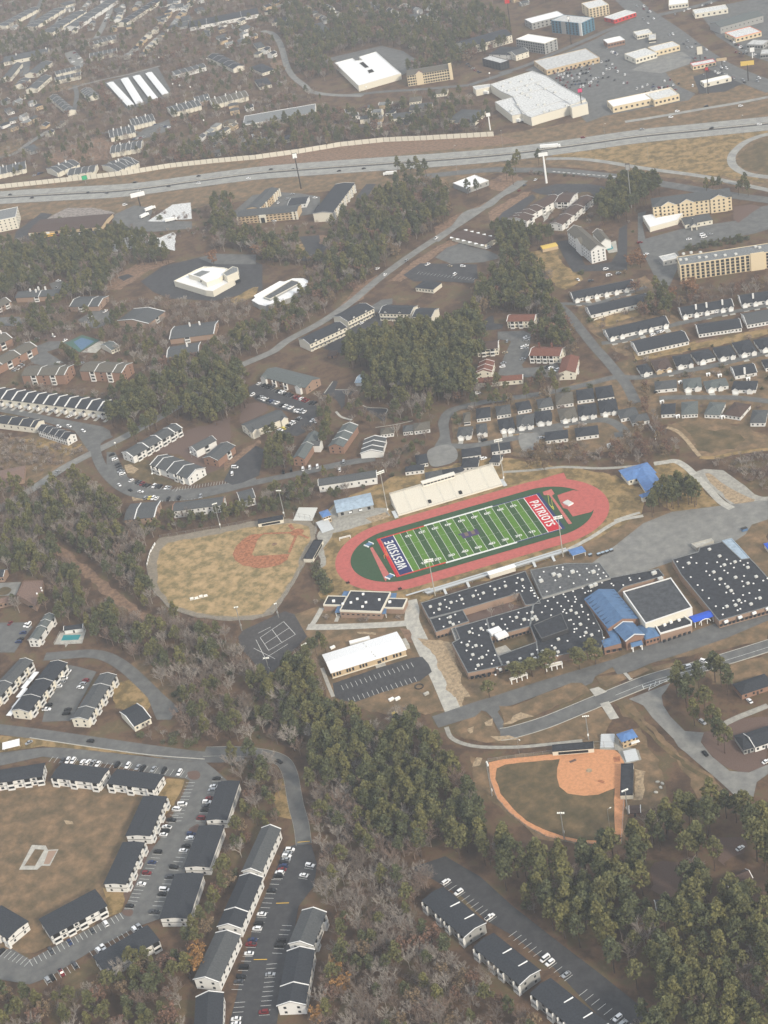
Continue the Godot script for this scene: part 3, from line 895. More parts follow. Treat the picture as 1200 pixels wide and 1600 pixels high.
func finish_cars() -> void:
	for k in ["sedan", "suv", "pickup", "van"]:
		car_mesh[k] = make_car(k)
	var camp := Vector3(0, CAM_H, 0)
	cars = cars.filter(func(c): return in_view(c.at, 8.0))
	cars.sort_custom(func(a, b): return camp.distance_squared_to(a.at) < camp.distance_squared_to(b.at))
	var rest := {}
	for i in cars.size():
		var c = cars[i]
		var m = car_mesh[c.kind]
		if i >= 300:
			var key: String = c.kind + " " + c.c
			if not rest.has(key):
				rest[key] = []
			rest[key].append(Transform3D(Basis(Vector3.UP, c.yaw), c.at))
			continue
		var word: String = {"sedan": "saloon car", "suv": "tall estate car", "pickup": "pickup truck", "van": "van"}[c.kind]
		var o := thing("moving_car" if c.moving else "parked_car", "%s %s %s" % [PAINT[c.c], word, c.where], "car", "cars " + c.where, c.at, c.yaw)
		part(o, "body", m.body, M("car_" + c.c))
		part(o, "window_glass", m.glass, M("glass"))
		part(o, "car_roof", m.roof, M("car_" + c.c))
		for p in [Vector3(-m.l * 0.3, 0.33, 0.82), Vector3(m.l * 0.31, 0.33, 0.82), Vector3(-m.l * 0.3, 0.33, -0.82), Vector3(m.l * 0.31, 0.33, -0.82)]:
			part(o, "wheel", m.wheel, M("rubber"), p)
	if not rest.is_empty():
		var root := thing("distant_cars", "many tiny cars on the roads and car parks beyond the highway", "cars")
		root.set_meta("kind", "stuff")
		for key in rest:
			var w: PackedStringArray = key.split(" ")
			for pr in [["paint", "car_" + w[1]], ["glass", "glass"]]:
				var mm := MultiMesh.new()
				mm.transform_format = MultiMesh.TRANSFORM_3D
				mm.mesh = car_mesh[w[0]][pr[0]]
				mm.instance_count = rest[key].size()
				for i in rest[key].size():
					mm.set_instance_transform(i, rest[key][i])
				var mi := MultiMeshInstance3D.new()
				mi.name = "cars"
				mi.multimesh = mm
				mi.material_override = M(pr[1])
				root.add_child(mi, true)
	print("cars ", cars.size())

# ---------------------------------------------------------------- street furniture
func floodlight(label: String, s: String, h: float, n := 6, rows := 2, pole := "concrete") -> Node3D:
	var at := gpts(s)[0]
	var face := Vector3(0, 0, 1)
	var q := gpts(s)
	if q.size() > 1:
		face = (q[1] - q[0]).normalized()
	var o := thing("floodlight_mast", label, "floodlight", "floodlight masts", at, atan2(face.x, face.z))
	var pb := MB.new()
	pb.tube(Vector3(0, 0, 0), Vector3(0, h, 0), 0.38, 0.2, 7)
	part(o, "pole", pb.mesh(), M(pole))
	var w := n * 0.95
	for r in rows:
		var y := h - 0.4 - r * 1.3
		bx(o, "crossarm", Vector3(0, y - 0.5, 0.28), Vector3(w, 0.14, 0.14), "steel")
		for i in n:
			bx(o, "lamp_head", Vector3((i - (n - 1) * 0.5) * w / n, y, 0.45), Vector3(0.72, 0.72, 0.5), "lamp_glass", Basis(Vector3.RIGHT, 0.5))
	bx(o, "control_box", Vector3(0, 4.0, 0.5), Vector3(0.9, 1.3, 0.4), "unit_white")
	return o

func lamp_post(label: String, s: String, h := 8.0, group := "street lamps", globe := 0.0) -> void:
	for at in gpts(s):
		var o := thing("street_lamp", label, "lamp", group, at, rng.randf() * TAU)
		var pb := MB.new()
		pb.tube(Vector3.ZERO, Vector3(0, h, 0), 0.12, 0.07, 5)
		part(o, "pole", pb.mesh(), M("steel"))
		if globe > 0.0:
			var sm := SphereMesh.new()
			sm.radius = globe; sm.height = globe * 2.0; sm.radial_segments = 8; sm.rings = 4
			part(o, "globe", sm, M("lamp_glass"), Vector3(0, h + globe * 0.8, 0))
		else:
			bx(o, "arm", Vector3(0.9, h - 0.1, 0), Vector3(1.8, 0.12, 0.12), "steel")
			bx(o, "lamp_head", Vector3(1.9, h - 0.12, 0), Vector3(0.9, 0.22, 0.4), "lamp_glass")

func pole_sign(label: String, s: String, h: float, panel: Vector3, mk: String, pm := "steel_dark", r := 0.45, text := "", tm := "sign_red") -> void:
	var q := gpts(s)
	var face := (Vector3(0, 0, 0) - q[0]).normalized()
	if q.size() > 1:
		face = (q[1] - q[0]).normalized()
	var o := thing("pole_sign", label, "sign", "tall pole signs", q[0], atan2(face.x, face.z))
	var pb := MB.new()
	pb.tube(Vector3.ZERO, Vector3(0, h, 0), r, r * 0.8, 8)
	part(o, "pole", pb.mesh(), M(pm))
	bx(o, "panel", Vector3(0, h + panel.y * 0.3, 0), panel, mk)
	var fm := MB.new()
	for sg in [-1.0, 1.0]:
		fm.box(Vector3(0, h + panel.y * 0.3 + sg * (panel.y * 0.5 + 0.12), 0), Vector3(panel.x + 0.5, 0.24, panel.z + 0.12))
		fm.box(Vector3(sg * (panel.x * 0.5 + 0.12), h + panel.y * 0.3, 0), Vector3(0.24, panel.y - 0.02, panel.z + 0.12))
	part(o, "frame", fm.mesh(), M("steel_dark"))
	if text != "":
		lettering(o, text, Vector3(0, h + panel.y * 0.3, panel.z * 0.5 + 0.05), Basis(), panel.y * 0.5, panel.x * 0.85, tm)

# writing as thin raised letters; x of bs is the reading direction, y the letters' up, fitted to height and width
func lettering(parent: Node3D, text: String, at: Vector3, bs: Basis, height: float, width: float, mk: String, nm := "lettering") -> void:
	var f := SystemFont.new()
	f.font_names = PackedStringArray(["Droid Sans"])
	f.font_weight = 700
	var tm := TextMesh.new()
	tm.font = f
	tm.text = text
	tm.font_size = 32
	tm.pixel_size = 0.03
	tm.depth = 0.02
	tm.curve_step = 2.0
	var bb := tm.get_aabb()
	var sx := width / maxf(bb.size.x, 0.01)
	var sy := height / maxf(bb.size.y, 0.01)
	var b2 := Basis(bs.x * sx, bs.y * sy, bs.z)
	var c := bb.get_center()
	part(parent, nm, tm, M(mk), at - b2 * Vector3(c.x, c.y, 0), b2)

# a chain of fence panels: pairs of posts with a panel between
func fence(label: String, s: String, h: float, mk: String, step := 3.0, solid := false, nm := "fence", group := "", cat := "fence") -> Node3D:
	var pts := poly2(s)
	var root := thing(nm, label, cat, group, Vector3(pts[0].x, 0, pts[0].y))
	var bar := MB.new()
	for k in pts.size() - 1:
		var n := maxi(1, int(round(pts[k].distance_to(pts[k + 1]) / step)))
		for i in n:
			var a2 := pts[k].lerp(pts[k + 1], float(i) / n)
			var b2 := pts[k].lerp(pts[k + 1], float(i + 1) / n)
			var a := Vector3(a2.x, 0, a2.y) - root.position
			var b := Vector3(b2.x, 0, b2.y) - root.position
			var d := b - a
			var bs := Basis(Vector3.UP, atan2(-d.z, d.x))
			bx(root, "post", a + Vector3(0, h * 0.5 + 0.05, 0), Vector3(0.16 if not solid else 0.5, h + 0.1, 0.16 if not solid else 0.5), "steel" if not solid else "gravel_brown", bs)
			if solid:
				bx(root, "panel", (a + b) * 0.5 + Vector3(0, h * 0.5 + 0.02 * (i % 3), 0), Vector3(snappedf(d.length() - 0.5, 0.05), h, 0.22), mk, bs)
			else:
				bar.box((a + b) * 0.5 + Vector3(0, h - 0.06, 0), Vector3(d.length() - 0.17, 0.09, 0.07), bs)
				bar.box((a + b) * 0.5 + Vector3(0, h * 0.5, 0), Vector3(d.length() - 0.17, 0.05, 0.05), bs)
				bar.box((a + b) * 0.5 + Vector3(0, 0.15, 0), Vector3(d.length() - 0.17, 0.05, 0.05), bs)
	if not solid:
		part(root, "rail", bar.mesh(), M(mk))
	return root

# ---------------------------------------------------------------- scene
func _ready() -> void:
	rng.seed = 20
	var dep := deg_to_rad(DEP)
	var roll := deg_to_rad(ROLL)
	cw = Vector3(0, -sin(dep), -cos(dep))
	var up := Vector3(0, cos(dep), -sin(dep))
	cr = Vector3.RIGHT * cos(roll) + up * sin(roll)
	cu = -Vector3.RIGHT * sin(roll) + up * cos(roll)
	var cam := Camera3D.new()
	cam.name = "camera"
	cam.fov = rad_to_deg(2.0 * atan(800.0 / FOCAL))
	cam.near = 1.0
	cam.far = 9000.0
	cam.transform = Transform3D(Basis(cr, cu, -cw), Vector3(0, CAM_H, 0))
	add_child(cam)
	cam.current = true
	var env := Environment.new()
	env.background_mode = Environment.BG_SKY
	var sky := Sky.new()
	var sm := ProceduralSkyMaterial.new()
	sm.sky_top_color = Color(0.70, 0.72, 0.745)
	sm.sky_horizon_color = Color(0.80, 0.81, 0.81)
	sm.ground_bottom_color = Color(0.42, 0.40, 0.37)
	sm.ground_horizon_color = Color(0.66, 0.66, 0.65)
	sm.sky_curve = 0.15
	sm.sun_angle_max = 1.0
	sky.sky_material = sm
	env.sky = sky
	env.tonemap_mode = Environment.TONE_MAPPER_LINEAR
	env.tonemap_exposure = 2.2
	env.fog_enabled = true
	env.fog_density = 0.00011
	env.fog_light_color = Color(0.80, 0.82, 0.85)
	env.sdfgi_enabled = true
	env.ssao_enabled = true
	env.ssil_enabled = true
	var we := WorldEnvironment.new()
	we.environment = env
	add_child(we)
	var sun := DirectionalLight3D.new()
	sun.name = "sun"
	sun.light_energy = 0.6
	sun.light_color = Color(1.0, 0.955, 0.88)
	sun.light_angular_distance = 9.0
	sun.shadow_enabled = true
	add_child(sun)
	sun.look_at_from_position(Vector3(260, 300, 420), Vector3.ZERO)
	mask.resize(GW * GH)
	prepare_trees()
	setting()
	stadium()
	school()
	ball_fields()
	lower_left()
	lower_right()
	middle_left()
	middle()
	middle_right()
	highway()
	upper_right()
	upper_left()
	woods()
	finish_trees()
	finish_cars()

func setting() -> void:
	var b := MB.new()
	b.quad(Vector3(-6000, 0, 500), Vector3(6000, 0, 500), Vector3(6000, 0, -9000), Vector3(-6000, 0, -9000), Vector3.UP)
	struct("ground", b.mesh(), "ground")

# ---------------------------------------------------------------- stadium, in the field's own axes
const FC := Vector3(52.09, 0, -921.94)
const FX := Vector3(0.98673, 0, -0.16239)
const FY := Vector3(-0.16239, 0, -0.98673)

func fp(x: float, y: float, h := 0.0) -> Vector3:
	return FC + FX * x + FY * y + Vector3(0, h, 0)

func frect(nm: String, x0: float, x1: float, y0: float, y1: float, h: float, mk: String, parent: Node3D = null) -> void:
	var b := MB.new()
	b.quad(fp(x0, y0, h), fp(x1, y0, h), fp(x1, y1, h), fp(x0, y1, h), Vector3.UP)
	if parent:
		part(parent, nm, b.mesh(), M(mk), -parent.position)
	else:
		struct(nm, b.mesh(), mk)

func oval(a: float, r: float, n := 40) -> PackedVector2Array:
	var out := PackedVector2Array()
	for k in n + 1:
		var t := -PI / 2 + PI * k / n
		out.append(flat(fp(TX + a + cos(t) * r, TY + sin(t) * r)))
	for k in n + 1:
		var t := PI / 2 + PI * k / n
		out.append(flat(fp(TX - a + cos(t) * r, TY + sin(t) * r)))
	return out

const TX := 2.0
const TY := 0.4

func stadium() -> void:
	patch("stadium_verge", "X 505,800 560,770 640,735 780,715 905,730 965,745 1010,770 1005,805 960,830 900,860 830,885 680,930 640,955 530,960 500,930 505,870", 1, "dry_grass", 2.5, false, true)
	var track_y := 0.16
	var o := struct("running_track", sheet_mesh(oval(50.0, 42.3), track_y), "track")
	for k in 9:
		var ring := oval(50.0, 32.4 + k * 1.22)
		ring.append(ring[0])
		part(o, "lane_line", ribbon_mesh(ring, 0.12, track_y + 0.008), M("track_pale"))
	patch("track_chute", "r 380,178 500,140 605,112 640,190 560,260 420,230", 2, "track")
	struct("infield_turf", sheet_mesh(oval(50.0, 32.2), 0.22), "turf_infield")
	var hd := patch("high_jump_area", "r 545,325 690,278 800,292 900,345 920,420 865,482 690,525 640,455 600,445 575,400", 4, "track")
	patch("jump_runway", "r 408,295 490,268 520,312 495,330 684,590 650,598 470,325 420,325", 4, "track_pale")
	var rw := patch("vault_runway", "p 468,700 492,690 650,945 615,1015", 4, "track_pale")
	# landing mats
	for q in [["p 458,672", "blue and white landing mat at the far end of the vault runway"], ["p 655,972", "blue and white landing mat at the near end of the vault runway"]]:
		var at := gpts(q[0])[0]
		var mt := thing("landing_mat", q[1], "mat", "vault landing mats", Vector3(at.x, 0.28, at.z), 0.7)
		bx(mt, "cushion", Vector3(0, 0.4, 0), Vector3(3.6, 0.8, 3.2), "metal_blue_dull")
		bx(mt, "border", Vector3(-2.2, 0.35, 0), Vector3(0.7, 0.7, 4.4), "unit_white"); bx(mt, "border", Vector3(2.2, 0.35, 0), Vector3(0.7, 0.7, 4.4), "unit_white")
	var hm := gpts("r 647,405")[0]
	var mat := thing("high_jump_mat", "pale grey high jump mat on the red apron", "mat", "", Vector3(hm.x, 0.28, hm.z), 0.5)
	bx(mat, "cushion", Vector3(0, 0.45, 0), Vector3(4.2, 0.9, 6.0), "unit_white")
	bx(mat, "cover", Vector3(0, 0.93, 0), Vector3(3.8, 0.06, 5.6), "unit")
	# playing field: stripes, end zones, lines
	var fld := struct("football_field", MB.new().mesh(), "turf_dark")
	var X := 45.72
	var Y := 24.385
	var bb := MB.new()
	bb.quad(fp(-X - 11.5, -Y - 2, 0.285), fp(X + 11.5, -Y - 2, 0.285), fp(X + 11.5, Y + 2, 0.285), fp(-X - 11.5, Y + 2, 0.285), Vector3.UP)
	fld.mesh = bb.mesh()
	frect("border", -X - 11.3, -X - 9.14, -Y - 1.2, Y + 1.2, 0.295, "red", fld)
	frect("border", -X - 9.14, -22.9, -Y - 1.2, -Y, 0.295, "red", fld)
	frect("border", -X - 9.14, -22.9, Y, Y + 1.2, 0.295, "red", fld)
	frect("border", X + 9.14, X + 11.3, -Y - 1.2, Y + 1.2, 0.295, "navy", fld)
	frect("border", 22.9, X + 9.14, -Y - 1.2, -Y, 0.295, "navy", fld)
	frect("border", 22.9, X + 9.14, Y, Y + 1.2, 0.295, "navy", fld)
	frect("bench_strip", -24.0, 24.0, -Y - 1.7, -Y, 0.30, "paint", fld)
	frect("bench_strip", -24.0, 24.0, Y, Y + 1.7, 0.30, "paint", fld)
	for k in 20:
		frect("turf_stripe", -X + k * 4.572, -X + (k + 1) * 4.572, -Y, Y, 0.297, "turf_light" if k % 2 == 0 else "turf_dark", fld)
	frect("end_zone", -X - 9.14, -X, -Y, Y, 0.297, "navy", fld)
	frect("end_zone", X, X + 9.14, -Y, Y, 0.297, "red", fld)
	for k in 21:
		var lw := 0.11 if k > 0 and k < 20 else 0.26
		frect("yard_line", -X + k * 4.572 - lw, -X + k * 4.572 + lw, -Y, Y, 0.306, "paint", fld)
	var hb := MB.new()
	for k in 100:
		for yy in [-8.1, 8.1]:
			var x0: float = -X + k * 0.9144
			hb.quad(fp(x0 - 0.06, yy - 0.3, 0.312), fp(x0 + 0.06, yy - 0.3, 0.312), fp(x0 + 0.06, yy + 0.3, 0.312), fp(x0 - 0.06, yy + 0.3, 0.312), Vector3.UP)
	part(fld, "hash_marks", hb.mesh(), M("paint"))
	for e in [[-X - 9.14, "orange"], [X + 9.14, "paint"]]:
		frect("end_line", e[0] - 0.15, e[0] + 0.15, -Y, Y, 0.306, e[1], fld)
	for sg in [-1.0, 1.0]:
		frect("side_line", -X - 9.14, -24.0, sg * Y - 0.12, sg * Y + 0.12, 0.309, "orange", fld)
		frect("side_line", 24.0, X + 9.14, sg * Y - 0.12, sg * Y + 0.12, 0.309, "paint", fld)
	lettering(fld, "WESTSIDE", fp(-X - 4.9, 0.5, 0.31), Basis(FY, -FX, Vector3.UP), 6.0, 37.0, "paint")
	lettering(fld, "PATRIOTS", fp(X + 4.6, -0.3, 0.31), Basis(-FY, FX, Vector3.UP), 6.0, 35.0, "paint")
	var nums := ["10", "20", "30", "40", "50", "40", "30", "20", "10"]
	for k in 9:
		var x := -X + (k + 1) * 9.144
		for sg in [-1.0, 1.0]:
			var bs := Basis(FX, FY, Vector3.UP) if sg < 0 else Basis(-FX, -FY, Vector3.UP)
			lettering(fld, nums[k], fp(x, sg * (Y - 6.0), 0.315), bs, 2.5, 4.6, "paint", "yard_number")
	# midfield letter: three bars joined along the near side
	var wb := MB.new()
	for q in [[-5.6, -3.2, -3.6, 3.4], [-0.9, 1.3, -3.6, 3.4], [3.6, 6.0, -3.6, 3.8], [-3.2, -0.9, -3.6, -1.6], [1.3, 3.6, -3.6, -1.6], [-7.0, -5.6, 1.6, 3.4]]:
		wb.quad(fp(q[0], q[2], 0.318), fp(q[1], q[2], 0.318), fp(q[1], q[3], 0.318), fp(q[0], q[3], 0.318), Vector3.UP)
	part(fld, "midfield_letter", wb.mesh(), M("logo"))
	frect("midfield_letter_fill", -3.2, 3.6, -1.6, 3.0, 0.312, "logo_tan", fld)
	# goal posts
	for e in [[-1.0, "goal_orange", "orange goal post behind the navy end zone"], [1.0, "goal_yellow", "yellow goal post behind the red end zone"]]:
		var gpst := thing("goal_post", e[2], "goal post", "football goal posts", fp(e[0] * (X + 11.0), 0, 0.28), atan2(-FX.z, FX.x))
		var g := MB.new()
		g.tube(Vector3(e[0] * 1.6, 0, 0), Vector3(e[0] * 1.6, 2.2, 0), 0.2, 0.2, 6)
		g.tube(Vector3(e[0] * 1.6, 2.2, 0), Vector3(0, 3.05, 0), 0.16, 0.16, 6)
		part(gpst, "gooseneck", g.mesh(), M(e[1]))
		g = MB.new()
		g.tube(Vector3(0, 3.05, -3.56), Vector3(0, 3.05, 3.56), 0.15, 0.15, 6)
		part(gpst, "crossbar", g.mesh(), M(e[1]))
		for sg in [-1.0, 1.0]:
			g = MB.new()
			g.tube(Vector3(0, 3.05, 3.56 * sg), Vector3(0, 10.5, 3.56 * sg), 0.12, 0.1, 6)
			part(gpst, "upright", g.mesh(), M(e[1]))
	# soccer goal on the track
	var sg0 := gpts("p 235,612")[0]
	var sgl := thing("soccer_goal", "white soccer goal frame standing on the red track bend", "goal", "", Vector3(sg0.x, 0.17, sg0.z), 0.1)
	for q in [[Vector3(0, 2.4, 1.2), Vector3(7.6, 0.28, 0.28), "crossbar"], [Vector3(-3.7, 1.2, 1.2), Vector3(0.28, 2.4, 0.28), "upright"], [Vector3(3.7, 1.2, 1.2), Vector3(0.28, 2.4, 0.28), "upright"], [Vector3(0, 0.14, -1.3), Vector3(7.6, 0.24, 0.24), "base_bar"], [Vector3(-3.7, 0.14, 0), Vector3(0.24, 0.24, 2.3), "base_bar"], [Vector3(3.7, 0.14, 0), Vector3(0.24, 0.24, 2.3), "base_bar"]]:
		bx(sgl, q[2], q[0], q[1], "unit_white")
	for q in ["p 262,1028", "p 750,1085"]:
		var at := gpts(q)[0]
		var hp := thing("hurdle_cart", "dark stack of hurdles beside the near bend of the track", "hurdles", "hurdle stacks by the track", Vector3(at.x, 0.17, at.z), 0.3)
		for k in 4:
			bx(hp, "hurdle", Vector3(k * 0.6 - 0.9, 0.5, 0), Vector3(0.12, 1.0, 2.0), "steel_dark")
	# home stand: rows of benches climbing away from the field
	grandstand()
	away_stand()
	floodlight("tall concrete floodlight mast at the left end of the white grandstand", "p 640,380 1000,700", 34.0)
	floodlight("tall concrete floodlight mast at the right end of the white grandstand", "h 648,1040 700,1200", 34.0)
	floodlight("tall floodlight mast at the left end of the long silver bleachers", "s 240,425 200,100", 27.0)
	floodlight("tall floodlight mast beside the small blue roofed kiosk", "r 600,900 500,600", 30.0)
	road("stadium_path", "X 1005,806 965,815 920,842 880,862 820,882 740,905 660,925", 3.2, 2, "concrete")
	road("service_path", "X 785,738 830,735 880,730 940,732 1000,728", 3.0, 2, "gravel")

func grandstand() -> void:
	# corners of the seating on the photo: front left, front right (ground), rear height 7 m
	var a := gpts("q 135,632", 0.8)[0]
	var b := gpts("q 1112,345", 0.8)[0]
	a.y = 0; b.y = 0
	var u := (b - a).normalized()
	var L := a.distance_to(b)
	var back := Vector3(u.z, 0, -u.x)
	if back.dot(FY) < 0:
		back = -back
	var n := thing("grandstand", "long white grandstand with bench rows and a press box on top", "grandstand", "", (a + b) * 0.5, atan2(-u.z, u.x))
	mark_rect((a + b) * 0.5 + back * 9.0, n.rotation.y, L, 18.0, 2.0)
	var rows := 22
	var dz := 0.78
	for k in rows:
		var y := 1.0 + k * 0.33
		var sb := MB.new()
		sb.box(Vector3(0, y * 0.5 + 0.1, -(k + 0.5) * dz), Vector3(L - 0.02 * k, y + 0.2, dz - 0.01))
		sb.box(Vector3(0, y + 0.42, -(k + 0.75) * dz), Vector3(L - 0.6, 0.07, 0.32))
		part(n, "bench_row", sb.mesh(), M("stand"))
	for fx in [-0.185, 0.11]:
		bx(n, "stair_opening", Vector3(fx * L, 2.35, -3.1), Vector3(2.0, 1.9, 2.6), "opening")
	for fx in [-0.37, -0.21, -0.06, 0.06, 0.21, 0.37]:
		bx(n, "aisle", Vector3(fx * L, 4.75, -rows * dz * 0.5 - 0.1), Vector3(1.2, 0.08, 18.2), "concrete", Basis(Vector3.RIGHT, atan2(0.33, 0.78)))
	bx(n, "front_rail", Vector3(0, 1.55, -0.05), Vector3(L, 0.1, 0.1), "steel")
	bx(n, "rear_wall", Vector3(0, 4.7, -rows * dz - 0.2), Vector3(L + 0.3, 9.4, 0.35), "concrete")
	for sg in [-1.0, 1.0]:
		bx(n, "end_ramp", Vector3(sg * (L * 0.5 + 1.6), 0.7, -2.6), Vector3(2.6, 0.25, 8.0), "aluminium", Basis(Vector3.RIGHT, 0.17))
	var pb := Node3D.new()
	pb.name = "press_box"
	n.add_child(pb)
	pb.position = Vector3(-0.03 * L, 7.6, -rows * dz + 0.2)
	bx(pb, "wall", Vector3(0, 1.3, 0), Vector3(23.0, 2.6, 3.4), "stand")
	bx(pb, "roof", Vector3(0, 2.72, 0), Vector3(24.0, 0.22, 4.4), "stand")
	for k in 9:
		bx(pb, "window", Vector3(-10.0 + k * 2.5, 1.6, 1.72), Vector3(2.1, 1.0, 0.1), "glass")
	bx(n, "press_box_base", Vector3(-0.03 * L, 3.8, -rows * dz - 1.6), Vector3(24.0, 7.6, 2.4), "concrete")

func away_stand() -> void:
	var a := gpts("s 150,400", 1.0)[0]
	var b := gpts("r 640,835", 1.0)[0]
	a.y = 0; b.y = 0
	var u := (b - a).normalized()
	var L := a.distance_to(b)
	var n := thing("bleachers", "long silver bleachers between the red track and the dark school roof", "bleachers", "", (a + b) * 0.5, atan2(-u.z, u.x))
	mark_rect(n.position, n.rotation.y, L, 8.0, 2.0)
	for k in 7:
		var sb := MB.new()
		sb.box(Vector3(0, 0.5 + k * 0.3, 2.6 - 0.0 - (6 - k) * 0.72), Vector3(L - 0.05 * k, 0.1, 0.6))
		sb.box(Vector3(0, 0.25 + k * 0.15, 2.6 - (6 - k) * 0.72 + 0.3), Vector3(L - 0.05 * k, 0.06, 0.06))
		part(n, "bench_row", sb.mesh(), M("aluminium"))
	bx(n, "frame", Vector3(0, 1.0, 0.4), Vector3(L - 1.0, 0.12, 5.0), "aluminium", Basis(Vector3.RIGHT, -0.36))
	for fx in [-0.38, -0.22, 0.245, 0.38]:
		bx(n, "stair", Vector3(fx * L, 1.1, 4.6), Vector3(1.6, 0.25, 4.6), "aluminium", Basis(Vector3.RIGHT, 0.4))
	bx(n, "press_box", Vector3(0.02 * L, 2.6, 4.4), Vector3(17.0, 3.2, 3.0), "stand")
	bx(n, "press_box_roof", Vector3(0.02 * L, 4.3, 4.4), Vector3(18.0, 0.2, 4.0), "unit_white")
	bx(n, "walkway", Vector3(0, 0.9, -2.6), Vector3(L, 0.1, 1.4), "aluminium")
	for k in 14:
		bx(n, "support", Vector3(-L * 0.48 + L * 0.96 * k / 13.0, 1.1, 3.1), Vector3(0.2, 2.2, 0.2), "steel")
	var c := gpts("s 80,385", 1.0)[0]
	var n2 := thing("bleachers", "short silver bleacher at the end of the long bleachers", "bleachers", "", Vector3(c.x, 0, c.z), n.rotation.y)
	for k in 4:
		bx(n2, "bench_row", Vector3(0, 0.4 + k * 0.3, k * 0.72 - 1.0), Vector3(16.0, 0.1, 0.6), "aluminium")
	bx(n2, "frame", Vector3(0, 0.7, 0), Vector3(15.6, 0.1, 3.0), "aluminium", Basis(Vector3.RIGHT, -0.36))

# ---------------------------------------------------------------- school
func vents(n: Node3D, s: String, h: float, size: Vector3, mk: String, nm: String) -> void:
	for p in gpts(s, h + size.y):
		bx(n, nm, Vector3(p.x, h + size.y * 0.5 + 0.02, p.z) - n.position, size, mk, Basis(Vector3.UP, 0.3))

func school() -> void:
	patch("school_yard", "X 500,950 560,945 650,935 720,1000 760,1090 700,1110 620,1120 520,1100 470,1010 440,960", 1, "brown_grass", 2.0)
	patch("school_yard", "X 850,880 900,858 1010,800 1200,790 1200,1000 1000,1040 700,1110 640,960", 1, "brown_grass", 1.0)
	patch("car_park", "X 880,880 925,880 965,850 1005,818 1050,800 1130,790 1165,786 1200,780 1200,812 1175,820 1165,835 1150,845 1125,852 1080,868 1010,892 950,905 905,900", 3, "asphalt_light", 0.0, false, true)
	patch("driveway", "X 1130,735 1165,760 1185,778 1200,776 1200,790 1150,796 1120,770 1095,752 1080,740 1100,733", 2, "gravel", 0.0, false, true)
	patch("sandy_ground", "X 1025,722 1060,720 1085,745 1105,770 1140,795 1120,800 1050,800 1010,770 1020,745", 1, "dry_grass", 2.0)
	patch("sandy_ground", "v 720,190 790,195 870,280 1000,330 1100,390 1080,420 960,450 900,420 740,250", 2, "sand", 1.2)
	road("service_path", "v 310,125 400,112 480,105 560,150 640,225 740,325 830,420 920,475", 5.0, 3, "concrete")
	road("service_path", "v 640,225 690,190 750,185 800,210 860,260 950,315 1050,365 1130,395 1200,400", 5.0, 3, "gravel")
	road("service_path", "v 0,570 100,535 200,505", 2.6, 2, "concrete")
	# front drive and street
	patch("front_drive", "n 60,400 300,318 480,262 700,190 900,130 1200,40 1400,-40 1700,-135 2160,-300 2160,-200 1900,-90 1640,0 1420,70 1330,110 1220,140 1190,90 1080,150 1060,190 1000,215 930,190 560,330 500,340 470,370 520,450 480,490 430,400 400,370 370,362 330,400 100,470", 3, "asphalt", 0.0, false, true)
	road("street", "X 782,1148 800,1145 850,1130 900,1110 960,1085 1020,1062 1100,1040 1160,1022 1230,1000", 10.0, 3, "asphalt", 0.4, true, "")
	part(last_road, "edge_line", ribbon_mesh(shifted(rounded(poly2("X 960,1085 1020,1062 1100,1040 1160,1022 1230,1000"), false, 7), 1.2), 0.2, sheet_at[last_road] + 0.006), M("paint"))
	var hz := MB.new()
	for q in ["o 425,230 415,205", "o 470,195 455,238", "o 500,180 490,210", "o 525,175 520,195", "o 420,215 590,160", "o 460,230 590,165"]:
		var g := gpts(q)
		var d := (g[1] - g[0]).normalized() * 0.18
		var e := Vector3(-d.z, 0, d.x)
		hz.quad(g[0] + e, g[1] + e, g[1] - e, g[0] - e, Vector3.UP)
	var hm := struct("road_marking", hz.mesh(), "paint")
	hm.position.y = sheet_at[last_road] + 0.07
	patch("street", "o 330,290 490,230 590,190 560,240 535,270 545,330 590,400 680,490 800,500 780,560 850,650 960,740 1080,750 1200,700 1200,760 1130,810 1110,900 1000,900 880,790 760,690 680,620 640,590 610,540 480,410 420,330", 3, "asphalt_light", 0.0, false, true)
	patch("pavement", "o 85,230 140,215 195,245 120,275", 4, "concrete")
	patch("pavement", "o 150,320 205,305 270,410 215,420", 4, "concrete")
	patch("pavement", "o 295,130 315,125 355,165 335,175", 4, "concrete")
	patch("lawn", "o 120,155 290,135 325,165 190,215 150,205", 4, "brown_grass", 0.6)
	patch("lawn", "o 320,130 430,92 460,110 350,160", 4, "brown_grass", 0.6)
	patch("lawn", "o 470,100 600,60 640,90 500,125", 4, "brown_grass", 0.6)
	patch("lawn", "n 480,330 560,335 930,190 1000,185 1050,245 760,370 510,460", 4, "brown_grass", 0.8)
	patch("bare_soil", "n 500,450 620,375 690,395 560,440", 5, "sand", 1.0)
	patch("bare_soil", "n 380,440 430,420 440,465 390,460", 5, "sand", 1.0)
	patch("bare_soil", "n 280,480 330,465 320,500 300,505", 5, "sand", 0.8)
	patch("lawn", "n 180,470 360,365 410,400 480,500 600,520 700,480 1110,335 1180,400 1150,520 800,560 590,580 400,560 250,540", 2, "brown_grass", 1.0)
	road("service_path", "n 150,465 180,530 260,570 380,590 600,590 820,570 1000,550", 2.6, 2, "gravel")
	patch("bare_soil", "n 420,525 540,515 600,540 480,560", 3, "sand", 1.2)
	# walks beside the classroom block
	road("walkway", "w 960,230 985,330 985,430 1060,600 1130,750 1230,950 1330,1180 1370,1270", 9.0, 2, "concrete")
	road("walkway", "w 0,480 200,480 500,470 800,455 985,440", 6.0, 2, "concrete")
	road("walkway", "w 40,470 90,390 140,300", 3.5, 2, "concrete")
	road("walkway", "w 300,360 270,430", 2.5, 2, "concrete")
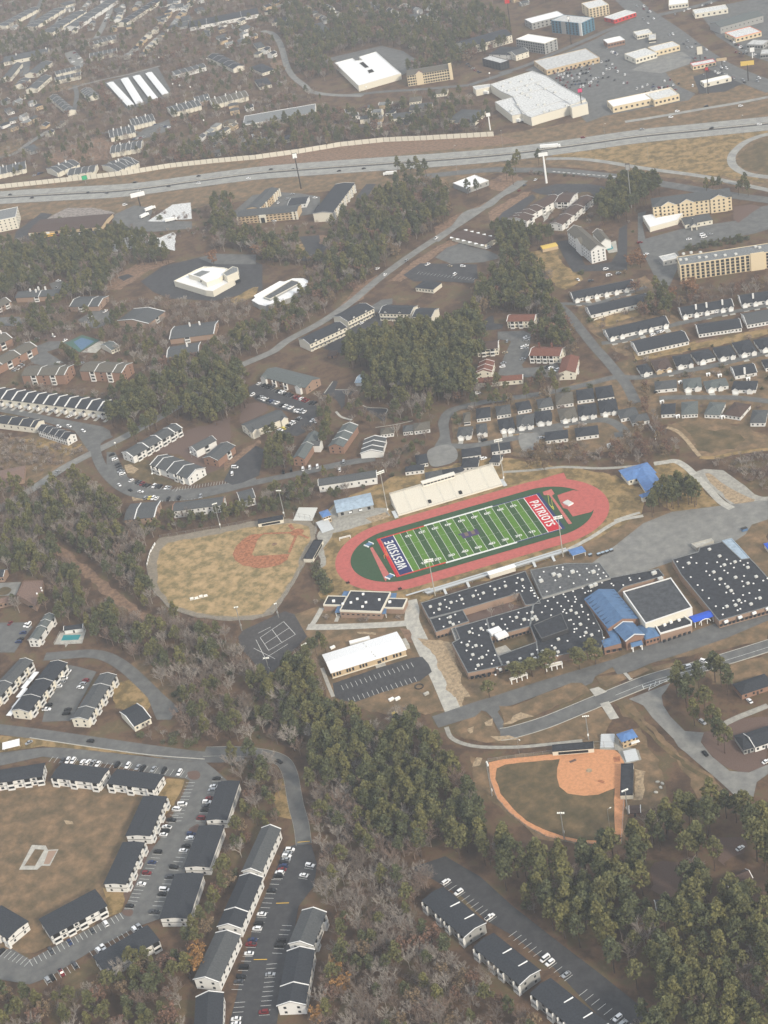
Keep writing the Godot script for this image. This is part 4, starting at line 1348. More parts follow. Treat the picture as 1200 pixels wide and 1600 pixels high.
	patch("bare_soil", "w 1130,600 1400,900 1480,1240 1400,1260 1230,950", 1, "sand", 1.5)
	patch("bare_soil", "s 90,830 400,860 470,1200 560,1380 400,1390 230,1000", 2, "sand", 1.5)
	patch("lawn", "w 0,510 850,500 900,640 600,600 300,700 200,760 0,800", 2, "brown_grass", 1.0)
	patch("bare_soil", "w 470,530 640,530 640,550 480,550", 3, "sand", 0.8)
	patch("bare_soil", "w 870,490 960,500 990,640 920,600", 3, "orange_dirt", 0.8)
	var lot := patch("car_park", "w 240,1010 620,880 980,770 1080,760 1140,830 1170,900 1060,985 700,1095 440,1190 330,1170 260,1140", 3, "asphalt_dark", 0.0, false, true)
	stalls(lot, "w 330,1050 985,835", "...............", "on the small school car park", 5.0)
	stalls(lot, "w 395,1170 1015,970", "..............", "on the small school car park", 5.0)
	road("walkway", "w 140,865 190,1000 245,1135", 2.2, 4, "concrete")
	patch("tennis_court", "l 610,860 640,820 900,700 960,720 1040,860 700,1010 620,930", 2, "court", 0.0, false, true)
	var tc := patch("tennis_court", "K 0,430 150,360 235,470 60,650 0,600 -60,520", 3, "court", 0.0, false, true)
	var lb := MB.new()
	for q in ["K 20,470 130,395", "K 60,530 185,455", "K 20,470 60,530", "K 130,395 185,455", "K 75,432 120,492", "K -10,520 90,570", "K 40,500 155,425", "K 0,480 50,580", "K 30,575 150,500", "K 10,450 70,420"]:
		var g := gpts(q)
		var d := (g[1] - g[0]).normalized() * 0.12
		var e := Vector3(-d.z, 0, d.x)
		var yy := Vector3(0, sheet_at[tc] + 0.008 * (lb.v.size() / 6 % 2 + 1), 0)
		lb.quad(g[0] + e + yy, g[1] + e + yy, g[1] - e + yy, g[0] - e + yy, Vector3.UP)
	part(tc, "court_lines", lb.mesh(), M("paint"))
	floodlight("thin floodlight pole at the upper corner of the grey tennis courts", "K 65,640 100,500", 12.0, 4, 1, "steel")
	floodlight("thin floodlight pole beside the pines at the tennis courts", "K 243,575 150,500", 12.0, 4, 1, "steel")
	# --- main school: flat black wings
	var o := thing("school_building", "sprawling low school with black flat roofs and many white vents", "school", "", gpts("X 840,980")[0])
	flat_poly(o, "X 657.5,942.5 821,892.5 845,943 821,946 811.7,926.7 723,953 670,966.7", 4.6, "brick_tan", "membrane", "roof_grey")
	flat_poly(o, "X 671.5,967.5 723,953.5 733,971 681,988", 4.3, "brick_tan", "membrane", "roof_grey")
	flat_poly(o, "X 828.5,891 883,881 937,880 954,902.5 847.5,934", 6.0, "grey_wall", "membrane_grey", "roof_grey")
	flat_poly(o, "X 711,981 760,966.5 767,996 778,1025 785,1041 731,1052 706,1005 718,998", 4.7, "brick_tan", "membrane", "roof_grey")
	flat_poly(o, "X 760.5,966 833,945.3 828,979 767.5,995.5", 4.65, "brick_tan", "membrane", "roof_grey")
	flat_poly(o, "X 833.5,945 847.5,934.5 954,903 1029,889 1038,900 975,917.5 962,930 920,946 941,986 944,1004 939,1012.5 842,1030 838,1003 828.5,979", 4.75, "brick_tan", "membrane", "roof_grey")
	flat_poly(o, "X 778.5,1024.5 838,1003.5 842,1030 785.5,1040.5", 4.62, "brick_tan", "membrane", "roof_grey")
	flat_poly(o, "t 200,700 275,828 528,738 465,590", 7.2, "dark_wall", "membrane", "membrane_grey", 4.6)
	# gym, its low front block and the east wing
	flat_poly(o, "L 520,315 745,250 845,390 625,465", 9.5, "cream", "membrane_mid", "white", 0.0, 0.6, 0.5)
	flat_poly(o, "L 668,472 800,425 843,455 843,472 695,515", 5.0, "brick_tan", "membrane", "white", 0.0, 0.6, 0.9)
	flat_poly(o, "u 300,325 545,255 560,215 770,158 950,325 1030,315 1090,375 1290,600 1290,745 740,902 385,470", 5.2, "brick_tan", "membrane", "roof_grey")
	patch("courtyard", "X 767,1002 828,986 838,1010 778,1031", 2, "olive_grass")
	patch("courtyard", "s 500,590 900,480 1080,540 570,700", 2, "mulch")
	patch("patio", "s 780,930 900,890 970,960 850,1010", 3, "concrete")
	# window bays along the street fronts of the wings
	for q in [["u 740,930 1290,775", 5.2, 14], ["L 700,540 842,492", 5.0, 6], ["s 560,1180 760,1150", 4.7, 5], ["L 410,592 520,572", 4.7, 4], ["s 250,800 390,760", 4.3, 4], ["X 733,1056 840,1034", 4.6, 12], ["s 765,845 1125,742", 4.6, 10]]:
		var g := gpts(q[0], q[1] - 0.8)
		var dr := g[1] - g[0]
		var bs := Basis(Vector3.UP, atan2(-dr.z, dr.x))
		var outw := Vector3(-dr.z, 0, dr.x).normalized()
		if outw.z < 0:
			outw = -outw
		for k in q[2]:
			bx(o, "window", g[0].lerp(g[1], (k + 0.5) / q[2]) - o.position + outw * 0.1 + Vector3(0, -1.3, 0), Vector3(dr.length() / q[2] * 0.55, 1.6, 0.25), "glass", bs)
	for p in gpts("u 805,895 935,855 1068,815 1195,775", 5.2):
		bx(o, "white_hood", p - o.position + Vector3(0, -0.5, 0.6), Vector3(2.4, 1.2, 1.2), "unit_white", Basis(Vector3.UP, 0.28))
	vents(o, "s 228,582 330,460 345,527 372,540 440,472 467,418 505,497 620,373 660,450 642,412 755,333 843,350 797,408 890,290 1000,303 1013,253 1060,330 1073,347 1003,373 1140,350 1055,377 1135,375 1165,400 1170,425 427,598 355,628 280,640 318,712 463,668 585,728 715,690 690,745 592,772 650,792 558,850 675,890 590,905 485,860 533,935 737,938 720,975 650,1010 573,1020 678,1065 770,1060 785,1028 800,978 805,1163 620,1108 820,1103 862,640 1020,580 965,660 1045,690 940,620 1100,585 1115,650 915,730 895,692", 4.7, Vector3(0.85, 0.5, 0.75), "unit_white", "roof_vent")
	vents(o, "t 43,302 53,255 113,347 43,373 95,378 177,348 190,372 210,400 215,425 243,442 335,470 390,435 312,520 482,408 572,380 500,432 527,470 425,488 660,352 685,395 715,380 740,377 843,300 932,308 950,325 1042,322 665,573 712,600 717,643 765,680 628,622 552,648 578,687 533,652 605,730 583,762 585,735 640,808 677,797 700,723 560,520 490,553 510,585 478,572 372,548 280,577 460,520 365,605 590,432 600,455 590,480 655,525 650,510 520,845 372,890 425,985 235,930 150,1015 815,752 860,815 1110,275 1100,255 1195,260", 4.8, Vector3(0.85, 0.5, 0.75), "unit_white", "roof_vent")
	vents(o, "t 475,155 475,175 530,240 405,277 577,305 420,160 610,195 700,167 633,228 723,203 788,142 813,175 857,207 803,222 828,258 883,240 703,270 325,382 450,343 297,197 260,245", 6.0, Vector3(0.85, 0.5, 0.75), "unit_white", "roof_vent")
	vents(o, "u 350,342 403,397 478,303 528,355 625,358 475,487 540,562 585,610 645,685 710,760 775,838 700,510 745,557 723,348 757,387 790,425 822,448 813,322 850,360 880,398 940,335 973,373 1010,355 797,550 808,632 875,640 780,778 875,708 965,655 985,712 950,727 1025,637 970,573 1063,547 958,527 975,477 1118,610 1155,520 1195,500 1040,735 1085,687 940,785 915,798 620,433 652,470", 5.3, Vector3(0.85, 0.5, 0.75), "unit_white", "roof_vent")
	vents(o, "s 193,520 283,497 275,545 387,480 487,450 595,420 690,392 797,358 897,327 1055,267 380,617 377,668 407,685 560,758 780,685 668,725 735,745 540,880 620,885 590,970 678,995 640,1070 920,1045 1035,1010 1080,1040 1150,970 850,1110 1000,620 1075,640 1150,635", 4.7, Vector3(1.7, 1.1, 1.4), "unit", "air_handler")
	vents(o, "t 187,573 215,615 230,640 110,640 40,620 600,580 640,685 550,555 690,763 745,785 433,825 400,908 430,945 285,940 190,972 75,1010 215,1005 95,268", 4.8, Vector3(1.7, 1.1, 1.4), "unit", "air_handler")
	vents(o, "t 270,275 440,225 390,215 565,190 760,190 780,310 740,325", 6.0, Vector3(2.4, 1.5, 2.0), "unit", "air_handler")
	vents(o, "u 650,222 455,352 690,435 752,500 790,368 820,575 853,610 895,485 1010,392 1088,478 1010,540 925,700 813,757 895,745 1123,680 890,340 745,285 1040,735", 5.3, Vector3(1.8, 1.1, 1.5), "unit", "air_handler")
	vents(o, "u 130,440 190,495", 4.8, Vector3(3.0, 1.6, 2.0), "unit", "air_handler")
	vents(o, "u 290,905 365,885 230,930", 5.0, Vector3(1.6, 1.1, 1.4), "unit_white", "air_handler")
	vents(o, "s 800,745 860,785", 4.75, Vector3(7.0, 1.6, 5.0), "roof_white", "air_handler")
	# auditorium under the blue standing-seam roof
	var au := bld("blue metal gabled roof with dark wedge stains between the black school roofs", "hall", "", "auditorium", "t 895,735 680,455 960,360", {"he": 7.5, "rise": 3.6, "wall": "brick", "rmat": "metal_blue_dull", "over": 0.3, "trims": []})
	for k in 8:
		for sg in [-1.0, 1.0]:
			var x: float = lerpf(-0.44, 0.36, k / 7.0) * au.L
			var z0: float = sg * au.D * 0.47
			var yz := func(z: float) -> float: return 7.53 + 3.6 * (1.0 - absf(z) / (au.D * 0.5))
			var z1: float = sg * au.D * (0.26 if sg > 0 else 0.3)
			var sb := MB.new()
			sb.tri(Vector3(x - 0.7, yz.call(z0), z0), Vector3(x + 0.9, yz.call(z0), z0), Vector3(x + 0.2, yz.call(z1), z1), Vector3.UP)
			part(au.n, "stain", sb.mesh(), M("stain"))
	var sr := MB.new()
	for k in 26:
		var x := lerpf(-0.49, 0.49, k / 25.0) * au.L
		for sg in [-1.0, 1.0]:
			sr.slab(Vector3(x - 0.05, 7.52, sg * au.D * 0.5), Vector3(x + 0.05, 7.52, sg * au.D * 0.5), Vector3(x + 0.05, 11.12, 0), Vector3(x - 0.05, 11.12, 0), Vector3(0, 0.08, 0))
	part(au.n, "roof_seams", sr.mesh(), M("metal_blue_dull"))
	bx(au.n, "rooftop_unit", Vector3(au.L * 0.5 + 2.5, 6.0, 0), Vector3(5.0, 3.0, 6.0), "roof_pale")
	var po := bld("blue gabled entrance porch with white posts at the school front", "porch", "", "school_entrance", "L 530,556 487,490 568,448", {"he": 6.5, "rise": 2.6, "wall": "brick", "rmat": "metal_blue_dull", "over": 0.5, "trims": [0.0, 1.0], "tw": 0.6, "th": 0.3})
	var hp := bld("low blue hipped roof beside the school entrance porch", "annexe", "", "entrance_annexe", "L 622,540 690,520 655,455", {"he": 4.8, "rise": 2.0, "roof": "hip", "wall": "brick", "rmat": "metal_blue_dull", "over": 0.3, "nw": 4})
	var l2 := thing("blue_lean_roof", "flat blue metal roof section left of the school entrance", "roof", "", gpts("L 460,540")[0])
	flat_poly(l2, "L 420,545 462,530 440,490 485,490 512,555 432,577", 5.1, "brick", "metal_blue_dull", "metal_blue_dull")
	var cp := bld("small blue entrance canopy on white posts at the drive", "canopy", "", "entrance_canopy", "L 560,575 612,560 605,538", {"he": 4.2, "rise": 1.2, "y0": 3.6, "wall": "white", "rmat": "metal_blue_dull", "trims": []})
	for sx in [-1.0, 1.0]:
		for sz in [-1.0, 1.0]:
			bx(cp.n, "post", Vector3(sx * (cp.L * 0.5 - 0.7), 1.8, sz * (cp.D * 0.5 - 0.7)), Vector3(0.6, 3.6, 0.6), "unit_white")
	var bc := bld("bright blue canvas entrance canopy with a white arch between the school wings", "canopy", "", "entrance_canopy", "L 850,462 945,425 930,395", {"he": 4.4, "rise": 0.8, "y0": 3.9, "wall": "canvas_blue", "rmat": "canvas_blue", "trims": []})
	for sx in [-0.42, -0.14, 0.14, 0.42]:
		bx(bc.n, "post", Vector3(sx * bc.L, 1.95, bc.D * 0.4), Vector3(0.35, 3.9, 0.35), "unit_white")
	var ab := MB.new()
	for k in 8:
		var t0 := PI * k / 8.0
		var t1 := PI * (k + 1) / 8.0
		ab.tube(Vector3(cos(t0) * 3.6, 2.0 + sin(t0) * 2.6, bc.D * 0.5 + 0.3), Vector3(cos(t1) * 3.6, 2.0 + sin(t1) * 2.6, bc.D * 0.5 + 0.3), 0.2, 0.2, 5)
	part(bc.n, "arch", ab.mesh(), M("unit_white"))
	var rp := thing("metal_lean_to", "pale blue-grey metal roof strip along the east school wing", "shed", "", gpts("u 900,240")[0])
	flat_poly(rp, "u 770,150 860,130 1030,313 950,333", 4.4, "grey_wall", "metal_blue_pale", "metal_blue_pale")
	var yd := thing("screen_wall", "pale concrete yard screen behind the east school wing", "wall", "", gpts("u 580,180")[0])
	flat_poly(yd, "u 480,180 670,130 690,150 530,220", 2.2, "concrete", "concrete", "concrete")
	for q in ["n 550,170 660,135 650,125", "n 770,90 880,70 870,55"]:
		var pv := bld("white flat porch canopy on posts at the school front", "canopy", "school front porches", "porch_canopy", q, {"roof": "flat", "he": 3.2, "y0": 2.7, "wall": "white", "rmat": "cream", "cap": 0.3, "keep": 0.5})
		for k in 4:
			bx(pv.n, "post", Vector3(lerpf(-0.45, 0.45, k / 3.0) * pv.L, 1.35, pv.D * 0.4), Vector3(0.5, 2.7, 0.5), "unit_white")
	var wc := bld("grey covered link roof between the school wings", "canopy", "", "covered_link", "s 432,845 500,828 455,715", {"roof": "flat", "he": 3.4, "wall": "grey_wall", "rmat": "roof_grey", "trim": "concrete", "keep": 0.0})
	# --- field house
	var fh := bld("field house with a black flat roof and cream band beside the track bend", "building", "", "field_house", "w 305,322 690,338 783,152", {"roof": "flat", "he": 5.6, "wall": "brick_tan", "rmat": "membrane", "trim": "cream", "cap": 0.5, "capy": 1.4, "nw": 8, "ww": 1.6, "wh": 0.8})
	vents(fh.n, "w 480,180 670,187 455,230 560,237 417,272 555,278 347,300", 5.6, Vector3(1.5, 0.8, 1.5), "unit_white", "roof_vent")
	for q in [["w 150,272 330,277 372,190", "low black-roofed left wing of the field house"], ["w 715,297 897,302 940,212", "low black-roofed right wing of the field house"]]:
		var wg := bld(q[1], "building", "field house wings", "field_house_wing", q[0], {"roof": "flat", "he": 4.4, "wall": "brick_tan", "rmat": "membrane", "trim": "cream", "cap": 0.5, "capy": 1.2, "keep": 0.5})
		vents(wg.n, "w 252,230" if "left" in q[1] else "w 768,250", 4.4, Vector3(1.8, 0.9, 1.8), "unit_white", "roof_vent")
	for q in ["w 325,195 385,200 400,150", "w 268,340 320,345 330,290", "w 770,205 840,208 830,168", "w 695,355 745,352 740,305"]:
		var g := bld("small blue metal canopy at a corner of the field house", "canopy", "field house canopies", "corner_canopy", q, {"roof": "shed", "he": 3.4, "rise": 0.5, "y0": 2.9, "wall": "grey_wall", "rmat": "metal_blue_dull", "keep": 0.3})
		for sx in [-1.0, 1.0]:
			bx(g.n, "post", Vector3(sx * (g.L * 0.5 - 0.4), 1.45, g.D * 0.4), Vector3(0.3, 2.9, 0.3), "unit_white")
	# --- long classroom block with the white roof
	var cl := bld("long tan brick classroom block with a bright white roof", "building", "", "classroom_block", "w 220,912 935,690 840,520", {"he": 4.6, "rise": 1.3, "wall": "tan_wall", "rmat": "roof_white", "over": 0.7, "trims": [], "wh": 1.8, "ww": 1.3})
	for f in [0.02, 0.065, 0.1, 0.2, 0.235, 0.28, 0.38, 0.42, 0.46, 0.69, 0.735, 0.84, 0.88, 0.93]:
		bx(cl.n, "window", Vector3((f - 0.5) * (cl.L - 2.0), 2.4, cl.D * 0.5 - 0.66), Vector3(1.1, 2.2, 0.2), "glass")
	bx(cl.n, "door", Vector3(0.13 * cl.L, 1.2, cl.D * 0.5 - 0.6), Vector3(2.2, 2.4, 0.2), "steel_dark")
	bx(cl.n, "plinth", Vector3(0, 0.3, cl.D * 0.5 - 0.55), Vector3(cl.L - 1.0, 0.6, 0.3), "cream")
	bx(cl.n, "entrance_step", Vector3(0.13 * cl.L, 0.2, cl.D * 0.5 + 1.3), Vector3(6.0, 0.4, 2.6), "concrete")
	vents(cl.n, "w 553,625 565,660 598,717 607,742 618,762", 5.4, Vector3(0.6, 0.5, 0.6), "unit", "roof_vent")
	bx(cl.n, "side_porch", Vector3(cl.L * 0.5 + 1.8, 1.4, 0), Vector3(3.0, 2.8, 8.0), "concrete")
	var tr := bld("long narrow white trailer behind the white-roofed classroom block", "trailer", "", "storage_trailer", "w 400,640 590,590 582,562", {"roof": "flat", "he": 3.0, "wall": "roof_pale", "rmat": "roof_white", "keep": 0.5})
	bx(tr.n, "door", Vector3(tr.L * 0.3, 1.2, tr.D * 0.5), Vector3(1.2, 2.0, 0.14), "unit")
	# blue pavilions
	var pvn := bld("blue metal L-shaped pavilion above the track", "pavilion", "", "blue_pavilion", "v 95,262 320,192 262,105", {"he": 4.6, "rise": 2.0, "roof": "hip", "wall": "cream", "rmat": "metal_blue", "over": 1.2, "nw": 5})
	var f2 := frame3("v 265,340 185,175 262,150", 4.6)
	var lc: Vector3 = pvn.n.transform.affine_inverse() * (f2[0] as Vector3)
	var wing := Node3D.new()
	wing.name = "wing"
	pvn.n.add_child(wing)
	wing.position = lc
	wing.rotation.y = float(f2[1]) - pvn.n.rotation.y
	body(wing, Vector3.ZERO, gpts("v 265,340", 4.6)[0].distance_to(gpts("v 185,175", 4.6)[0]), gpts("v 265,340", 4.6)[0].distance_to(gpts("v 400,290", 4.6)[0]), {"he": 4.7, "rise": 2.2, "roof": "gable", "trims": [], "wall": "cream", "rmat": "metal_blue", "over": 1.2, "nb": 4})
	mark_rect(f2[0], f2[1], 24.0, 14.0, 2.0)
	var ew := bld("blue metal end pavilion half hidden by pines", "pavilion", "", "blue_pavilion", "v 215,390 435,310 410,288", {"he": 4.4, "rise": 1.5, "roof": "hip", "wall": "cream", "rmat": "metal_blue", "over": 1.0, "nw": 4})
	var ks := bld("small blue metal kiosk roof on posts beside the floodlight", "kiosk", "", "ticket_kiosk", "r 685,890 815,850 775,795", {"he": 3.4, "rise": 0.6, "roof": "hip", "y0": 2.6, "wall": "cream", "rmat": "metal_blue", "over": 0.5})
	for sx in [-1.0, 1.0]:
		for sz in [-1.0, 1.0]:
			bx(ks.n, "post", Vector3(sx * (ks.L * 0.5 - 0.7), 1.3, sz * (ks.D * 0.5 - 0.7)), Vector3(0.3, 2.6, 0.3), "unit_white")
	var bl := bld("long pale blue metal roofed shed above the stadium", "shed", "", "field_shed", "p 155,368 505,292 475,178", {"he": 4.2, "rise": 1.6, "wall": "grey_wall", "rmat": "metal_blue_pale", "over": 0.6, "trims": [], "nw": 4, "ww": 2.0, "wh": 2.2, "gmat": "opening"})
	for f in [-0.14, 0.13]:
		bx(bl.n, "door_hood", Vector3(f * bl.L, 2.6, bl.D * 0.5 + 0.3), Vector3(2.2, 0.3, 2.0), "unit_white")
	var kk := bld("bright blue roofed ticket hut at the right edge of the school yard", "hut", "", "ticket_hut", "u 1195,240 1270,215 1245,150", {"he": 3.2, "rise": 0.9, "roof": "hip", "wall": "cream", "rmat": "canvas_blue"})
	# bins and small things
	for p in gpts("r 855,895 935,888 972,876 1012,864 1052,850"):
		var bn := thing("rubbish_bin", "dark wheeled rubbish container with a pale lid in the row by the blue kiosk", "bin", "rubbish containers by the kiosk", p + Vector3(0, 0.2, 0), 0.3)
		bx(bn, "bin_body", Vector3(0, 0.7, 0), Vector3(2.2, 1.4, 1.6), "steel_dark")
		bx(bn, "lid", Vector3(0, 1.46, 0), Vector3(2.3, 0.12, 1.7), "metal_blue_pale")
	var dm := gpts("u 978,55")[0]
	var du := thing("rubbish_bin", "blue waste container at the edge of the grey school car park", "bin", "", dm + Vector3(0, 0.3, 0), 0.2)
	bx(du, "bin_body", Vector3(0, 0.8, 0), Vector3(3.6, 1.6, 2.4), "metal_blue_dull")
	bx(du, "lid", Vector3(0, 1.66, 0), Vector3(3.6, 0.1, 2.4), "steel_dark")
	for q in [["w 790,1165", "white utility box on brown grass near the small school car park", "unit_white"], ["w 848,1158", "round white water tank on brown grass below the car park", "unit_white"], ["w 1118,1112", "pale concrete slab cover beside the walkway", "concrete"], ["K 650,828", "yellow painted skip on brown grass near the pines", "sign_yellow"], ["w 240,678", "white shed box behind the classroom block", "unit_white"]]:
		var at := gpts(q[0])[0]
		var ub := thing("utility_box", q[1], "box", "", at, 0.4)
		bx(ub, "box_body", Vector3(0, 0.6, 0), Vector3(3.0, 1.2, 1.6), q[2])
		bx(ub, "lid", Vector3(0, 1.25, 0), Vector3(3.2, 0.1, 1.8), q[2])
	var ug := gpts("w 1050,1040")[0]
	var rg := MB.new()
	for k in 12:
		rg.tube(Vector3(cos(TAU * k / 12) * 2.4, 0.4, sin(TAU * k / 12) * 2.4), Vector3(cos(TAU * (k + 1) / 12) * 2.4, 0.4, sin(TAU * (k + 1) / 12) * 2.4), 0.35, 0.35, 5)
	var rn := thing("tyre_ring", "dark ring beside the lower edge of the small school car park", "ring", "", ug)
	part(rn, "ring_body", rg.mesh(), M("steel_dark"))
	for q in ["X 908,1085 914,1080"]:
		pass

# ---------------------------------------------------------------- ball fields
func bleacher(label: String, s: String, rows: int, mk := "aluminium") -> void:
	var f := frame3(s, 0.6)
	var o := thing("bleachers", label, "bleachers", "", f[0], f[1])
	mark_rect(f[0], f[1], f[2], f[3], 1.0)
	for k in rows:
		bx(o, "bench_row", Vector3(0, 0.4 + k * 0.35, f[3] * (0.5 - (k + 0.5) / rows)), Vector3(f[2], 0.12, f[3] / rows * 0.85), mk)
	bx(o, "frame", Vector3(0, 0.4 + rows * 0.16, 0), Vector3(f[2] - 0.4, 0.1, f[3]), mk, Basis(Vector3.RIGHT, atan2(rows * 0.35, f[3])))

func dugout(label: String, s: String) -> void:
	var b := bld(label, "dugout", "dugouts of the ball fields", "dugout", s, {"roof": "flat", "he": 3.0, "wall": "cream", "rmat": "membrane", "trim": "membrane", "keep": 1.0})
	bx(b.n, "opening", Vector3(0, 1.4, b.D * 0.5), Vector3(b.L * 0.72, 1.6, 0.2), "opening")

func clay_path(s: String, w: float, mk := "clay_red") -> void:
	struct("base_path", ribbon_mesh(poly2(s), w, next_y(4)), mk)

func disc(nm: String, s: String, r: float, layer: int, mk: String) -> void:
	var c := poly2(s)[0]
	var q := PackedVector2Array()
	for k in 20:
		q.append(c + Vector2(cos(TAU * k / 20), sin(TAU * k / 20)) * r)
	struct(nm, sheet_mesh(q, next_y(layer)), mk)

func ball_fields() -> void:
	patch("warning_track", "l 120,243 500,178 700,138 960,122 1060,138 1098,180 1092,245 1045,335 1035,392 885,645 825,720 700,752 520,758 350,738 200,693 145,650 70,560 38,440 58,330 98,270", 1, "gravel_brown", 0.8, false, true)
	patch("baseball_outfield", "l 165,272 500,215 700,172 960,150 1050,170 1062,240 1005,350 990,420 852,640 760,718 550,735 350,715 180,650 112,540 92,420 112,330", 2, "ball_grass", 1.0)
	patch("baseball_infield_dirt", "l 770,216 690,224 640,250 595,295 575,345 592,385 640,415 720,432 800,430 870,412 915,380 928,345 900,345 710,357 693,345 735,250", 3, "clay_red", 0.35)
	clay_path("l 765,217 850,214 945,211", 2.0)
	clay_path("l 928,335 948,285 970,232", 2.0)
	clay_path("l 930,160 952,190", 2.6)
	clay_path("l 1000,222 1050,246", 1.8)
	disc("home_plate_circle", "l 978,208", 4.6, 4, "clay_red")
	disc("pitching_mound", "l 836,282", 1.8, 4, "orange_dirt")
	fence("low rail fence along the third base side of the baseball field", "l 120,240 500,178 695,142", 2.0, "steel", 6.0)
	fence("white padded wall at the far corner of the baseball outfield", "l 38,420 58,340 92,280", 1.6, "unit_white", 4.0, true, "outfield_wall", "", "wall")
	fence("chain fence round the near edge of the baseball outfield", "l 38,425 65,560 150,655 205,695 350,740 520,760 700,755 820,720 880,645 1035,395", 1.8, "steel", 6.0)
	fence("tall chain backstop fence behind home plate of the baseball field", "l 960,118 1062,134 1102,180 1095,250", 4.5, "steel", 5.0)
	dugout("long black-roofed dugout with white ends above the baseball infield", "l 735,150 893,128 885,103")
	dugout("black-roofed dugout beside the path to the track", "l 1085,376 1122,260 1070,250")
	bleacher("grey steel bleacher behind the baseball backstop", "l 965,128 1080,138 1095,72", 7, "unit")
	bleacher("pale steel bleacher below the baseball press box", "l 1122,218 1192,188 1182,128", 7)
	var pb := bld("small baseball press box with a blue roof and tan walls", "press box", "", "press_box", "l 1132,118 1188,98 1172,60", {"he": 5.4, "rise": 1.2, "roof": "hip", "wall": "tan_wall", "rmat": "metal_blue", "over": 0.6, "nw": 3, "st": 2, "wh": 1.0})
	bx(pb.n, "banner", Vector3(0, 3.1, pb.D * 0.5 - 0.5), Vector3(pb.L - 1.6, 0.5, 0.2), "unit_white")
	floodlight("floodlight pole on the third base side of the baseball field", "l 500,186 560,300", 21.0, 4, 1, "steel")
	floodlight("floodlight pole beside the upper dugout of the baseball field", "l 900,112 860,200", 22.0, 4, 1, "steel")
	floodlight("floodlight pole at the near edge of the baseball outfield", "l 632,822 620,600", 18.0, 3, 1, "steel")
	floodlight("short floodlight pole between the baseball field and the tennis courts", "l 862,742 800,600", 11.0, 2, 1, "steel")
	var sc := gpts("l 363,616")[0]
	var so := thing("batting_screen", "low row of white screens standing in the baseball outfield", "screen", "", sc + Vector3(0, 0.15, 0), 0.1)
	for k in 4:
		bx(so, "screen_panel", Vector3(k * 3.0 - 4.5, 0.8, (k % 2) * 0.8), Vector3(2.4, 1.5, 0.25), "unit_white")
	bx(so, "base_rail", Vector3(0, 0.1, 1.0), Vector3(12.0, 0.15, 0.2), "unit_white")
	patch("entrance_plaza", "p -20,560 130,300 620,330 660,390 560,430 300,520 130,560 40,700 60,860 -10,900", 2, "gravel", 1.0)
	patch("bare_soil", "p 430,420 620,360 650,400 500,460", 3, "sand", 1.2)
	# softball
	patch("softball_surround", "m -20,330 90,340 490,290 760,200 1040,150 1180,420 1240,640 960,700 940,880 640,880 400,840 160,640 60,560 -20,640", 1, "brown_grass", 1.5)
	patch("softball_clay", "m 95,365 180,348 490,316 560,298 720,285 880,286 935,330 945,450 945,600 932,790 922,872 800,880 640,866 450,826 330,762 218,672 148,590 108,480", 2, "clay", 0.3, false, true)
	patch("softball_outfield", "m 145,405 200,378 540,345 525,400 520,460 540,520 590,560 690,578 780,565 880,530 880,790 858,830 800,852 650,848 560,830 430,785 330,730 240,650 170,560 140,470", 3, "olive_grass", 0.4)
	clay_path("m 600,365 640,350", 1.6, "mulch")
	clay_path("m 875,350 915,345", 4.0, "clay_red")
	clay_path("m 780,480 815,492", 1.8, "clay_red")
	disc("pitching_circle", "m 722,418", 1.6, 4, "sand")
	fence("chain fence round the softball outfield", "m 92,362 106,480 146,592 216,676 328,768 448,832 640,872 800,886", 1.8, "steel", 6.0)
	fence("chain fence along the first base line of the softball field", "m 924,875 940,600", 1.8, "steel", 5.0)
	fence("chain fence along the third base line of the softball field", "m 92,358 490,305", 1.8, "steel", 5.0)
	dugout("long black-roofed dugout above the softball infield", "m 493,296 752,278 748,237")
	dugout("black-roofed dugout on the first base side of the softball field", "m 997,568 998,372 920,374")
	var sp := bld("softball press box with a blue hipped roof and tan lower floor", "press box", "", "press_box", "m 925,238 1028,205 992,155", {"he": 5.6, "rise": 1.8, "roof": "hip", "wall": "tan_wall", "rmat": "metal_blue", "over": 0.9, "nw": 3, "ne": 2, "st": 2, "wh": 1.0})
	bx(sp.n, "balcony", Vector3(sp.L * 0.3, 2.8, sp.D * 0.5), Vector3(sp.L * 0.5, 0.5, 1.6), "unit_white")
	patch("concrete_apron", "m 790,195 880,190 940,260 1030,290 1050,350 950,380 900,290 790,285", 3, "gravel")
	bleacher("grey bleacher beside the upper softball dugout", "m 795,270 882,272 880,203", 6)
	bleacher("grey bleacher by the softball backstop", "m 950,366 1030,346 1018,290", 6)
	fence("tall chain backstop behind the softball home plate", "m 755,275 880,278 935,315 940,372", 4.5, "steel", 5.0)
	floodlight("thin floodlight pole above the softball dugout", "m 720,226 730,400", 17.0, 4, 1, "steel")
	floodlight("floodlight pole in the softball outfield", "m 567,842 600,600", 17.0, 4, 1, "steel")
	floodlight("floodlight pole at the far corner of the softball outfield", "m 115,575 400,500", 22.0, 4, 1, "steel")
	floodlight("floodlight pole at the softball first base dugout", "m 965,690 800,500", 16.0, 4, 1, "steel")
	lamp_post("thin steel pole beside the path above the softball field", "m 287,315", 11.0, "poles by the softball field")
	lamp_post("thin foul pole on the softball grass", "m 850,772", 12.0, "poles by the softball field")
	var sh := bld("small dark red shed below the softball dugout", "shed", "", "garden_shed", "m 970,685 1045,680 1045,630", {"he": 2.6, "rise": 0.9, "wall": "brick", "rmat": "shingle_brown", "door": 0.5})
	patch("bare_soil", "m 1010,400 1070,420 1060,600 1000,600", 3, "sand", 1.0)
	patch("bare_soil", "m 20,330 60,330 40,380 -20,400", 3, "sand", 1.0)
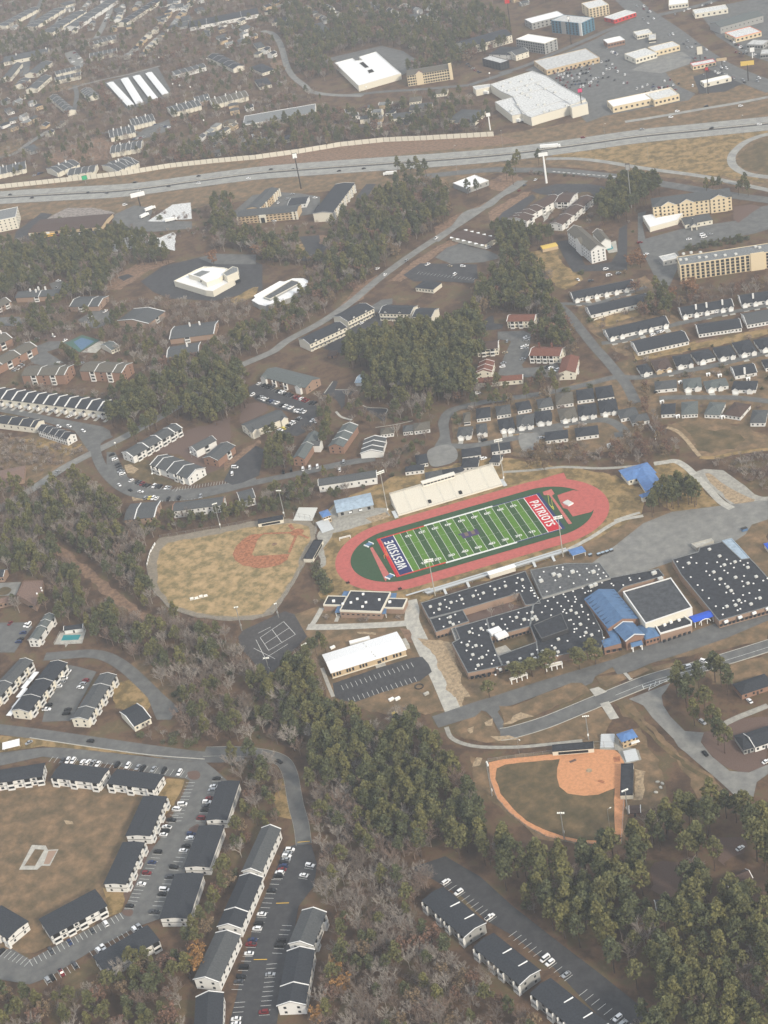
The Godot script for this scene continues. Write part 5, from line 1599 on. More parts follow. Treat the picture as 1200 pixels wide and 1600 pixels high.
	patch("dry_verge", "o 270,300 330,295 440,420 640,640 880,790 980,900 760,900 700,760 520,560 400,420 290,400", 1, "brown_grass", 1.5)
	patch("ditch", "o 235,310 300,330 480,520 700,700 860,800 840,830 640,680 430,500 290,360", 2, "olive_grass", 1.2)
	for p in gpts("m 1140,555 1170,525 1180,500 1150,490"):
		var rk := thing("white_boulder", "pale boulder lying on bare ground beside the softball field", "rock", "boulders by the softball field", p, rng.randf() * 3.0)
		var sm := SphereMesh.new()
		sm.radius = 0.9; sm.height = 1.3; sm.radial_segments = 7; sm.rings = 4
		part(rk, "stone", sm, M("concrete"), Vector3(0, 0.4, 0), Basis().scaled(Vector3(1.4, 0.9, 1)))

# ---------------------------------------------------------------- apartments
func balcony(n: Node3D, x: float, z: float, w: float, st: int, fl := 2.7, dp := 1.4) -> void:
	var b := Node3D.new()
	b.name = "balcony"
	n.add_child(b, true)
	b.position = Vector3(x, 0, z)
	bx(b, "glass_door", Vector3(0, fl * st * 0.5, 0.05), Vector3(w - 0.5, fl * st - 0.5, 0.14), "opening")
	for k in st:
		bx(b, "floor_slab", Vector3(0, k * fl + 0.12, dp * 0.5), Vector3(w, 0.22, dp), "unit_white")
		bx(b, "railing", Vector3(0, k * fl + 0.75, dp - 0.06), Vector3(w, 1.05, 0.1), "white")
	for sg in [-1.0, 1.0]:
		bx(b, "side_wall", Vector3(sg * (w * 0.5 - 0.08), fl * st * 0.5, dp * 0.5 - 0.06), Vector3(0.16, fl * st - 0.1, dp - 0.15), "white")

func apartment(label: String, group: String, s: String, bal: Array, o := {}) -> Bld:
	var d := {"he": 6.0, "rise": 1.7, "wall": "white", "rmat": "slate", "over": 0.5, "tw": 0.3, "st": 2, "nw": 0, "ne": 2, "wh": 1.3, "ww": 1.1}
	d.merge(o, true)
	var b := bld(label, "apartment block", group, "apartment_block", s, d)
	for f in bal:
		balcony(b.n, (f - 0.5) * b.L, b.D * 0.5 - d.over, d.get("bw", 4.0), d.st, (d.he - 0.3) / d.st)
	if d.has("band"):
		bx(b.n, "floor_band", Vector3(0, 3.0, 0), Vector3(b.L - d.over * 2 + 0.12, 0.3, b.D - d.over * 2 + 0.12), "steel_dark")
	if d.has("flash"):
		for f in [0.42, 0.75]:
			bx(b.n, "roof_flashing", Vector3((f - 0.5) * b.L, d.he + 0.7, -b.D * 0.22), Vector3(0.5, 0.5, b.D * 0.42), "unit_white", Basis(Vector3.RIGHT, -0.12))
	for i in bal.size() - 1:
		var x: float = (bal[i] + bal[i + 1]) * 0.5
		for row in d.st:
			bx(b.n, "window", Vector3((x - 0.5) * b.L, (d.he - 0.3) * (row + 0.55) / d.st, b.D * 0.5 - d.over), Vector3(1.6, 1.4, 0.14), "glass")
	return b

func lower_left() -> void:
	patch("courtyard_lawn", "M -30,345 240,300 700,370 610,560 490,790 525,900 400,1010 160,1110 -30,1100", 1, "brown_grass", 1.2)
	patch("bare_soil", "M 300,490 340,488 345,505 310,508", 3, "sand", 0.8)
	patch("old_pool_slab", "M 150,602 215,605 225,625 275,622 235,700 195,700 175,718 90,718", 3, "concrete")
	patch("old_pool_fill", "M 165,622 208,625 165,700 115,700", 4, "brown_grass")
	patch("old_pool_slab", "M 228,630 268,628 232,692 205,692", 4, "brick_tan")
	var lot := patch("car_park", "M -20,172 200,146 300,146 900,212 965,215 1010,250 1065,300 1000,420 965,500 872,722 765,942 640,988 420,1105 235,1220 140,1256 -20,1230 -20,1090 60,1090 140,1140 310,1050 575,915 592,885 700,640 760,560 890,300 870,290 780,280 520,225 200,188 -20,235", 3, "asphalt", 0.0, false, true)
	patch("planting_island", "M 880,262 925,255 940,275 925,295 890,292", 4, "mulch", 0.0, true)
	patch("planting_island", "M 575,912 615,905 625,920 610,937 580,930", 4, "mulch", 0.0, true)
	patch("planting_island", "M 905,515 930,505 935,535 900,545 885,530", 4, "mulch", 0.0, true)
	var road_y := "along the white apartment courtyard"
	stalls(lot, "M 240,200 520,232", "..gww.wwsw..", "in the bays behind the courtyard apartments", 5.0)
	stalls(lot, "M 540,228 880,272", "k.w.sk.s.k..w.", "in the bays behind the courtyard apartments", 5.0)
	stalls(lot, "M 893,310 830,490", "......w....", "in the bays beside the tall white balconies", 5.2)
	stalls(lot, "M 835,430 760,565", "w..k.wkw", "in the bays beside the tall white balconies", 5.2)
	stalls(lot, "M 745,630 605,900", "k..b..r..w.....k", "in the long bays along the courtyard drive", 5.2)
	stalls(lot, "M 1022,285 940,490", "k.ws.rwgk.r", "in front of the dark-roofed blocks", 5.2)
	stalls(lot, "M 905,545 815,720", "bw.kw...k", "in front of the dark-roofed blocks", 5.2)
	stalls(lot, "M 800,745 720,930", "g..wk...g", "in front of the dark-roofed blocks", 5.2)
	stalls(lot, "M 570,935 145,1155", "...w..g....b...g....", "in the bays below the courtyard", 5.2)
	stalls(lot, "M 665,985 430,1115", "sw......ww.", "in front of the lowest courtyard block", 5.0)
	stalls(lot, "M 365,1165 215,1245", "g..r.ks", "in the bays above the green pines", 5.2)
	stalls(lot, "M 0,1100 130,1155", "k......", "in the bays below the courtyard", 5.2)
	patch("lawn", "M 780,290 870,292 815,420 765,470 730,350", 2, "dry_grass", 0.4)
	patch("lawn", "M 480,800 600,810 570,915 510,940 500,880", 2, "dry_grass", 0.4)
	patch("lawn", "M 745,600 705,640 640,780 590,870 580,830 640,700 690,610", 2, "mulch", 0.3)
	var g := "white courtyard apartments"
	var cy := {"rise": 0.7, "trims": [], "band": 1}
	apartment("white apartment block with slate roof cut by the left edge above the lawn", g, "M -80,332 190,270 225,203", [0.1, 0.42, 0.72, 0.94], cy)
	apartment("white apartment block with slate roof, middle of the upper courtyard row", g, "M 240,284 465,314 512,243", [0.08, 0.45, 0.9], cy)
	apartment("white apartment block with slate roof at the right end of the upper courtyard row", g, "M 500,312 725,342 772,272", [0.08, 0.47, 0.9], cy)
	apartment("white apartment block with slate roof beside the brown courtyard shrubs, upper right", g, "M 705,560 782,374 668,372", [0.1, 0.32, 0.6, 0.9], cy)
	apartment("white apartment block with slate roof at the right of the old pool slab", g, "M 592,788 676,590 573,586", [0.1, 0.35, 0.62, 0.92], cy)
	apartment("white apartment block with slate roof below the courtyard lawn", g, "M 238,1024 512,886 443,812", [0.1, 0.34, 0.55, 0.9], cy)
	apartment("white apartment block with slate roof at the left edge below the lawn", g, "M -100,965 35,1037 142,957", [0.2, 0.6, 0.95], cy)
	apartment("dark slate-roofed apartment block at the top of the drive beside bare trees", g, "M 965,484 1022,302 1122,302", [], cy)
	apartment("dark slate-roofed apartment block in the middle of the drive", g, "M 860,704 932,510 1052,510", [], cy)
	apartment("dark slate-roofed apartment block at the bend of the drive", g, "M 750,944 816,734 952,736", [], cy)
	apartment("white apartment block with slate roof and balconies among the lower pines", g, "M 490,1196 752,1047 690,977", [0.08, 0.5, 0.92], cy)
	# street above and the lane to the right
	road("street", "M -40,55 200,85 420,117 700,158 960,190 1150,185", 9.0, 3, "asphalt")
	var kb := ribbon_mesh(rounded(poly2("M 140,100 420,142 700,180 960,200"), false, 6), 0.6, 0.0, 0.4)
	struct("kerb", kb, "concrete")
	road("lane", "N 60,165 200,163 340,178 425,210 460,270 475,345 490,425 512,505 525,600", 8.0, 3, "asphalt", 0.12)
	var lot2 := patch("car_park", "N 485,600 560,600 585,690 575,790 500,890 480,1000 460,1130 420,1290 395,1460 170,1460 205,1330 255,1110 300,940 365,790 405,690 430,620", 3, "asphalt_dark", 0.0, false, true)
	stalls(lot2, "N 462,620 405,760", "wswskbrwk", "in the lane car park by the grey gabled flats", 5.0)
	stalls(lot2, "N 395,765 300,1010", "..k....w.kw", "in the lane car park by the grey gabled flats", 5.0)
	stalls(lot2, "N 290,1040 210,1280", "br.w..k.kg.", "in the lane car park by the grey gabled flats", 5.0)
	stalls(lot2, "N 225,1340 200,1480", "...ww.", "in the lane car park by the grey gabled flats", 5.0)
	stalls(lot2, "N 560,690 520,760", "w.w", "on the open side of the lane car park", 5.0)
	stalls(lot2, "N 445,980 400,1110", "...kk.", "on the open side of the lane car park", 5.0)
	stalls(lot2, "N 375,1160 340,1400", "..s.......r", "on the open side of the lane car park", 5.0)
	for q in ["N 495,590 552,585", "N 395,876 455,874", "N 290,1140 352,1139"]:
		var pq := poly2(q)
		struct("speed_hump", ribbon_mesh(pq, 0.4, 0.3), "paint_yellow")
	var h := "grey gabled flats along the lane"
	var gf := {"he": 6.2, "rise": 2.6, "rmat": "slate_grey", "wall": "white", "nw": 6, "ww": 1.3, "tw": 0.6, "ne": 2}
	apartment("grey gabled apartment block at the top of the lane car park", h, "N 337,740 402,530 315,512", [], gf)
	apartment("dark gabled apartment block stepped in the middle, second down the lane", h, "N 240,1002 318,757 213,737", [], gf.merged({"trims": [0.0, 0.32, 1.0], "rmat": "slate"}, true))
	apartment("long grey gabled apartment block beside the orange tree", h, "N 132,1252 220,1026 105,1005", [], gf)
	apartment("low dark roofed apartment block cut by the bottom edge of the lane", h, "N 160,1500 132,1308 0,1302", [], gf.merged({"rmat": "slate"}, true))
	apartment("grey gabled apartment block on the far side of the lane car park", h, "N 574,1084 622,920 510,898", [0.2, 0.8], gf)
	apartment("dark gabled apartment block below it on the far side of the lane car park", h, "N 550,1362 557,1102 428,1087", [], gf.merged({"trims": [0.0, 0.35, 1.0], "rmat": "slate"}, true))
	drive("N 410,215 430,225", "k", "driving down the lane", "sedan")
	drive("M 425,119 380,113", "k", "driving on the street above the courtyard", "suv")
	patch("dry_verge", "N 380,300 440,290 460,400 470,480 400,470", 1, "dry_grass", 1.0)
	# bus shelter by the street
	var bs := bld("white open shelter roof beside the street above the courtyard", "shelter", "", "mail_shelter", "M 15,150 95,135 88,108", {"roof": "shed", "he": 3.0, "rise": 0.5, "y0": 2.6, "wall": "unit_white", "rmat": "roof_white", "keep": 0.5})
	for sx in [-1.0, 1.0]:
		bx(bs.n, "post", Vector3(sx * (bs.L * 0.5 - 0.5), 1.3, 0), Vector3(0.25, 2.6, 0.25), "unit_white")
	drive("M 137,126 120,135", "s", "parked beside the white shelter", "sedan")
	patch("dry_verge", "M -20,90 140,95 700,185 960,205 960,215 300,146 200,140 -20,170", 2, "dry_grass", 0.6)
	# --- flats and pool above the street
	var lot3 := patch("car_park", "ag 590,225 720,250 905,300 660,760 395,770 430,620 560,400", 3, "asphalt", 0.0, false, true)
	stalls(lot3, "ag 650,280 545,460", "w.wsw", "in the car park between the pale flats", 5.2, false)
	stalls(lot3, "ag 470,600 430,680", "kw", "in the car park between the pale flats", 5.2, false)
	stalls(lot3, "ag 820,370 740,470", "rsw", "in front of the grey flats below the pool", 5.2, false)
	stalls(lot3, "ag 650,640 620,720", "kk", "in front of the grey flats below the pool", 5.2, false)
	road("drive", "J 210,560 330,550 420,545 500,560 580,605 660,675 740,755 810,830", 8.5, 3, "asphalt")
	patch("car_park", "J 690,745 760,730 838,800 800,855 735,855", 3, "asphalt", 0.0, false, true)
	patch("lawn", "J 600,600 680,545 720,560 860,740 840,790 760,740 680,660", 2, "brown_grass", 1.0)
	patch("lawn", "J 520,690 640,650 720,740 690,830 540,800", 1, "dry_grass", 1.0)
	var fl := "pale flats below the swimming pool"
	apartment("cream flats with grey roof cut by the left edge below the pool", fl, "ag -90,700 240,207 140,158", [0.15, 0.35, 0.55, 0.75, 0.93], {"rmat": "slate_grey", "trims": [0.0, 0.55, 1.0], "bw": 5.0, "wall": "cream"})
	var f2 := apartment("long slate-roofed flats with cream balconies beside the car park below the pool", fl, "ag 302,697 582,228 440,185", [0.1, 0.3, 0.5, 0.7, 0.9], {"trims": [0.0, 0.3, 0.62, 1.0], "bw": 5.0, "wall": "cream"})
	var f3 := apartment("grey flats with cream gable and white bay fronts near the curved drive", fl, "ag 857,765 1047,340 905,308", [0.12, 0.32, 0.52, 0.72, 0.92], {"rmat": "slate_grey", "trims": [0.0, 0.25, 0.75, 1.0], "wall": "cream"})
	for k in 5:
		var cpn := gpts("ag %d,%d" % [[115, 165, 205, 250, 310][k], [665, 590, 495, 410, 340][k]], 2.6)[0]
		var cp := thing("carport", "pale flat carport roof on posts beside the slate-roofed flats", "carport", "carports beside the slate-roofed flats", Vector3(cpn.x, 0, cpn.z), f2.n.rotation.y)
		bx(cp, "roof", Vector3(0, 2.6, 0), Vector3(9.0, 0.2, 3.4), "roof_white")
		for sx in [-4.0, 4.0]:
			bx(cp, "post", Vector3(sx, 1.25, 1.3), Vector3(0.18, 2.5, 0.18), "steel")
	var hs := bld("small cream house with slate roof beside the end of the drive", "house", "", "house", "J 628,885 713,843 640,778", {"he": 4.2, "rise": 2.4, "wall": "cream", "rmat": "slate", "nw": 3, "door": 0.7, "tw": 0.5})
	var ph := bld("white pool house with slate roof beside the turquoise pool", "pool house", "", "pool_house", "af 757,930 978,918 972,866", {"he": 3.2, "rise": 1.5, "wall": "white", "rmat": "slate", "door": 0.5, "dmat": "opening"})
	patch("pool_deck", "af 635,1105 705,968 1010,938 962,1092 800,1100 770,1140 760,1105", 3, "concrete", 0.0, false, true)
	patch("swimming_pool", "af 718,1060 745,997 950,990 918,1050", 4, "water")
	fence("low pale fence round the swimming pool deck", "af 635,1105 705,968 1010,938 962,1092 635,1105", 1.4, "unit", 4.0)
	apartment("grey-green flats with white gable beside the swimming pool", fl, "af 480,1068 594,772 490,742", [0.15, 0.85], {"rmat": "shingle_green", "trims": [0.0, 0.5, 0.75, 1.0], "he": 5.4})
	var br := thing("brown_roofed_hall", "large flat brown-pink roofed building at the left edge", "building", "", gpts("af 360,480")[0])
	flat_poly(br, "af 275,362 505,354 490,500 415,655 330,600 195,522", 4.2, "brick_tan", "roof_brownpink", "roof_brownpink")
	vents(br, "af 480,435 490,465 430,500", 4.2, Vector3(1.0, 0.8, 1.0), "unit_white", "roof_vent")
	for k in 4:
		bx(br, "window", gpts("af %d,%d" % [350 + k * 15, 655 - k * 0], 2.0)[0] - br.position + Vector3(0, 0, 0.3), Vector3(1.2, 1.2, 0.3), "glass", Basis(Vector3.UP, -0.7))
	bld("long brown-pink roofed building hidden by pines at the left edge", "building", "", "brown_roofed_hall", "af -120,640 150,595 130,540", {"he": 4.0, "rise": 1.6, "wall": "brick_tan", "rmat": "roof_brownpink", "nw": 5})
	var lot4 := patch("car_park", "af -40,850 330,845 385,900 260,1060 170,1200 -40,1200", 3, "asphalt", 0.0, false, true)
	patch("drive", "af -40,385 250,372 190,525 80,535 -40,535", 3, "asphalt_light", 0.0, false, true)
	patch("planting_island", "af 0,455 70,430 135,460 90,515 0,525", 4, "olive_grass", 0.0, true)
	stalls(lot4, "af 100,865 360,890", "r....ww", "in the small car park beside the grey-green flats", 5.0, false)
	stalls(lot4, "af 290,960 210,1100", "b.kb", "in the small car park beside the grey-green flats", 5.0, false)
	bld("dark blue-grey roof with a white gable at the left edge above the drive", "house", "", "house", "af -60,310 45,310 90,220", {"he": 4.5, "rise": 2.2, "wall": "brick_tan", "rmat": "slate", "nw": 3})
	patch("clearing", "J 210,0 290,40 400,130 480,200 560,260 660,340 740,430 700,420 600,340 480,260 380,170 260,70 200,30", 1, "orange_dirt", 2.0, false, true)

func lower_right() -> void:
	var lot := patch("car_park", "O -20,560 100,520 220,590 330,690 470,800 640,930 850,1100 680,1120 590,1030 470,900 330,790 240,740 160,660 60,600", 3, "asphalt_dark", 0.0, false, true)
	stalls(lot, "O 95,605 262,735", "w..w......w", "in the bays behind the slate flats among trees", 5.0)
	stalls(lot, "O 330,785 520,935", "......ww..s", "in the bays behind the slate flats among trees", 5.0)
	stalls(lot, "O 570,985 720,1100", ".....ws", "in the bays behind the slate flats among trees", 5.0)
	var g := "slate flats among the lower trees"
	var sf := {"he": 6.4, "rmat": "slate", "wall": "grey_wall", "trims": [1.0], "tw": 0.45, "rise": 1.2, "flash": true}
	apartment("slate-roofed flats with white balconies, top of the diagonal row in the woods", g, "O 18,670 165,797 242,747", [0.08, 0.4, 0.6, 0.93], sf)
	apartment("slate-roofed flats with white balconies, middle of the diagonal row in the woods", g, "O 190,830 355,957 430,907", [0.08, 0.4, 0.6, 0.93], sf)
	apartment("slate-roofed flats cut by the bottom edge in the woods", g, "O 385,987 585,1145 660,1090", [0.08, 0.36, 0.55, 0.9], sf)
	bld("dark roofed brick house among pines beside the side street", "house", "", "house", "o 1032,268 1230,195 1180,125", {"he": 3.6, "rise": 2.2, "roof": "hip", "wall": "brick", "rmat": "slate", "nw": 4, "door": 0.5})
	bld("dark hipped roof house at the corner of the side street", "house", "", "house", "o 1040,612 1110,590 1060,495", {"he": 3.4, "rise": 2.0, "roof": "hip", "wall": "grey_wall", "rmat": "slate", "nw": 3, "door": 0.5})
	bld("long dark roofed house with a pale porch beside the corner house", "house", "", "house", "o 1112,598 1290,530 1230,440", {"he": 3.6, "rise": 2.2, "wall": "white", "rmat": "slate", "nw": 5, "door": 0.4})
	bld("tan walled house half buried in pines below the softball field", "house", "", "house", "ai 165,1095 310,1085 260,985", {"he": 3.6, "rise": 2.2, "wall": "tan_wall", "rmat": "slate", "nw": 3})
	bld("tan walled house with an open carport under the lower right pines", "house", "", "house", "ai 830,890 1055,790 990,700", {"he": 3.6, "rise": 2.0, "wall": "tan_wall", "rmat": "shingle_brown", "nw": 4, "keep": 6.0})
	patch("house_yard", "ai 110,650 360,640 380,880 250,980 120,900", 1, "mulch", 2.0, false, true)
	patch("house_yard", "ai 700,420 1000,400 1000,560 860,600 780,700 700,640", 1, "mulch", 2.0, false, true)
	road("drive", "o 1200,330 1100,370 1000,410 900,460", 4.0, 2, "gravel")
	patch("house_yard", "o 780,500 1000,420 1200,400 1200,700 1080,745 950,735 850,640 790,560", 1, "mulch", 1.0)
	patch("dry_verge", "o 1000,60 1200,20 1200,140 980,200 860,200 820,120", 1, "brown_grass", 1.0)
	drive("o 808,637 850,680", "k", "driving down the side street", "sedan")
	drive("o 1085,305 1065,285", "w", "parked on the grass beside the brick house", "sedan", 0.1)
	drive("o 792,440 812,455", "s", "parked under the pines beside the side street", "suv", 0.1)
	drive("o 1190,685 1200,680", "w", "parked in front of the long dark roofed house", "sedan", 0.1)
	drive("ai 940,520 980,495", "w", "parked on the leaf litter in the lower right wood", "sedan", 0.1)
	drive("O 905,872 930,860", "s", "parked under trees on a woodland drive", "sedan", 0.1)
	drive("o 800,60 830,70 695,95 660,105", "ww", "half hidden by pines on the school street", "suv")

# ---------------------------------------------------------------- middle of the picture
func house(label: String, group: String, s: String, o := {}, gab := []) -> Bld:
	var d := {"he": 3.2, "rise": 2.6, "roof": "hip", "wall": "white", "rmat": "slate", "nw": 3, "ne": 2, "over": 0.4, "ww": 1.1, "wh": 1.2, "keep": 1.0}
	d.merge(o, true)
	var b := bld(label, "house", group, "house", s, d)
	for q in gab:   # [fraction along the front, width, garage?]
		gablet(b.n, (q[0] - 0.5) * b.L, b.D * 0.5 - 0.4, q[1], 1.6, d.he - 0.1, q[1] * 0.36, d.get("gwall", d.wall), d.rmat)
		if q.size() > 2:
			bx(b.n, "garage_door", Vector3((q[0] - 0.5) * b.L, 1.15, b.D * 0.5 + 1.28), Vector3(q[1] - 1.6, 2.2, 0.12), "unit_white")
			part(b.n, "driveway", driveway_mesh(q[1] - 1.0), M("concrete"), Vector3((q[0] - 0.5) * b.L, 0.2, b.D * 0.5 + 1.4))
	return b

func driveway_mesh(w: float) -> Mesh:
	var m := MB.new()
	m.box(Vector3(0, -0.05, 3.0), Vector3(w, 0.1, 6.0))
	return m.mesh()

# a row of joined one-storey or two-storey homes with little gables on the front
func terrace(label: String, group: String, s: String, o: Dictionary, gab: Array, gw := 4.2) -> Bld:
	var d := {"he": 3.4, "rise": 3.0, "roof": "gable", "wall": "white", "rmat": "slate", "ne": 2, "nw": gab.size() * 2, "over": 0.4, "keep": 1.0}
	d.merge(o, true)
	var b := bld(label, "terrace", group, "terraced_homes", s, d)
	for f in gab:
		gablet(b.n, (f - 0.5) * b.L, b.D * 0.5 - 0.4, gw, 2.2, d.he - 0.2, gw * 0.4, d.get("gwall", "white"), d.rmat)
		bx(b.n, "garage_door", Vector3((f - 0.5) * b.L, 1.1, b.D * 0.5 + 1.86), Vector3(gw - 1.2, 2.1, 0.12), "unit_white")
		part(b.n, "driveway", driveway_mesh(gw), M("concrete"), Vector3((f - 0.5) * b.L, 0.2, b.D * 0.5 + 2.2))
	return b

func middle_left() -> void:
	road("street", "X 815,283 733,340 660,387 617,417 587,440 545,475 500,505 450,532 425,550 373,573 333,597 270,640 200,680 150,705 97,733 50,765 -10,800", 9.0, 3, "asphalt_light", 0.0, true)
	# curved estate road with its parking
	road("estate_road", "G 520,362 455,395 452,450 490,530 560,600 650,640 780,652 950,640 1100,605 1200,582 1400,540 1620,492 1760,470", 8.0, 4, "asphalt")
	var lot := patch("car_park", "G 500,440 540,440 600,560 650,585 800,615 950,608 1100,580 1200,560 1200,590 1080,625 900,665 760,672 640,655 560,610 500,540", 3, "asphalt", 0.0, false, true)
	stalls(lot, "f 85,660 200,860", "k.w.kkgsw", "on the outer bend of the estate road", 5.0)
	stalls(lot, "f 265,905 440,965", "w.kgrkk", "along the estate road below the grey flats", 5.0)
	stalls(lot, "f 470,965 700,992", "wgk.ws..", "along the estate road below the grey flats", 5.0)
	stalls(lot, "f 700,985 1180,920", "..................", "along the estate road below the grey flats", 5.0)
	stalls(lot, "f 395,1072 560,1085", "syww.", "beside the lower grey flats", 4.8, false)
	stalls(lot, "f 570,1090 940,1060", ".k..k.....s", "beside the lower grey flats", 4.8)
	drive("f 160,955 185,975 360,1018 400,1020 262,1003 230,985", "wwk", "parked at the inner kerb of the estate road", "sedan")
	patch("lawn", "f 180,740 400,690 450,740 460,830 700,930 860,900 960,850 1200,740 1200,890 960,930 660,950 430,930 250,870", 1, "olive_grass", 0.6)
	patch("bare_soil", "f 200,760 270,755 340,800 300,840 240,835", 3, "sand", 0.8)
	patch("bare_soil", "f 270,1030 400,1050 380,1090 280,1100", 2, "sand", 0.8)
	patch("leaf_litter", "f 480,560 800,430 1000,380 1200,300 1200,740 1000,840 700,660 500,640", 1, "mulch", 1.5)
	var g := "grey and white estate flats"
	apartment("white two-storey flats with stepped grey roofs above the estate road bend", g, "f 287,692 737,412 640,366", [0.12, 0.3, 0.45, 0.62, 0.78, 0.93], {"rmat": "slate_grey", "trims": [0.0, 0.32, 0.58, 0.84, 1.0], "tw": 0.8, "rise": 2.2})
	apartment("grey flats with three white firewall lines and a white gable below them", g, "f 445,757 802,892 967,787", [0.08, 0.2, 0.68, 0.82], {"rmat": "slate_grey", "trims": [0.0, 0.16, 0.44, 0.7, 1.0], "tw": 0.8, "rise": 3.2, "ne": 3})
	apartment("small grey roofed block with a white gable among pines", g, "f 872,642 1048,530 1003,480", [0.5], {"rmat": "slate_grey", "rise": 2.4})
	apartment("brick ended block half hidden by a pine above the estate road", g, "f 1085,745 1192,600 1100,530", [0.6], {"rmat": "slate_grey", "wall": "brick", "rise": 2.4})
	apartment("grey roofed flats with a brick gable above the baseball field trees", g, "ah -20,500 240,484 264,347", [], {"rmat": "slate_grey", "trims": [0.35, 1.0], "tw": 0.8, "wall": "brick_tan", "nw": 5})
	apartment("long grey roofed white flats above the baseball field trees", g, "ah 368,437 812,372 838,297", [], {"rmat": "slate_grey", "trims": [0.0, 1.0], "trim": "brick", "tw": 0.7, "nw": 9})
	apartment("plain grey roofed block at the end of the row above the baseball field", g, "ah 945,352 1078,312 1068,228", [], {"rmat": "slate_grey", "nw": 3})
	bld("long white flats with a grey roof above the blue shed", "apartment block", g, "apartment_block", "p -10,108 540,40 525,-25", {"he": 5.6, "rise": 2.0, "wall": "white", "rmat": "slate_grey", "nw": 8, "st": 1})
	# townhouses at the left edge
	var tr := patch("drive", "e -60,330 60,335 500,435 960,520 1030,560 1040,600 900,720 830,750 700,560 500,500 300,440 -60,370", 3, "asphalt", 0.0, false, true)
	var gab := []
	for k in 14:
		gab.append(0.06 + k * 0.0685)
	var th := bld("long row of slate-roofed townhouses with white stepped firewalls and garages", "terrace", "", "townhouse_row", "e -130,185 966,442 1050,333", {"he": 6.2, "rise": 3.2, "wall": "cream", "rmat": "slate", "tw": 1.1, "th": 0.5, "trims": [0.0, 0.12, 0.2, 0.28, 0.36, 0.44, 0.52, 0.6, 0.68, 0.76, 0.84, 0.92, 1.0], "nw": 14, "ne": 2, "st": 1})
	for f in gab:
		gablet(th.n, (f - 0.5) * th.L, th.D * 0.5 - 0.5, 2.6, 2.4, 3.6, 1.2, "white", "slate", "porch")
		bx(th.n, "garage_door", Vector3((f - 0.5 + 0.034) * th.L, 1.2, th.D * 0.5 - 0.3), Vector3(2.6, 2.2, 0.2), "unit_white")
		part(th.n, "driveway", driveway_mesh(3.0), M("concrete"), Vector3((f - 0.5 + 0.034) * th.L, 0.24, th.D * 0.5))
	drive("e 165,325 190,310 480,385 500,370 660,430 690,415 750,440 780,420 120,275 140,262", "sswgw", "on a driveway of the stepped townhouses", "sedan")
	bld("white row of townhouses with slate roof and a cream gable facing the scrub", "terrace", "", "townhouse_row", "e 322,558 633,627 740,577", {"he": 6.0, "rise": 2.4, "wall": "white", "rmat": "slate", "trims": [0.0, 0.2, 0.4, 0.6, 0.8], "tw": 0.35, "nw": 12, "st": 2, "ne": 2})
	bld("slate-roofed townhouse row with pale party walls cut by the left edge", "terrace", "", "townhouse_row", "e -140,440 305,555 362,478", {"he": 5.6, "rise": 2.4, "wall": "cream", "rmat": "slate", "trims": [0.1, 0.3, 0.52, 0.72, 0.92], "trim": "cream", "tw": 0.6, "nw": 8})
	drive("e 555,528 580,535 650,525 670,530 785,570 800,577", "www", "behind the white townhouse row", "suv")
	patch("scrub_clearing", "e -60,640 300,600 560,680 800,640 860,740 600,860 300,1060 -60,900", 1, "brown_grass", 2.5)
	patch("dry_verge", "e 200,640 420,640 600,700 760,690 700,800 540,760 380,720", 2, "dry_grass", 2.0)
	bld("brown-pink roofed house with a white ridge at the left edge", "house", "", "house", "e -80,1110 130,1010 60,960", {"he": 4.0, "rise": 2.0, "wall": "brick_tan", "rmat": "roof_brownpink", "tw": 0.6, "nw": 3})
	bld("brown-pink roofed house among bare trees at the left edge", "house", "", "house", "e -40,1060 240,1010 220,890", {"he": 4.0, "rise": 2.0, "wall": "brick_tan", "rmat": "roof_brownpink", "nw": 3, "roof": "hip"})
	drive("e 545,950 580,925", "s", "driving on the street below the scrub", "sedan")
	# brick flats
	var bf := "brick flats with grey roofs and white balcony stacks"
	var bo := {"he": 9.0, "st": 3, "rise": 2.6, "wall": "brick", "rmat": "shingle_tan", "tw": 0.7, "bw": 4.6}
	apartment("three-storey brick flats with white balconies below the tennis court", bf, "d 245,1104 614,1134 647,1036", [0.28, 0.72], bo.merged({"trims": [0.38, 0.8, 1.0]}, true))
	apartment("three-storey brick flats with white balconies below the pool clubhouse", bf, "d 770,1068 1145,1108 1215,1010", [0.3, 0.7], bo.merged({"trims": [0.36, 0.78, 1.0]}, true))
	apartment("tan-grey roofed flats running down to the left edge", bf, "d -60,1075 312,852 235,797", [0.35, 0.8], bo.merged({"trims": [0.2, 0.62, 1.0], "he": 7.0, "st": 2}, true))
	apartment("tan-grey roofed flats with white chimneys at the left edge", bf, "d -80,860 106,772 20,712", [0.5], bo.merged({"he": 7.0, "st": 2, "chimneys": [[0.55, 0.4], [0.85, 0.3]]}, true))
	apartment("grey roofed flats with four white chimneys below the dark wood", bf, "d 180,376 545,388 565,322", [0.5], bo.merged({"he": 5.0, "wall": "brick_tan", "st": 2, "rmat": "slate_grey", "trims": [0.55], "chimneys": [[0.3, 0.5], [0.45, 0.25], [0.45, 0.6], [0.62, 0.3]]}, true))
	apartment("grey roofed brick-gabled flats beside the car park below the wood", bf, "d 690,466 942,482 978,384", [0.4], bo.merged({"he": 5.0, "wall": "brick_tan", "st": 2, "rmat": "slate_grey", "trims": [0.0, 0.65, 1.0]}, true))
	apartment("tan flats with white rails cut by the left edge below the wood", bf, "d -70,515 82,432 30,385", [0.3, 0.75], bo.merged({"he": 5.0, "wall": "brick_tan", "st": 2}, true))
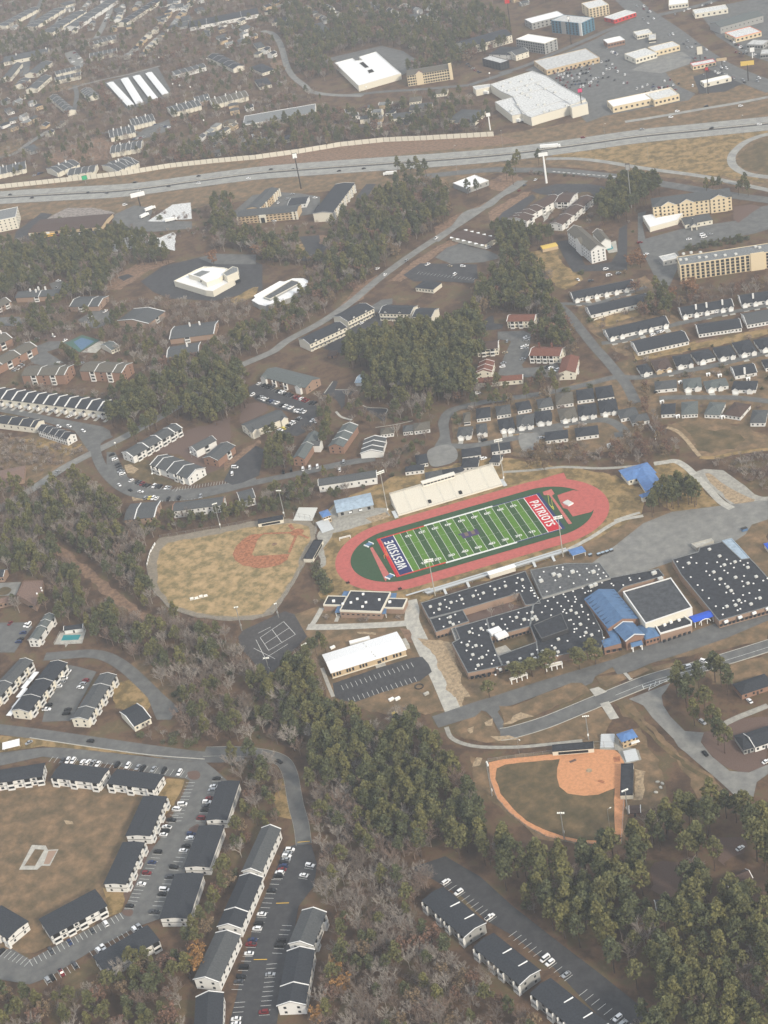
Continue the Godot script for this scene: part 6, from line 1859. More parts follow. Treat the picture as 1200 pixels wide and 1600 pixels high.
	apartment("grey roofed block with white rake boards above the tennis court", bf, "D 688,692 748,632 636,592", [0.5], bo.merged({"he": 5.0, "wall": "brick_tan", "st": 2, "rmat": "slate_grey", "tw": 0.8}, true))
	apartment("brown roofed flats with white chimneys hidden in the trees", bf, "D 795,750 1005,725 1022,664", [0.4], bo.merged({"he": 5.0, "wall": "brick_tan", "st": 2, "rmat": "slate_grey", "chimneys": [[0.4, 0.3], [0.62, 0.3]]}, true))
	apartment("brick flats with white balconies below the white chimneys", bf, "D 800,838 948,824 922,770", [0.6], bo.merged({"he": 5.0, "wall": "brick_tan", "st": 2, "rmat": "slate_grey", "chimneys": [[0.62, 0.4]]}, true))
	patch("tennis_court", "d 610,818 770,742 938,790 745,905", 3, "court_green", 0.0, false, true)
	patch("tennis_court", "d 690,808 765,768 885,800 765,885", 4, "court_blue")
	patch("pool_deck", "d 760,905 930,800 1010,810 900,910", 3, "concrete")
	bld("small grey clubhouse beside the blue tennis court", "clubhouse", "", "clubhouse", "d 1030,890 1108,852 1030,790", {"he": 4.0, "rise": 2.0, "wall": "cream", "rmat": "shingle_green", "nw": 3})
	var la := patch("car_park", "d 280,960 330,850 460,800 640,800 560,860 440,900 600,1000 480,1040 300,1010", 2, "asphalt", 0.0, false, true)
	patch("car_park", "d 730,600 900,500 1020,520 1060,620 900,680 780,660", 2, "asphalt", 0.0, false, true)
	patch("car_park", "d 460,260 560,230 660,270 600,340 500,330", 2, "asphalt", 0.0, false, true)
	patch("car_park", "d -60,580 180,570 230,620 160,660 -60,650", 2, "asphalt", 0.0, false, true)
	stalls(la, "d 115,1090 230,1020", "swws", "beside the tan-grey flats at the left edge", 5.0, false)
	drive("d 640,690 660,695 505,760 520,765 350,785 370,780 610,800 630,790 850,578 870,570 820,640 840,630 990,525 1005,515 535,305 550,290 550,240 580,240 770,1015 790,1005 545,1010 560,1000", "wwswwswswsw", "in the small lots between the brick flats")
	patch("clearing", "d 330,760 640,690 700,760 600,840 440,830", 1, "mulch", 2.0)
	lamp_post("white globe street lamp on the estate", "d 643,700 505,775", 4.0, "white globe lamps", 0.7)
	lamp_post("white globe street lamp beside the grey and white flats", "f 130,600 480,890 838,690", 4.0, "white globe lamps", 0.7)
	# g tile: flats round a lot
	var lg := patch("car_park", "g 230,270 330,225 500,300 640,350 760,400 860,440 880,520 850,600 770,690 690,730 560,720 500,690 690,570 720,530 560,490 300,395 240,330", 3, "asphalt_dark", 0.0, false, true)
	stalls(lg, "g 315,240 490,300", "w.kkkg.", "in the upper bays of the estate car park", 5.0)
	stalls(lg, "g 500,310 860,435", "kwwkgk.rrwrr.kk", "in the upper bays of the estate car park", 5.0)
	stalls(lg, "g 255,345 640,475", "w.kswwkbsw.kwsw", "in the lower bays of the estate car park", 5.0)
	stalls(lg, "g 660,495 770,510", "wwsw", "beside the planted island of the estate car park", 5.0, false)
	stalls(lg, "g 720,560 500,700", "sk.wwk.yws", "in the inner bays of the estate car park", 5.0)
	var o1 := apartment("green-grey roofed flats with white gables and a brick end above the car park", g, "g 345,170 762,280 905,186", [0.3, 0.55], {"rmat": "shingle_green", "wall": "brick_tan", "rise": 3.0, "trims": []})
	for f in [0.08, 0.85]:
		gablet(o1.n, (f - 0.5) * o1.L, o1.D * 0.5 - 0.5, 6.0, 2.0, 5.6, 2.0, "white", "shingle_green")
	var o2 := apartment("grey flats with cream gables below the estate car park", g, "g 240,700 575,550 505,470", [0.5], {"rmat": "slate_grey", "wall": "cream", "rise": 2.6, "trims": []})
	for f in [0.12, 0.9]:
		gablet(o2.n, (f - 0.5) * o2.L, o2.D * 0.5 - 0.5, 6.0, 2.0, 5.6, 2.0, "cream", "slate_grey")
	var o3 := apartment("cross-shaped grey flats with a brick gable beside the estate road", g, "g 800,955 850,720 750,690", [0.75], {"rmat": "shingle_green", "wall": "brick", "rise": 2.6, "trims": [0.55]})
	gablet(o3.n, 0.12 * o3.L, o3.D * 0.5 - 0.5, 7.0, 5.0, 5.6, 2.2, "white", "slate_grey", "side_wing")
	apartment("stepped grey flats with white rake lines and a brick gable", g, "g 1160,852 1192,652 1075,602", [], {"rmat": "shingle_green", "wall": "brick", "rise": 2.6, "trims": [0.3, 0.62, 1.0], "tw": 0.7})
	var ld := patch("car_park", "g 70,1010 300,820 380,860 350,1000 330,1100 100,1200 0,1150", 3, "asphalt_dark", 0.0, false, true)
	drive("g 105,1030 140,1030 80,1090 85,1060", "ww", "in the dark lot below the pines", "van")
	drive("g 743,1045 745,1020 807,1032 809,1010 878,1022 880,1000 1087,1055 1090,1030 632,1055 630,1030 560,1075 560,1050 1125,980 1128,960", "wwwwkks", "parked along the estate road below the brick gables", "van")
	drive("g 860,600 850,580 775,645 790,630 830,590 815,600", "wkw", "in the estate car park bend", "sedan")
	patch("drive", "g 930,335 1020,215 1060,215 1040,290 1200,290 1200,340 1085,350 1120,430 1100,460 1060,400 1000,350", 3, "asphalt_dark", 0.0, false, true)
	patch("leaf_litter", "g 150,420 400,420 430,480 250,580 150,600", 1, "mulch", 1.5)
	patch("leaf_litter", "g 0,980 330,760 360,800 80,1000 0,1060", 1, "orange_dirt", 1.5)

func middle() -> void:
	# terraces with dormers and their court
	patch("car_park", "ab 300,392 470,255 660,160 725,110 720,190 760,230 600,330 430,425", 3, "asphalt_dark", 0.0, false, true)
	patch("drive", "ab 640,90 720,40 800,30 800,70 740,90 730,130 660,130", 3, "asphalt", 0.0, false, true)
	road("pavement", "ab 300,380 450,270 580,195 665,140", 1.8, 4, "concrete")
	var d := {"he": 7.0, "rise": 2.4, "wall": "cream", "rmat": "slate", "tw": 0.3, "st": 2, "nw": 9, "ww": 1.4}
	for q in [["slate-roofed cream terrace beside the curved drive at the head of the court", "ab 475,203 657,102 562,58", [0.25, 0.7]], ["slate-roofed cream terrace lower down the court", "ab 200,372 447,237 388,188", [0.18, 0.8]], ["slate-roofed grey terrace facing the pine wood", "ab 730,128 942,152 955,88", [0.2, 0.65]], ["short slate-roofed terrace at the edge of the pine wood", "ab 962,156 1095,170 1115,103", [0.3]]]:
		var b := bld(q[0], "terrace", "cream terraces round the court", "terraced_homes", q[1], d)
		for f in q[2]:
			gablet(b.n, (f - 0.5) * b.L, b.D * 0.5 - 3.4, 2.6, 2.6, 7.6, 1.2, "white", "slate", "dormer")
		for k in 6:
			bx(b.n, "porch_post", Vector3(lerpf(-0.46, 0.46, k / 5.0) * b.L, 1.4, b.D * 0.5 + 0.6), Vector3(0.3, 2.8, 0.3), "unit_white")
		bx(b.n, "porch_roof", Vector3(0, 2.9, b.D * 0.5 + 0.2), Vector3(b.L * 0.98, 0.18, 1.8), "slate_grey")
	var hut := bld("tiny brick hut with a hipped roof at the end of the court", "hut", "", "brick_hut", "ab 350,440 412,440 385,405", {"he": 2.6, "rise": 1.2, "roof": "hip", "wall": "brick", "rmat": "shingle_brown", "door": 0.5})
	drive("ab 578,213 600,200 585,290 600,280", "ws", "in the court of the cream terraces", "sedan")
	lamp_post("white globe lamp in the court of the cream terraces", "ab 597,305", 4.0, "white globe lamps", 0.6)
	bld("small pale blue-roofed shed beside the tall pine", "shed", "", "pale_shed", "ab 552,635 600,640 590,580", {"he": 3.0, "rise": 1.4, "wall": "white", "rmat": "metal_blue_pale"})
	patch("drive", "H 310,170 365,105 385,110 370,145 475,150 475,165 420,155 415,220 400,240 385,175", 3, "asphalt_dark", 0.0, false, true)
	road("wall_kerb", "H 320,165 360,110", 0.8, 5, "concrete")
	road("wall_kerb", "H 370,148 470,152 470,165", 0.8, 5, "concrete")
	patch("car_park", "H 500,230 620,240 600,300 560,270", 3, "asphalt_dark", 0.0, false, true)
	road("wall_kerb", "H 500,222 530,232 612,237 608,262", 0.8, 5, "concrete")
	road("pavement", "H 375,250 400,275 450,290", 2.0, 3, "concrete")
	road("wall_kerb", "H 560,325 660,310 735,293", 0.8, 3, "concrete")
	# red-roofed motel court
	var lot := patch("car_park", "ac 330,335 560,325 630,360 600,560 545,630 560,660 700,650 860,610 900,720 850,740 620,745 420,730 330,720 385,560 450,420 330,400", 3, "asphalt", 0.0, false, true)
	patch("car_park", "ac 130,290 250,200 290,190 300,260 380,270 370,310 160,330", 3, "asphalt_dark", 0.0, false, true)
	stalls(lot, "ac 590,380 575,500", "ws.ws", "in the court of the red-roofed blocks", 5.2, false)
	stalls(lot, "ac 400,480 370,700", ".t..sw.", "in the court of the red-roofed blocks", 5.2, false)
	stalls(lot, "ac 765,650 870,690", "kwsw", "in the court of the red-roofed blocks", 5.2, false)
	drive("ac 415,425 418,410 555,585 580,580 545,480 545,470", "ssw", "in the court of the red-roofed blocks", "sedan")
	var ro := {"he": 6.2, "rise": 2.4, "rmat": "shingle_red", "wall": "cream", "st": 2, "nw": 8, "tw": 0.5, "bw": 3.4}
	apartment("red-roofed cream block at the top of the motel court", "red-roofed blocks", "ac 400,244 655,235 700,170", [0.2, 0.5], ro)
	apartment("long red-roofed cream block with porches in the motel court", "red-roofed blocks", "ac 608,545 890,552 935,470", [0.1, 0.3, 0.5, 0.7], ro.merged({"chimneys": [[0.2, 0.2], [0.6, 0.2]], "chm": "shingle_red"}, true))
	apartment("red-roofed wing with a cream gable beside the street", "red-roofed blocks", "ac 1030,700 1050,560 900,560", [0.4], ro.merged({"trims": [], "nw": 4}, true))
	apartment("red-roofed block with white rake lines beside the pines", "red-roofed blocks", "ac 290,700 285,600 150,590", [], ro.merged({"trims": [0.1, 0.5, 0.9], "nw": 3}, true))
	apartment("long low red-roofed block behind pines below the motel court", "red-roofed blocks", "ac 150,785 560,765 555,725", [], ro.merged({"he": 4.0, "st": 1}, true))
	apartment("brown-roofed cream block half hidden by pines left of the motel court", "red-roofed blocks", "ac 150,495 345,480 335,410", [0.3, 0.7], ro.merged({"rmat": "shingle_brown"}, true))
	# offices and lots further up
	var le := patch("car_park", "E 690,450 770,395 1035,400 1040,490 870,480 740,480", 3, "asphalt_dark", 0.0, false, true)
	stalls(le, "E 760,440 1020,470", "................", "on the half empty dark car park", 5.0)
	drive("E 805,403 815,398 933,450 945,440 570,423 585,415 605,452 620,440 708,385 725,372 845,280 855,272 910,410 925,412 970,412 985,412", "wwwwswtw", "near the dark car park by the street")
	bld("low dark hipped building at the corner of the dark car park", "building", "", "small_office", "E 745,507 832,517 872,484", {"he": 4.0, "rise": 1.6, "roof": "hip", "wall": "cream", "rmat": "slate", "nw": 6})
	var sw := bld("brown-roofed shop row with white sawtooth awnings", "shops", "", "sawtooth_shops", "z 150,470 300,550 335,495", {"he": 4.6, "rise": 1.0, "wall": "cream", "rmat": "shingle_brown", "trims": [], "ne": 2})
	for k in 6:
		for sg in [-1.0, 1.0]:
			bx(sw.n, "awning", Vector3((k / 5.0 - 0.5) * sw.L * 0.9, 4.3, sg * (sw.D * 0.5 + 0.8)), Vector3(3.2, 0.25, 3.2), "unit_white", Basis(Vector3.UP, 0.78))
	drive("z 330,553 345,548", "w", "parked beside the sawtooth shops", "van")
	patch("car_park", "z 0,610 130,500 220,540 340,570 420,610 300,640 100,650", 2, "asphalt", 0.0, false, true)
	var rd := road("street", "z 560,130 480,190 400,230 330,290 200,330 120,420 0,510", 8.0, 4, "asphalt_light")
	drive("z 628,128 640,120 560,162 580,150 525,195 545,183", "wgr", "at the slip road junction", "sedan")
	patch("dry_verge", "z 330,330 420,270 560,200 600,200 560,240 420,340 350,390", 2, "orange_dirt", 1.5)
	patch("dry_verge", "z 340,130 420,90 520,90 550,130 480,180 400,200 330,170", 2, "orange_dirt", 1.5)
	patch("dry_verge", "z 0,420 100,360 220,310 330,260 340,280 200,350 90,450 0,500", 2, "orange_dirt", 1.5)
	patch("dry_verge", "E 380,610 480,500 560,450 600,460 500,560 400,620", 2, "orange_dirt", 1.5)
	patch("dry_verge", "E 620,480 760,370 900,290 960,260 980,290 880,330 760,420 680,480", 2, "orange_dirt", 1.5)
	# white offices
	var off := thing("white_office", "large white two-level office with a glass corner below the woods", "office", "", gpts("aa 340,200")[0])
	flat_poly(off, "aa 105,192 270,108 330,84 480,92 585,128 555,182 398,270 342,264", 5.0, "cream", "roof_white", "cream", 0.0, 0.5, 0.8)
	flat_poly(off, "aa 212,140 320,92 400,82 505,96 470,150 440,172 350,205 290,165", 9.0, "cream", "roof_white", "cream", 5.0, 0.5, 0.5)
	flat_poly(off, "aa 470,130 545,80 585,90 585,118 500,155", 11.0, "cream", "roof_grey", "cream", 4.0, 0.4, 0.4)
	flat_poly(off, "aa 250,140 315,110 375,118 300,155", 9.15, "grey_wall", "roof_grey", "grey_wall", 8.9, 0.3, 0.2)
	for k in 8:
		var p := gpts("aa %d,%d" % [410 + k * 19, 280 - k * 10], 1.6)[0]
		bx(off, "window", p - off.position, Vector3(1.6, 1.8, 0.4), "glass", Basis(Vector3.UP, 0.62))
	for k in 5:
		var p := gpts("aa %d,%d" % [308 + (k if k < 3 else k + 1) * 18, 188 - (0 if k < 3 else 4)], 7.4)[0]
		bx(off, "window", p - off.position + Vector3(0, 0, 0.5), Vector3(1.2, 1.6, 0.5), "glass")
	bx(off, "glass_corner", gpts("aa 575,165", 5.0)[0] - off.position, Vector3(5.0, 8.0, 3.0), "glass", Basis(Vector3.UP, 0.5))
	patch("car_park", "D 660,480 760,410 940,365 1110,355 1230,400 1230,520 1120,545 1000,570 800,560 720,530", 2, "asphalt_dark", 0.0, false, true)
	patch("drive", "D 930,370 1010,350 1200,355 1200,400 1000,400", 3, "asphalt", 0.0, false, true)
	var of2 := thing("serrated_office", "bright white serrated flat roof with a grey roof well", "office", "", gpts("aa 900,280")[0])
	flat_poly(of2, "aa 688,335 715,315 705,300 900,190 935,195 1000,170 1075,170 1110,188 1105,220 1070,240 1050,270 1010,285 990,310 940,325 900,345 860,350 790,376 740,365 715,350", 4.6, "grey_wall", "roof_white", "roof_white", 0.0, 0.5, 0.4)
	flat_poly(of2, "aa 775,310 985,182 1042,195 1040,210 825,325", 6.2, "grey_wall", "membrane_grey", "cream", 4.6, 0.4, 0.4)
	patch("lawn", "aa 520,330 690,240 740,230 720,300 560,370", 2, "dry_grass", 1.0)
	patch("bare_soil", "D 480,520 540,450 640,400 780,380 820,385 700,430 640,470 560,520", 1, "orange_dirt", 1.5)
	patch("pond", "D 550,460 600,445 625,455 580,478", 2, "asphalt_dark", 0.5)
	# far left: car repair row, slabs, hotel end
	patch("car_park", "x 100,410 260,290 330,300 220,390 620,390 640,440 480,450 200,470 90,460", 3, "asphalt_dark", 0.0, false, true)
	var pk := patch("car_park", "x 720,300 840,245 960,260 930,340 1200,345 1200,390 960,410 760,400 700,340", 3, "asphalt", 0.0, false, true)
	patch("foundation_slab", "x 920,345 1080,240 1190,228 1200,330 1110,335 1060,345", 4, "roof_dirty", 0.4)
	patch("foundation_slab", "x 650,548 740,470 830,425 930,420 920,440 1000,445 1080,410 1100,430 1090,530 920,480 800,520", 3, "roof_dirty", 0.8)
	patch("scrub_clearing", "x 230,370 300,320 420,260 600,260 720,290 640,350 620,385 220,385", 2, "litter_grey", 1.0)
	var rr := bld("long low brown roofed workshop row below the highway", "workshop", "", "workshop_row", "x 190,408 640,382 690,300", {"he": 4.0, "rise": 1.2, "wall": "tan_wall", "rmat": "shingle_brown", "trims": [], "nw": 0})
	for k in 9:
		bx(rr.n, "bay_door", Vector3((k / 8.0 - 0.5) * rr.L * 0.92, 1.7, rr.D * 0.5 - 0.35), Vector3(3.6, 2.8, 0.2), "unit_white" if k % 2 == 0 else "opening")
	drive("x 310,440 330,440", "y", "", "van")
	cars.pop_back()
	var sb := gpts("x 312,441")[0]
	var bus := thing("yellow_bus", "yellow bus parked below the brown workshop row", "bus", "", sb + Vector3(0, 0.3, 0), -0.05)
	bx(bus, "body", Vector3(0, 1.7, 0), Vector3(10.5, 2.4, 2.5), "bus_yellow")
	bx(bus, "bonnet", Vector3(5.9, 1.1, 0), Vector3(1.4, 1.2, 2.2), "bus_yellow")
	bx(bus, "window_strip", Vector3(0, 2.2, 0), Vector3(9.6, 0.6, 2.56), "glass")
	for p in [Vector3(-3.4, 0.45, 1.1), Vector3(3.8, 0.45, 1.1), Vector3(-3.4, 0.45, -1.1), Vector3(3.8, 0.45, -1.1)]:
		bx(bus, "wheel", p, Vector3(0.9, 0.9, 0.3), "rubber")
	for q in [["x 468,398", 9.0, "white box lorry backed up to the workshop row", 0.0], ["x 1072,344", 12.5, "white coach parked beside the concrete slab", 0.05], ["x 905,318", 11.0, "white lorry with trailer on the dark lot below the billboard", 0.75], ["x 940,275", 12.0, "white trailer parked above the lorry on the dark lot", 0.5]]:
		var p := gpts(q[0])[0]
		lorry(q[2], p, q[3], q[1])
	drive("x 365,437 385,437 412,434 430,434 442,434 460,434 470,432 488,432 483,428 500,428 208,452 225,452 782,245 800,240", "rwwwwww", "in the workshop yard below the highway", "van")
	var hb := bld("white hotel end with dark window strips cut by the left edge", "hotel", "", "hotel_block", "x -60,345 112,315 95,258", {"he": 13.0, "roof": "flat", "wall": "cream", "rmat": "roof_grey", "st": 4, "nw": 6, "ne": 4})
	# motels at the middle top
	patch("car_park", "y 0,300 140,180 290,160 440,170 560,190 560,290 440,310 100,330", 2, "asphalt", 0.0, false, true)
	patch("car_park", "y 780,200 850,110 910,110 850,200", 3, "asphalt_dark", 0.0, false, true)
	var mo := {"he": 8.0, "st": 3, "rise": 1.8, "wall": "tan_wall", "rmat": "slate_grey", "trims": [], "ww": 2.4, "wh": 1.2, "gmat": "opening"}
	var m1 := bld("long two-level motel with a cream arch and grey roof below the highway", "motel", "motels below the highway", "motel_block", "y 55,308 420,290 425,245", mo.merged({"nw": 15}, true))
	bx(m1.n, "arch", Vector3(-0.07 * m1.L, 4.0, m1.D * 0.5 + 0.3), Vector3(7.0, 8.0, 1.4), "cream")
	bx(m1.n, "arch_opening", Vector3(-0.07 * m1.L, 2.6, m1.D * 0.5 + 0.98), Vector3(4.0, 5.2, 0.2), "opening")
	for f in [-0.49, 0.43, 0.49]:
		bx(m1.n, "pilaster", Vector3(f * m1.L, 4.0, m1.D * 0.5), Vector3(2.0, 8.2, 1.0), "cream")
	var m2 := bld("motel wing with cream pilasters running up to the highway", "motel", "motels below the highway", "motel_block", "y 190,262 298,140 215,140", mo.merged({"nw": 9}, true))
	for f in [-0.48, -0.2, 0.2, 0.3, 0.4, 0.48]:
		bx(m2.n, "pilaster", Vector3(f * m2.L, 4.0, m2.D * 0.5), Vector3(2.0, 8.2, 1.0), "cream")
	bld("low dark flat-roofed motel office with a white gable", "motel", "motels below the highway", "motel_office", "y 350,245 470,230 500,185", {"he": 4.5, "rise": 0.9, "wall": "white", "rmat": "slate", "nw": 5})
	var m3 := bld("dark-roofed white motel with balcony frames facing the wood", "motel", "motels below the highway", "motel_block", "y 645,290 770,105 650,110", {"he": 9.0, "st": 3, "rise": 1.2, "wall": "cream", "rmat": "slate", "trims": [0.0, 1.0], "nw": 12, "ww": 2.0})
	for k in 7:
		balcony(m3.n, (k / 6.0 - 0.5) * m3.L * 0.9, m3.D * 0.5 - 0.4, 3.0, 3, 2.9)
	bld("white end block of the dark-roofed motel", "motel", "motels below the highway", "motel_block", "y 540,280 610,278 600,240", {"he": 6.0, "roof": "flat", "wall": "white", "rmat": "slate", "trim": "slate"})
	drive("y 300,232 305,225 388,178 400,176 357,207 365,203 530,200 545,199 305,198 315,190 275,345 290,345", "wsswsw", "in the motel yard below the highway", "sedan")
	patch("dry_verge", "y 200,540 480,480 460,540 240,560", 2, "dry_grass", 1.5)
	patch("car_park", "y 430,440 560,430 640,450 560,570 640,560 640,600 440,590 470,520", 2, "asphalt_dark", 0.0, false, true)
	patch("dry_verge", "y 555,430 630,440 600,480 560,490", 3, "orange_dirt", 1.0)

func lorry(label: String, at: Vector3, turn: float, l: float) -> void:
	var o := thing("lorry", label, "lorry", "", at + Vector3(0, 0.3, 0), turn)
	bx(o, "trailer", Vector3(-1.2, 2.3, 0), Vector3(l - 2.6, 2.8, 2.5), "unit_white")
	bx(o, "cab", Vector3(l * 0.5 - 1.0, 1.7, 0), Vector3(2.2, 2.4, 2.3), "unit_white")
	bx(o, "windscreen", Vector3(l * 0.5 + 0.08, 2.2, 0), Vector3(0.1, 0.8, 2.0), "glass")
	bx(o, "chassis", Vector3(-0.6, 0.75, 0), Vector3(l - 2.0, 0.3, 2.0), "steel_dark")
	for fx in [-0.38, -0.28, 0.2, 0.38]:
		for sz in [-1.1, 1.1]:
			bx(o, "wheel", Vector3(fx * l, 0.5, sz), Vector3(1.0, 1.0, 0.3), "rubber")

func middle_right() -> void:
	# --- hotels
	var hg := "hotels beside the highway"
	patch("car_park", "c -20,500 60,480 20,600 50,740 420,640 900,570 1130,440 1240,420 1240,640 1080,690 700,760 500,800 350,860 400,960 360,1000 280,1180 180,1180 40,900 -20,760", 3, "asphalt", 0.0, false, true)
	patch("planting_bed", "c 880,440 1030,420 1130,440 920,590 870,560", 4, "mulch", 0.6)
	patch("planting_bed", "c 90,640 350,570 560,570 580,620 330,650 120,690", 4, "mulch", 0.6)
	var h1 := bld("cream four-storey hotel with a grey gabled roof and rows of windows", "hotel", hg, "hotel_block", "c 118,440 868,342 835,262", {"he": 13.0, "rise": 4.0, "roof": "hip", "wall": "yellow_wall", "rmat": "slate_grey", "st": 4, "nw": 17, "ne": 3, "ww": 1.6, "wh": 1.5, "over": 0.6})
	for q in [[0.2, 13.0], [0.43, 13.0], [0.83, 15.0]]:
		gablet(h1.n, (q[0] - 0.5) * h1.L, h1.D * 0.5 - 0.6, q[1], 1.4, 13.0, 3.6, "yellow_wall", "slate_grey")
		for row in 4:
			for k in 3:
				bx(h1.n, "window", Vector3((q[0] - 0.5) * h1.L + (k - 1) * q[1] * 0.28, 12.7 * (row + 0.55) / 4.0, h1.D * 0.5 + 0.84), Vector3(1.5, 1.5, 0.14), "glass")
	var pod := thing("hotel_annexe", "low white-roofed annexe in front of the cream hotel", "building", "", gpts("c 200,560")[0])
	flat_poly(pod, "c 25,527 112,510 150,545 400,500 350,562 92,632", 4.6, "cream", "roof_white", "white")
	for k in 6:
		bx(pod, "window", gpts("c %d,%d" % [150 + k * 36, 636 - k * 9], 2.0)[0] - pod.position + Vector3(0, 0, 0.3), Vector3(1.6, 1.6, 0.5), "glass")
	var ca := bld("cream hotel entrance canopy with a grey gable", "canopy", "", "hotel_canopy", "c 483,622 548,615 520,562", {"he": 4.4, "rise": 1.8, "y0": 3.6, "wall": "cream", "rmat": "slate_grey", "turned": true})
	for sx in [-1.0, 1.0]:
		bx(ca.n, "post", Vector3(sx * (ca.L * 0.5 - 0.8), 1.8, ca.D * 0.5 - 0.8), Vector3(0.8, 3.6, 0.8), "cream")
	bld("low grey-roofed lobby wing between the cream hotel and its canopy", "building", "", "hotel_lobby", "c 425,605 690,560 640,500", {"he": 4.4, "rise": 2.0, "roof": "hip", "wall": "cream", "rmat": "slate_grey", "nw": 5})
	var h2 := bld("long flat-roofed ochre hotel with dark window columns cut by the right edge", "hotel", hg, "hotel_block", "c 365,1000 1300,840 1280,760", {"he": 14.0, "roof": "flat", "wall": "yellow_wall", "rmat": "roof_grey", "trim": "yellow_wall", "st": 5, "nw": 20, "ww": 2.6, "wh": 2.2, "ne": 2})
	for k in 21:
		bx(h2.n, "pilaster", Vector3((k / 20.0 - 0.5) * (h2.L - 1.2), 6.9, h2.D * 0.5 + 0.1), Vector3(1.2, 13.6, 0.5), "yellow_wall")
	vents(h2.n, "c 385,945 400,890 470,875 560,870 1070,795 1110,800 440,940 560,915 710,890 625,910 800,885 900,870", 14.0, Vector3(2.2, 1.4, 2.0), "unit", "roof_unit")
	bx(h2.n, "stair_tower", Vector3(0.27 * h2.L, 7.6, h2.D * 0.5 + 0.5), Vector3(11.0, 15.2, 1.2), "yellow_wall")
	bld("pale grey service building beside the ochre hotel", "building", "", "service_building", "c 205,955 345,915 335,866", {"he": 5.0, "roof": "flat", "wall": "grey_wall", "rmat": "roof_pale", "nw": 3})
	var h3 := bld("white four-storey hotel with a brown-grey gabled roof and a pool", "hotel", hg, "hotel_block", "z 940,588 865,442 945,405", {"he": 11.5, "rise": 4.0, "wall": "white", "rmat": "shingle_tan", "st": 4, "nw": 12, "ne": 3, "tw": 0.5, "over": 0.4})
	gablet(h3.n, 0.0, h3.D * 0.5 - 0.5, 14.0, 1.2, 11.5, 3.4, "white", "shingle_tan")
	bld("white gabled lodge of the hotel beside its pool", "building", "", "hotel_lodge", "z 1035,520 1100,505 1045,440", {"he": 7.0, "rise": 3.0, "wall": "white", "rmat": "shingle_tan", "st": 2, "nw": 3, "turned": true, "tw": 0.5})
	patch("pool_deck", "z 1060,530 1130,505 1140,575 1085,585", 4, "concrete")
	patch("swimming_pool", "z 1058,535 1095,520 1115,555 1080,568", 5, "water")
	patch("car_park", "z 760,510 850,500 940,660 1100,640 1140,580 1150,430 1200,400 1200,690 860,700 800,600", 3, "asphalt_dark", 0.0, false, true)
	patch("hotel_lawn", "F 90,340 210,320 230,390 340,470 250,520 200,500 130,400", 2, "dry_grass", 1.0, false, true)
	drive("F 310,475 325,485 370,480 395,475 455,455 480,450 500,445 525,440 830,285 845,283 893,265 905,262 900,275 915,272 930,262 945,260 600,300 615,298 630,355 640,352 440,425 460,420", "wgwswwwsrww", "in the hotel car parks")
	var ys := bld("long yellow shed at the edge of the hotel lawn", "shed", "", "yellow_container", "z 668,560 762,535 755,512", {"he": 3.2, "rise": 0.3, "wall": "tan_wall", "rmat": "sign_yellow", "trims": [], "over": 0.05})
	bx(ys.n, "door", Vector3(-ys.L * 0.3, 1.3, ys.D * 0.5), Vector3(2.4, 2.2, 0.2), "tan_wall")
	bld("small white flat-roofed shop beside the slip road", "shop", "", "white_shop", "z 185,190 308,133 258,84", {"he": 5.0, "roof": "flat", "wall": "grey_wall", "rmat": "roof_white", "trim": "white", "nw": 4})
	# brown-roofed flats
	var bo := {"he": 6.0, "st": 2, "rise": 2.0, "wall": "white", "rmat": "shingle_brown", "tw": 0.35, "bw": 4.0}
	var bg := "brown-roofed flats below the slip road"
	apartment("brown-roofed white flats along the dark lane", bg, "z 585,380 735,240 685,205", [0.15, 0.5, 0.85], bo.merged({"trims": [0.0, 0.3, 0.5, 1.0]}, true))
	apartment("brown-roofed flats end block beside the pines", bg, "z 570,385 620,350 500,330", [0.5], bo)
	apartment("long brown-roofed white flats with stepped rake boards", bg, "z 798,408 985,235 905,228", [0.12, 0.4, 0.65, 0.9], bo.merged({"trims": [0.0, 0.33, 0.66, 1.0]}, true))
	apartment("brown-roofed white flats with a white porch row at the top", bg, "z 755,262 850,265 885,205", [0.3, 0.7], bo)
	patch("car_park", "z 360,400 420,330 560,240 610,215 630,240 540,320 480,380 400,410", 3, "asphalt_dark", 0.0, false, true)
	patch("car_park", "z 600,190 760,150 960,150 1080,170 1000,230 940,180 800,190 640,210", 3, "asphalt_dark", 0.0, false, true)
	patch("courtyard", "z 690,270 760,290 720,340 680,390 660,330", 2, "concrete", 1.0)
	# terraces
	var tg := "one-storey slate terraces with white garage gables"
	terrace("slate terrace with brick and white garage gables, top row beside the hotel lawn", tg, "i 205,300 775,158 760,85", {}, [0.06, 0.22, 0.37, 0.53, 0.69, 0.85])
	terrace("slate terrace with white rear porches beside the walled green", tg, "i 365,450 915,295 890,212", {"nw": 8}, [])
	terrace("slate terrace with white gables above the parked cars", tg, "i 535,660 1090,505 1060,425", {}, [0.06, 0.22, 0.52, 0.69, 0.93])
	terrace("long slate terrace with white rear windows below the parked cars", tg, "i 800,800 1270,672 1240,560", {"nw": 12}, [])
	terrace("slate terrace with white chimneys and garage gables below the ochre hotel", tg, "j 378,448 862,345 850,266", {"chimneys": [[0.3, 0.75], [0.5, 0.75], [0.8, 0.75]]}, [0.07, 0.28, 0.48, 0.78, 0.93])
	terrace("slate terrace with pale rear windows along the dry bank", tg, "j 532,622 938,548 935,452", {"nw": 12}, [])
	terrace("slate terrace with garage gables cut by the right edge", tg, "j 938,335 1290,275 1270,190", {"chimneys": [[0.35, 0.75]]}, [0.1, 0.38, 0.7])
	terrace("slate terrace with rear windows cut by the right edge above the dry bank", tg, "j 982,535 1290,470 1270,360", {"nw": 9, "rmat": "slate_grey"}, [])
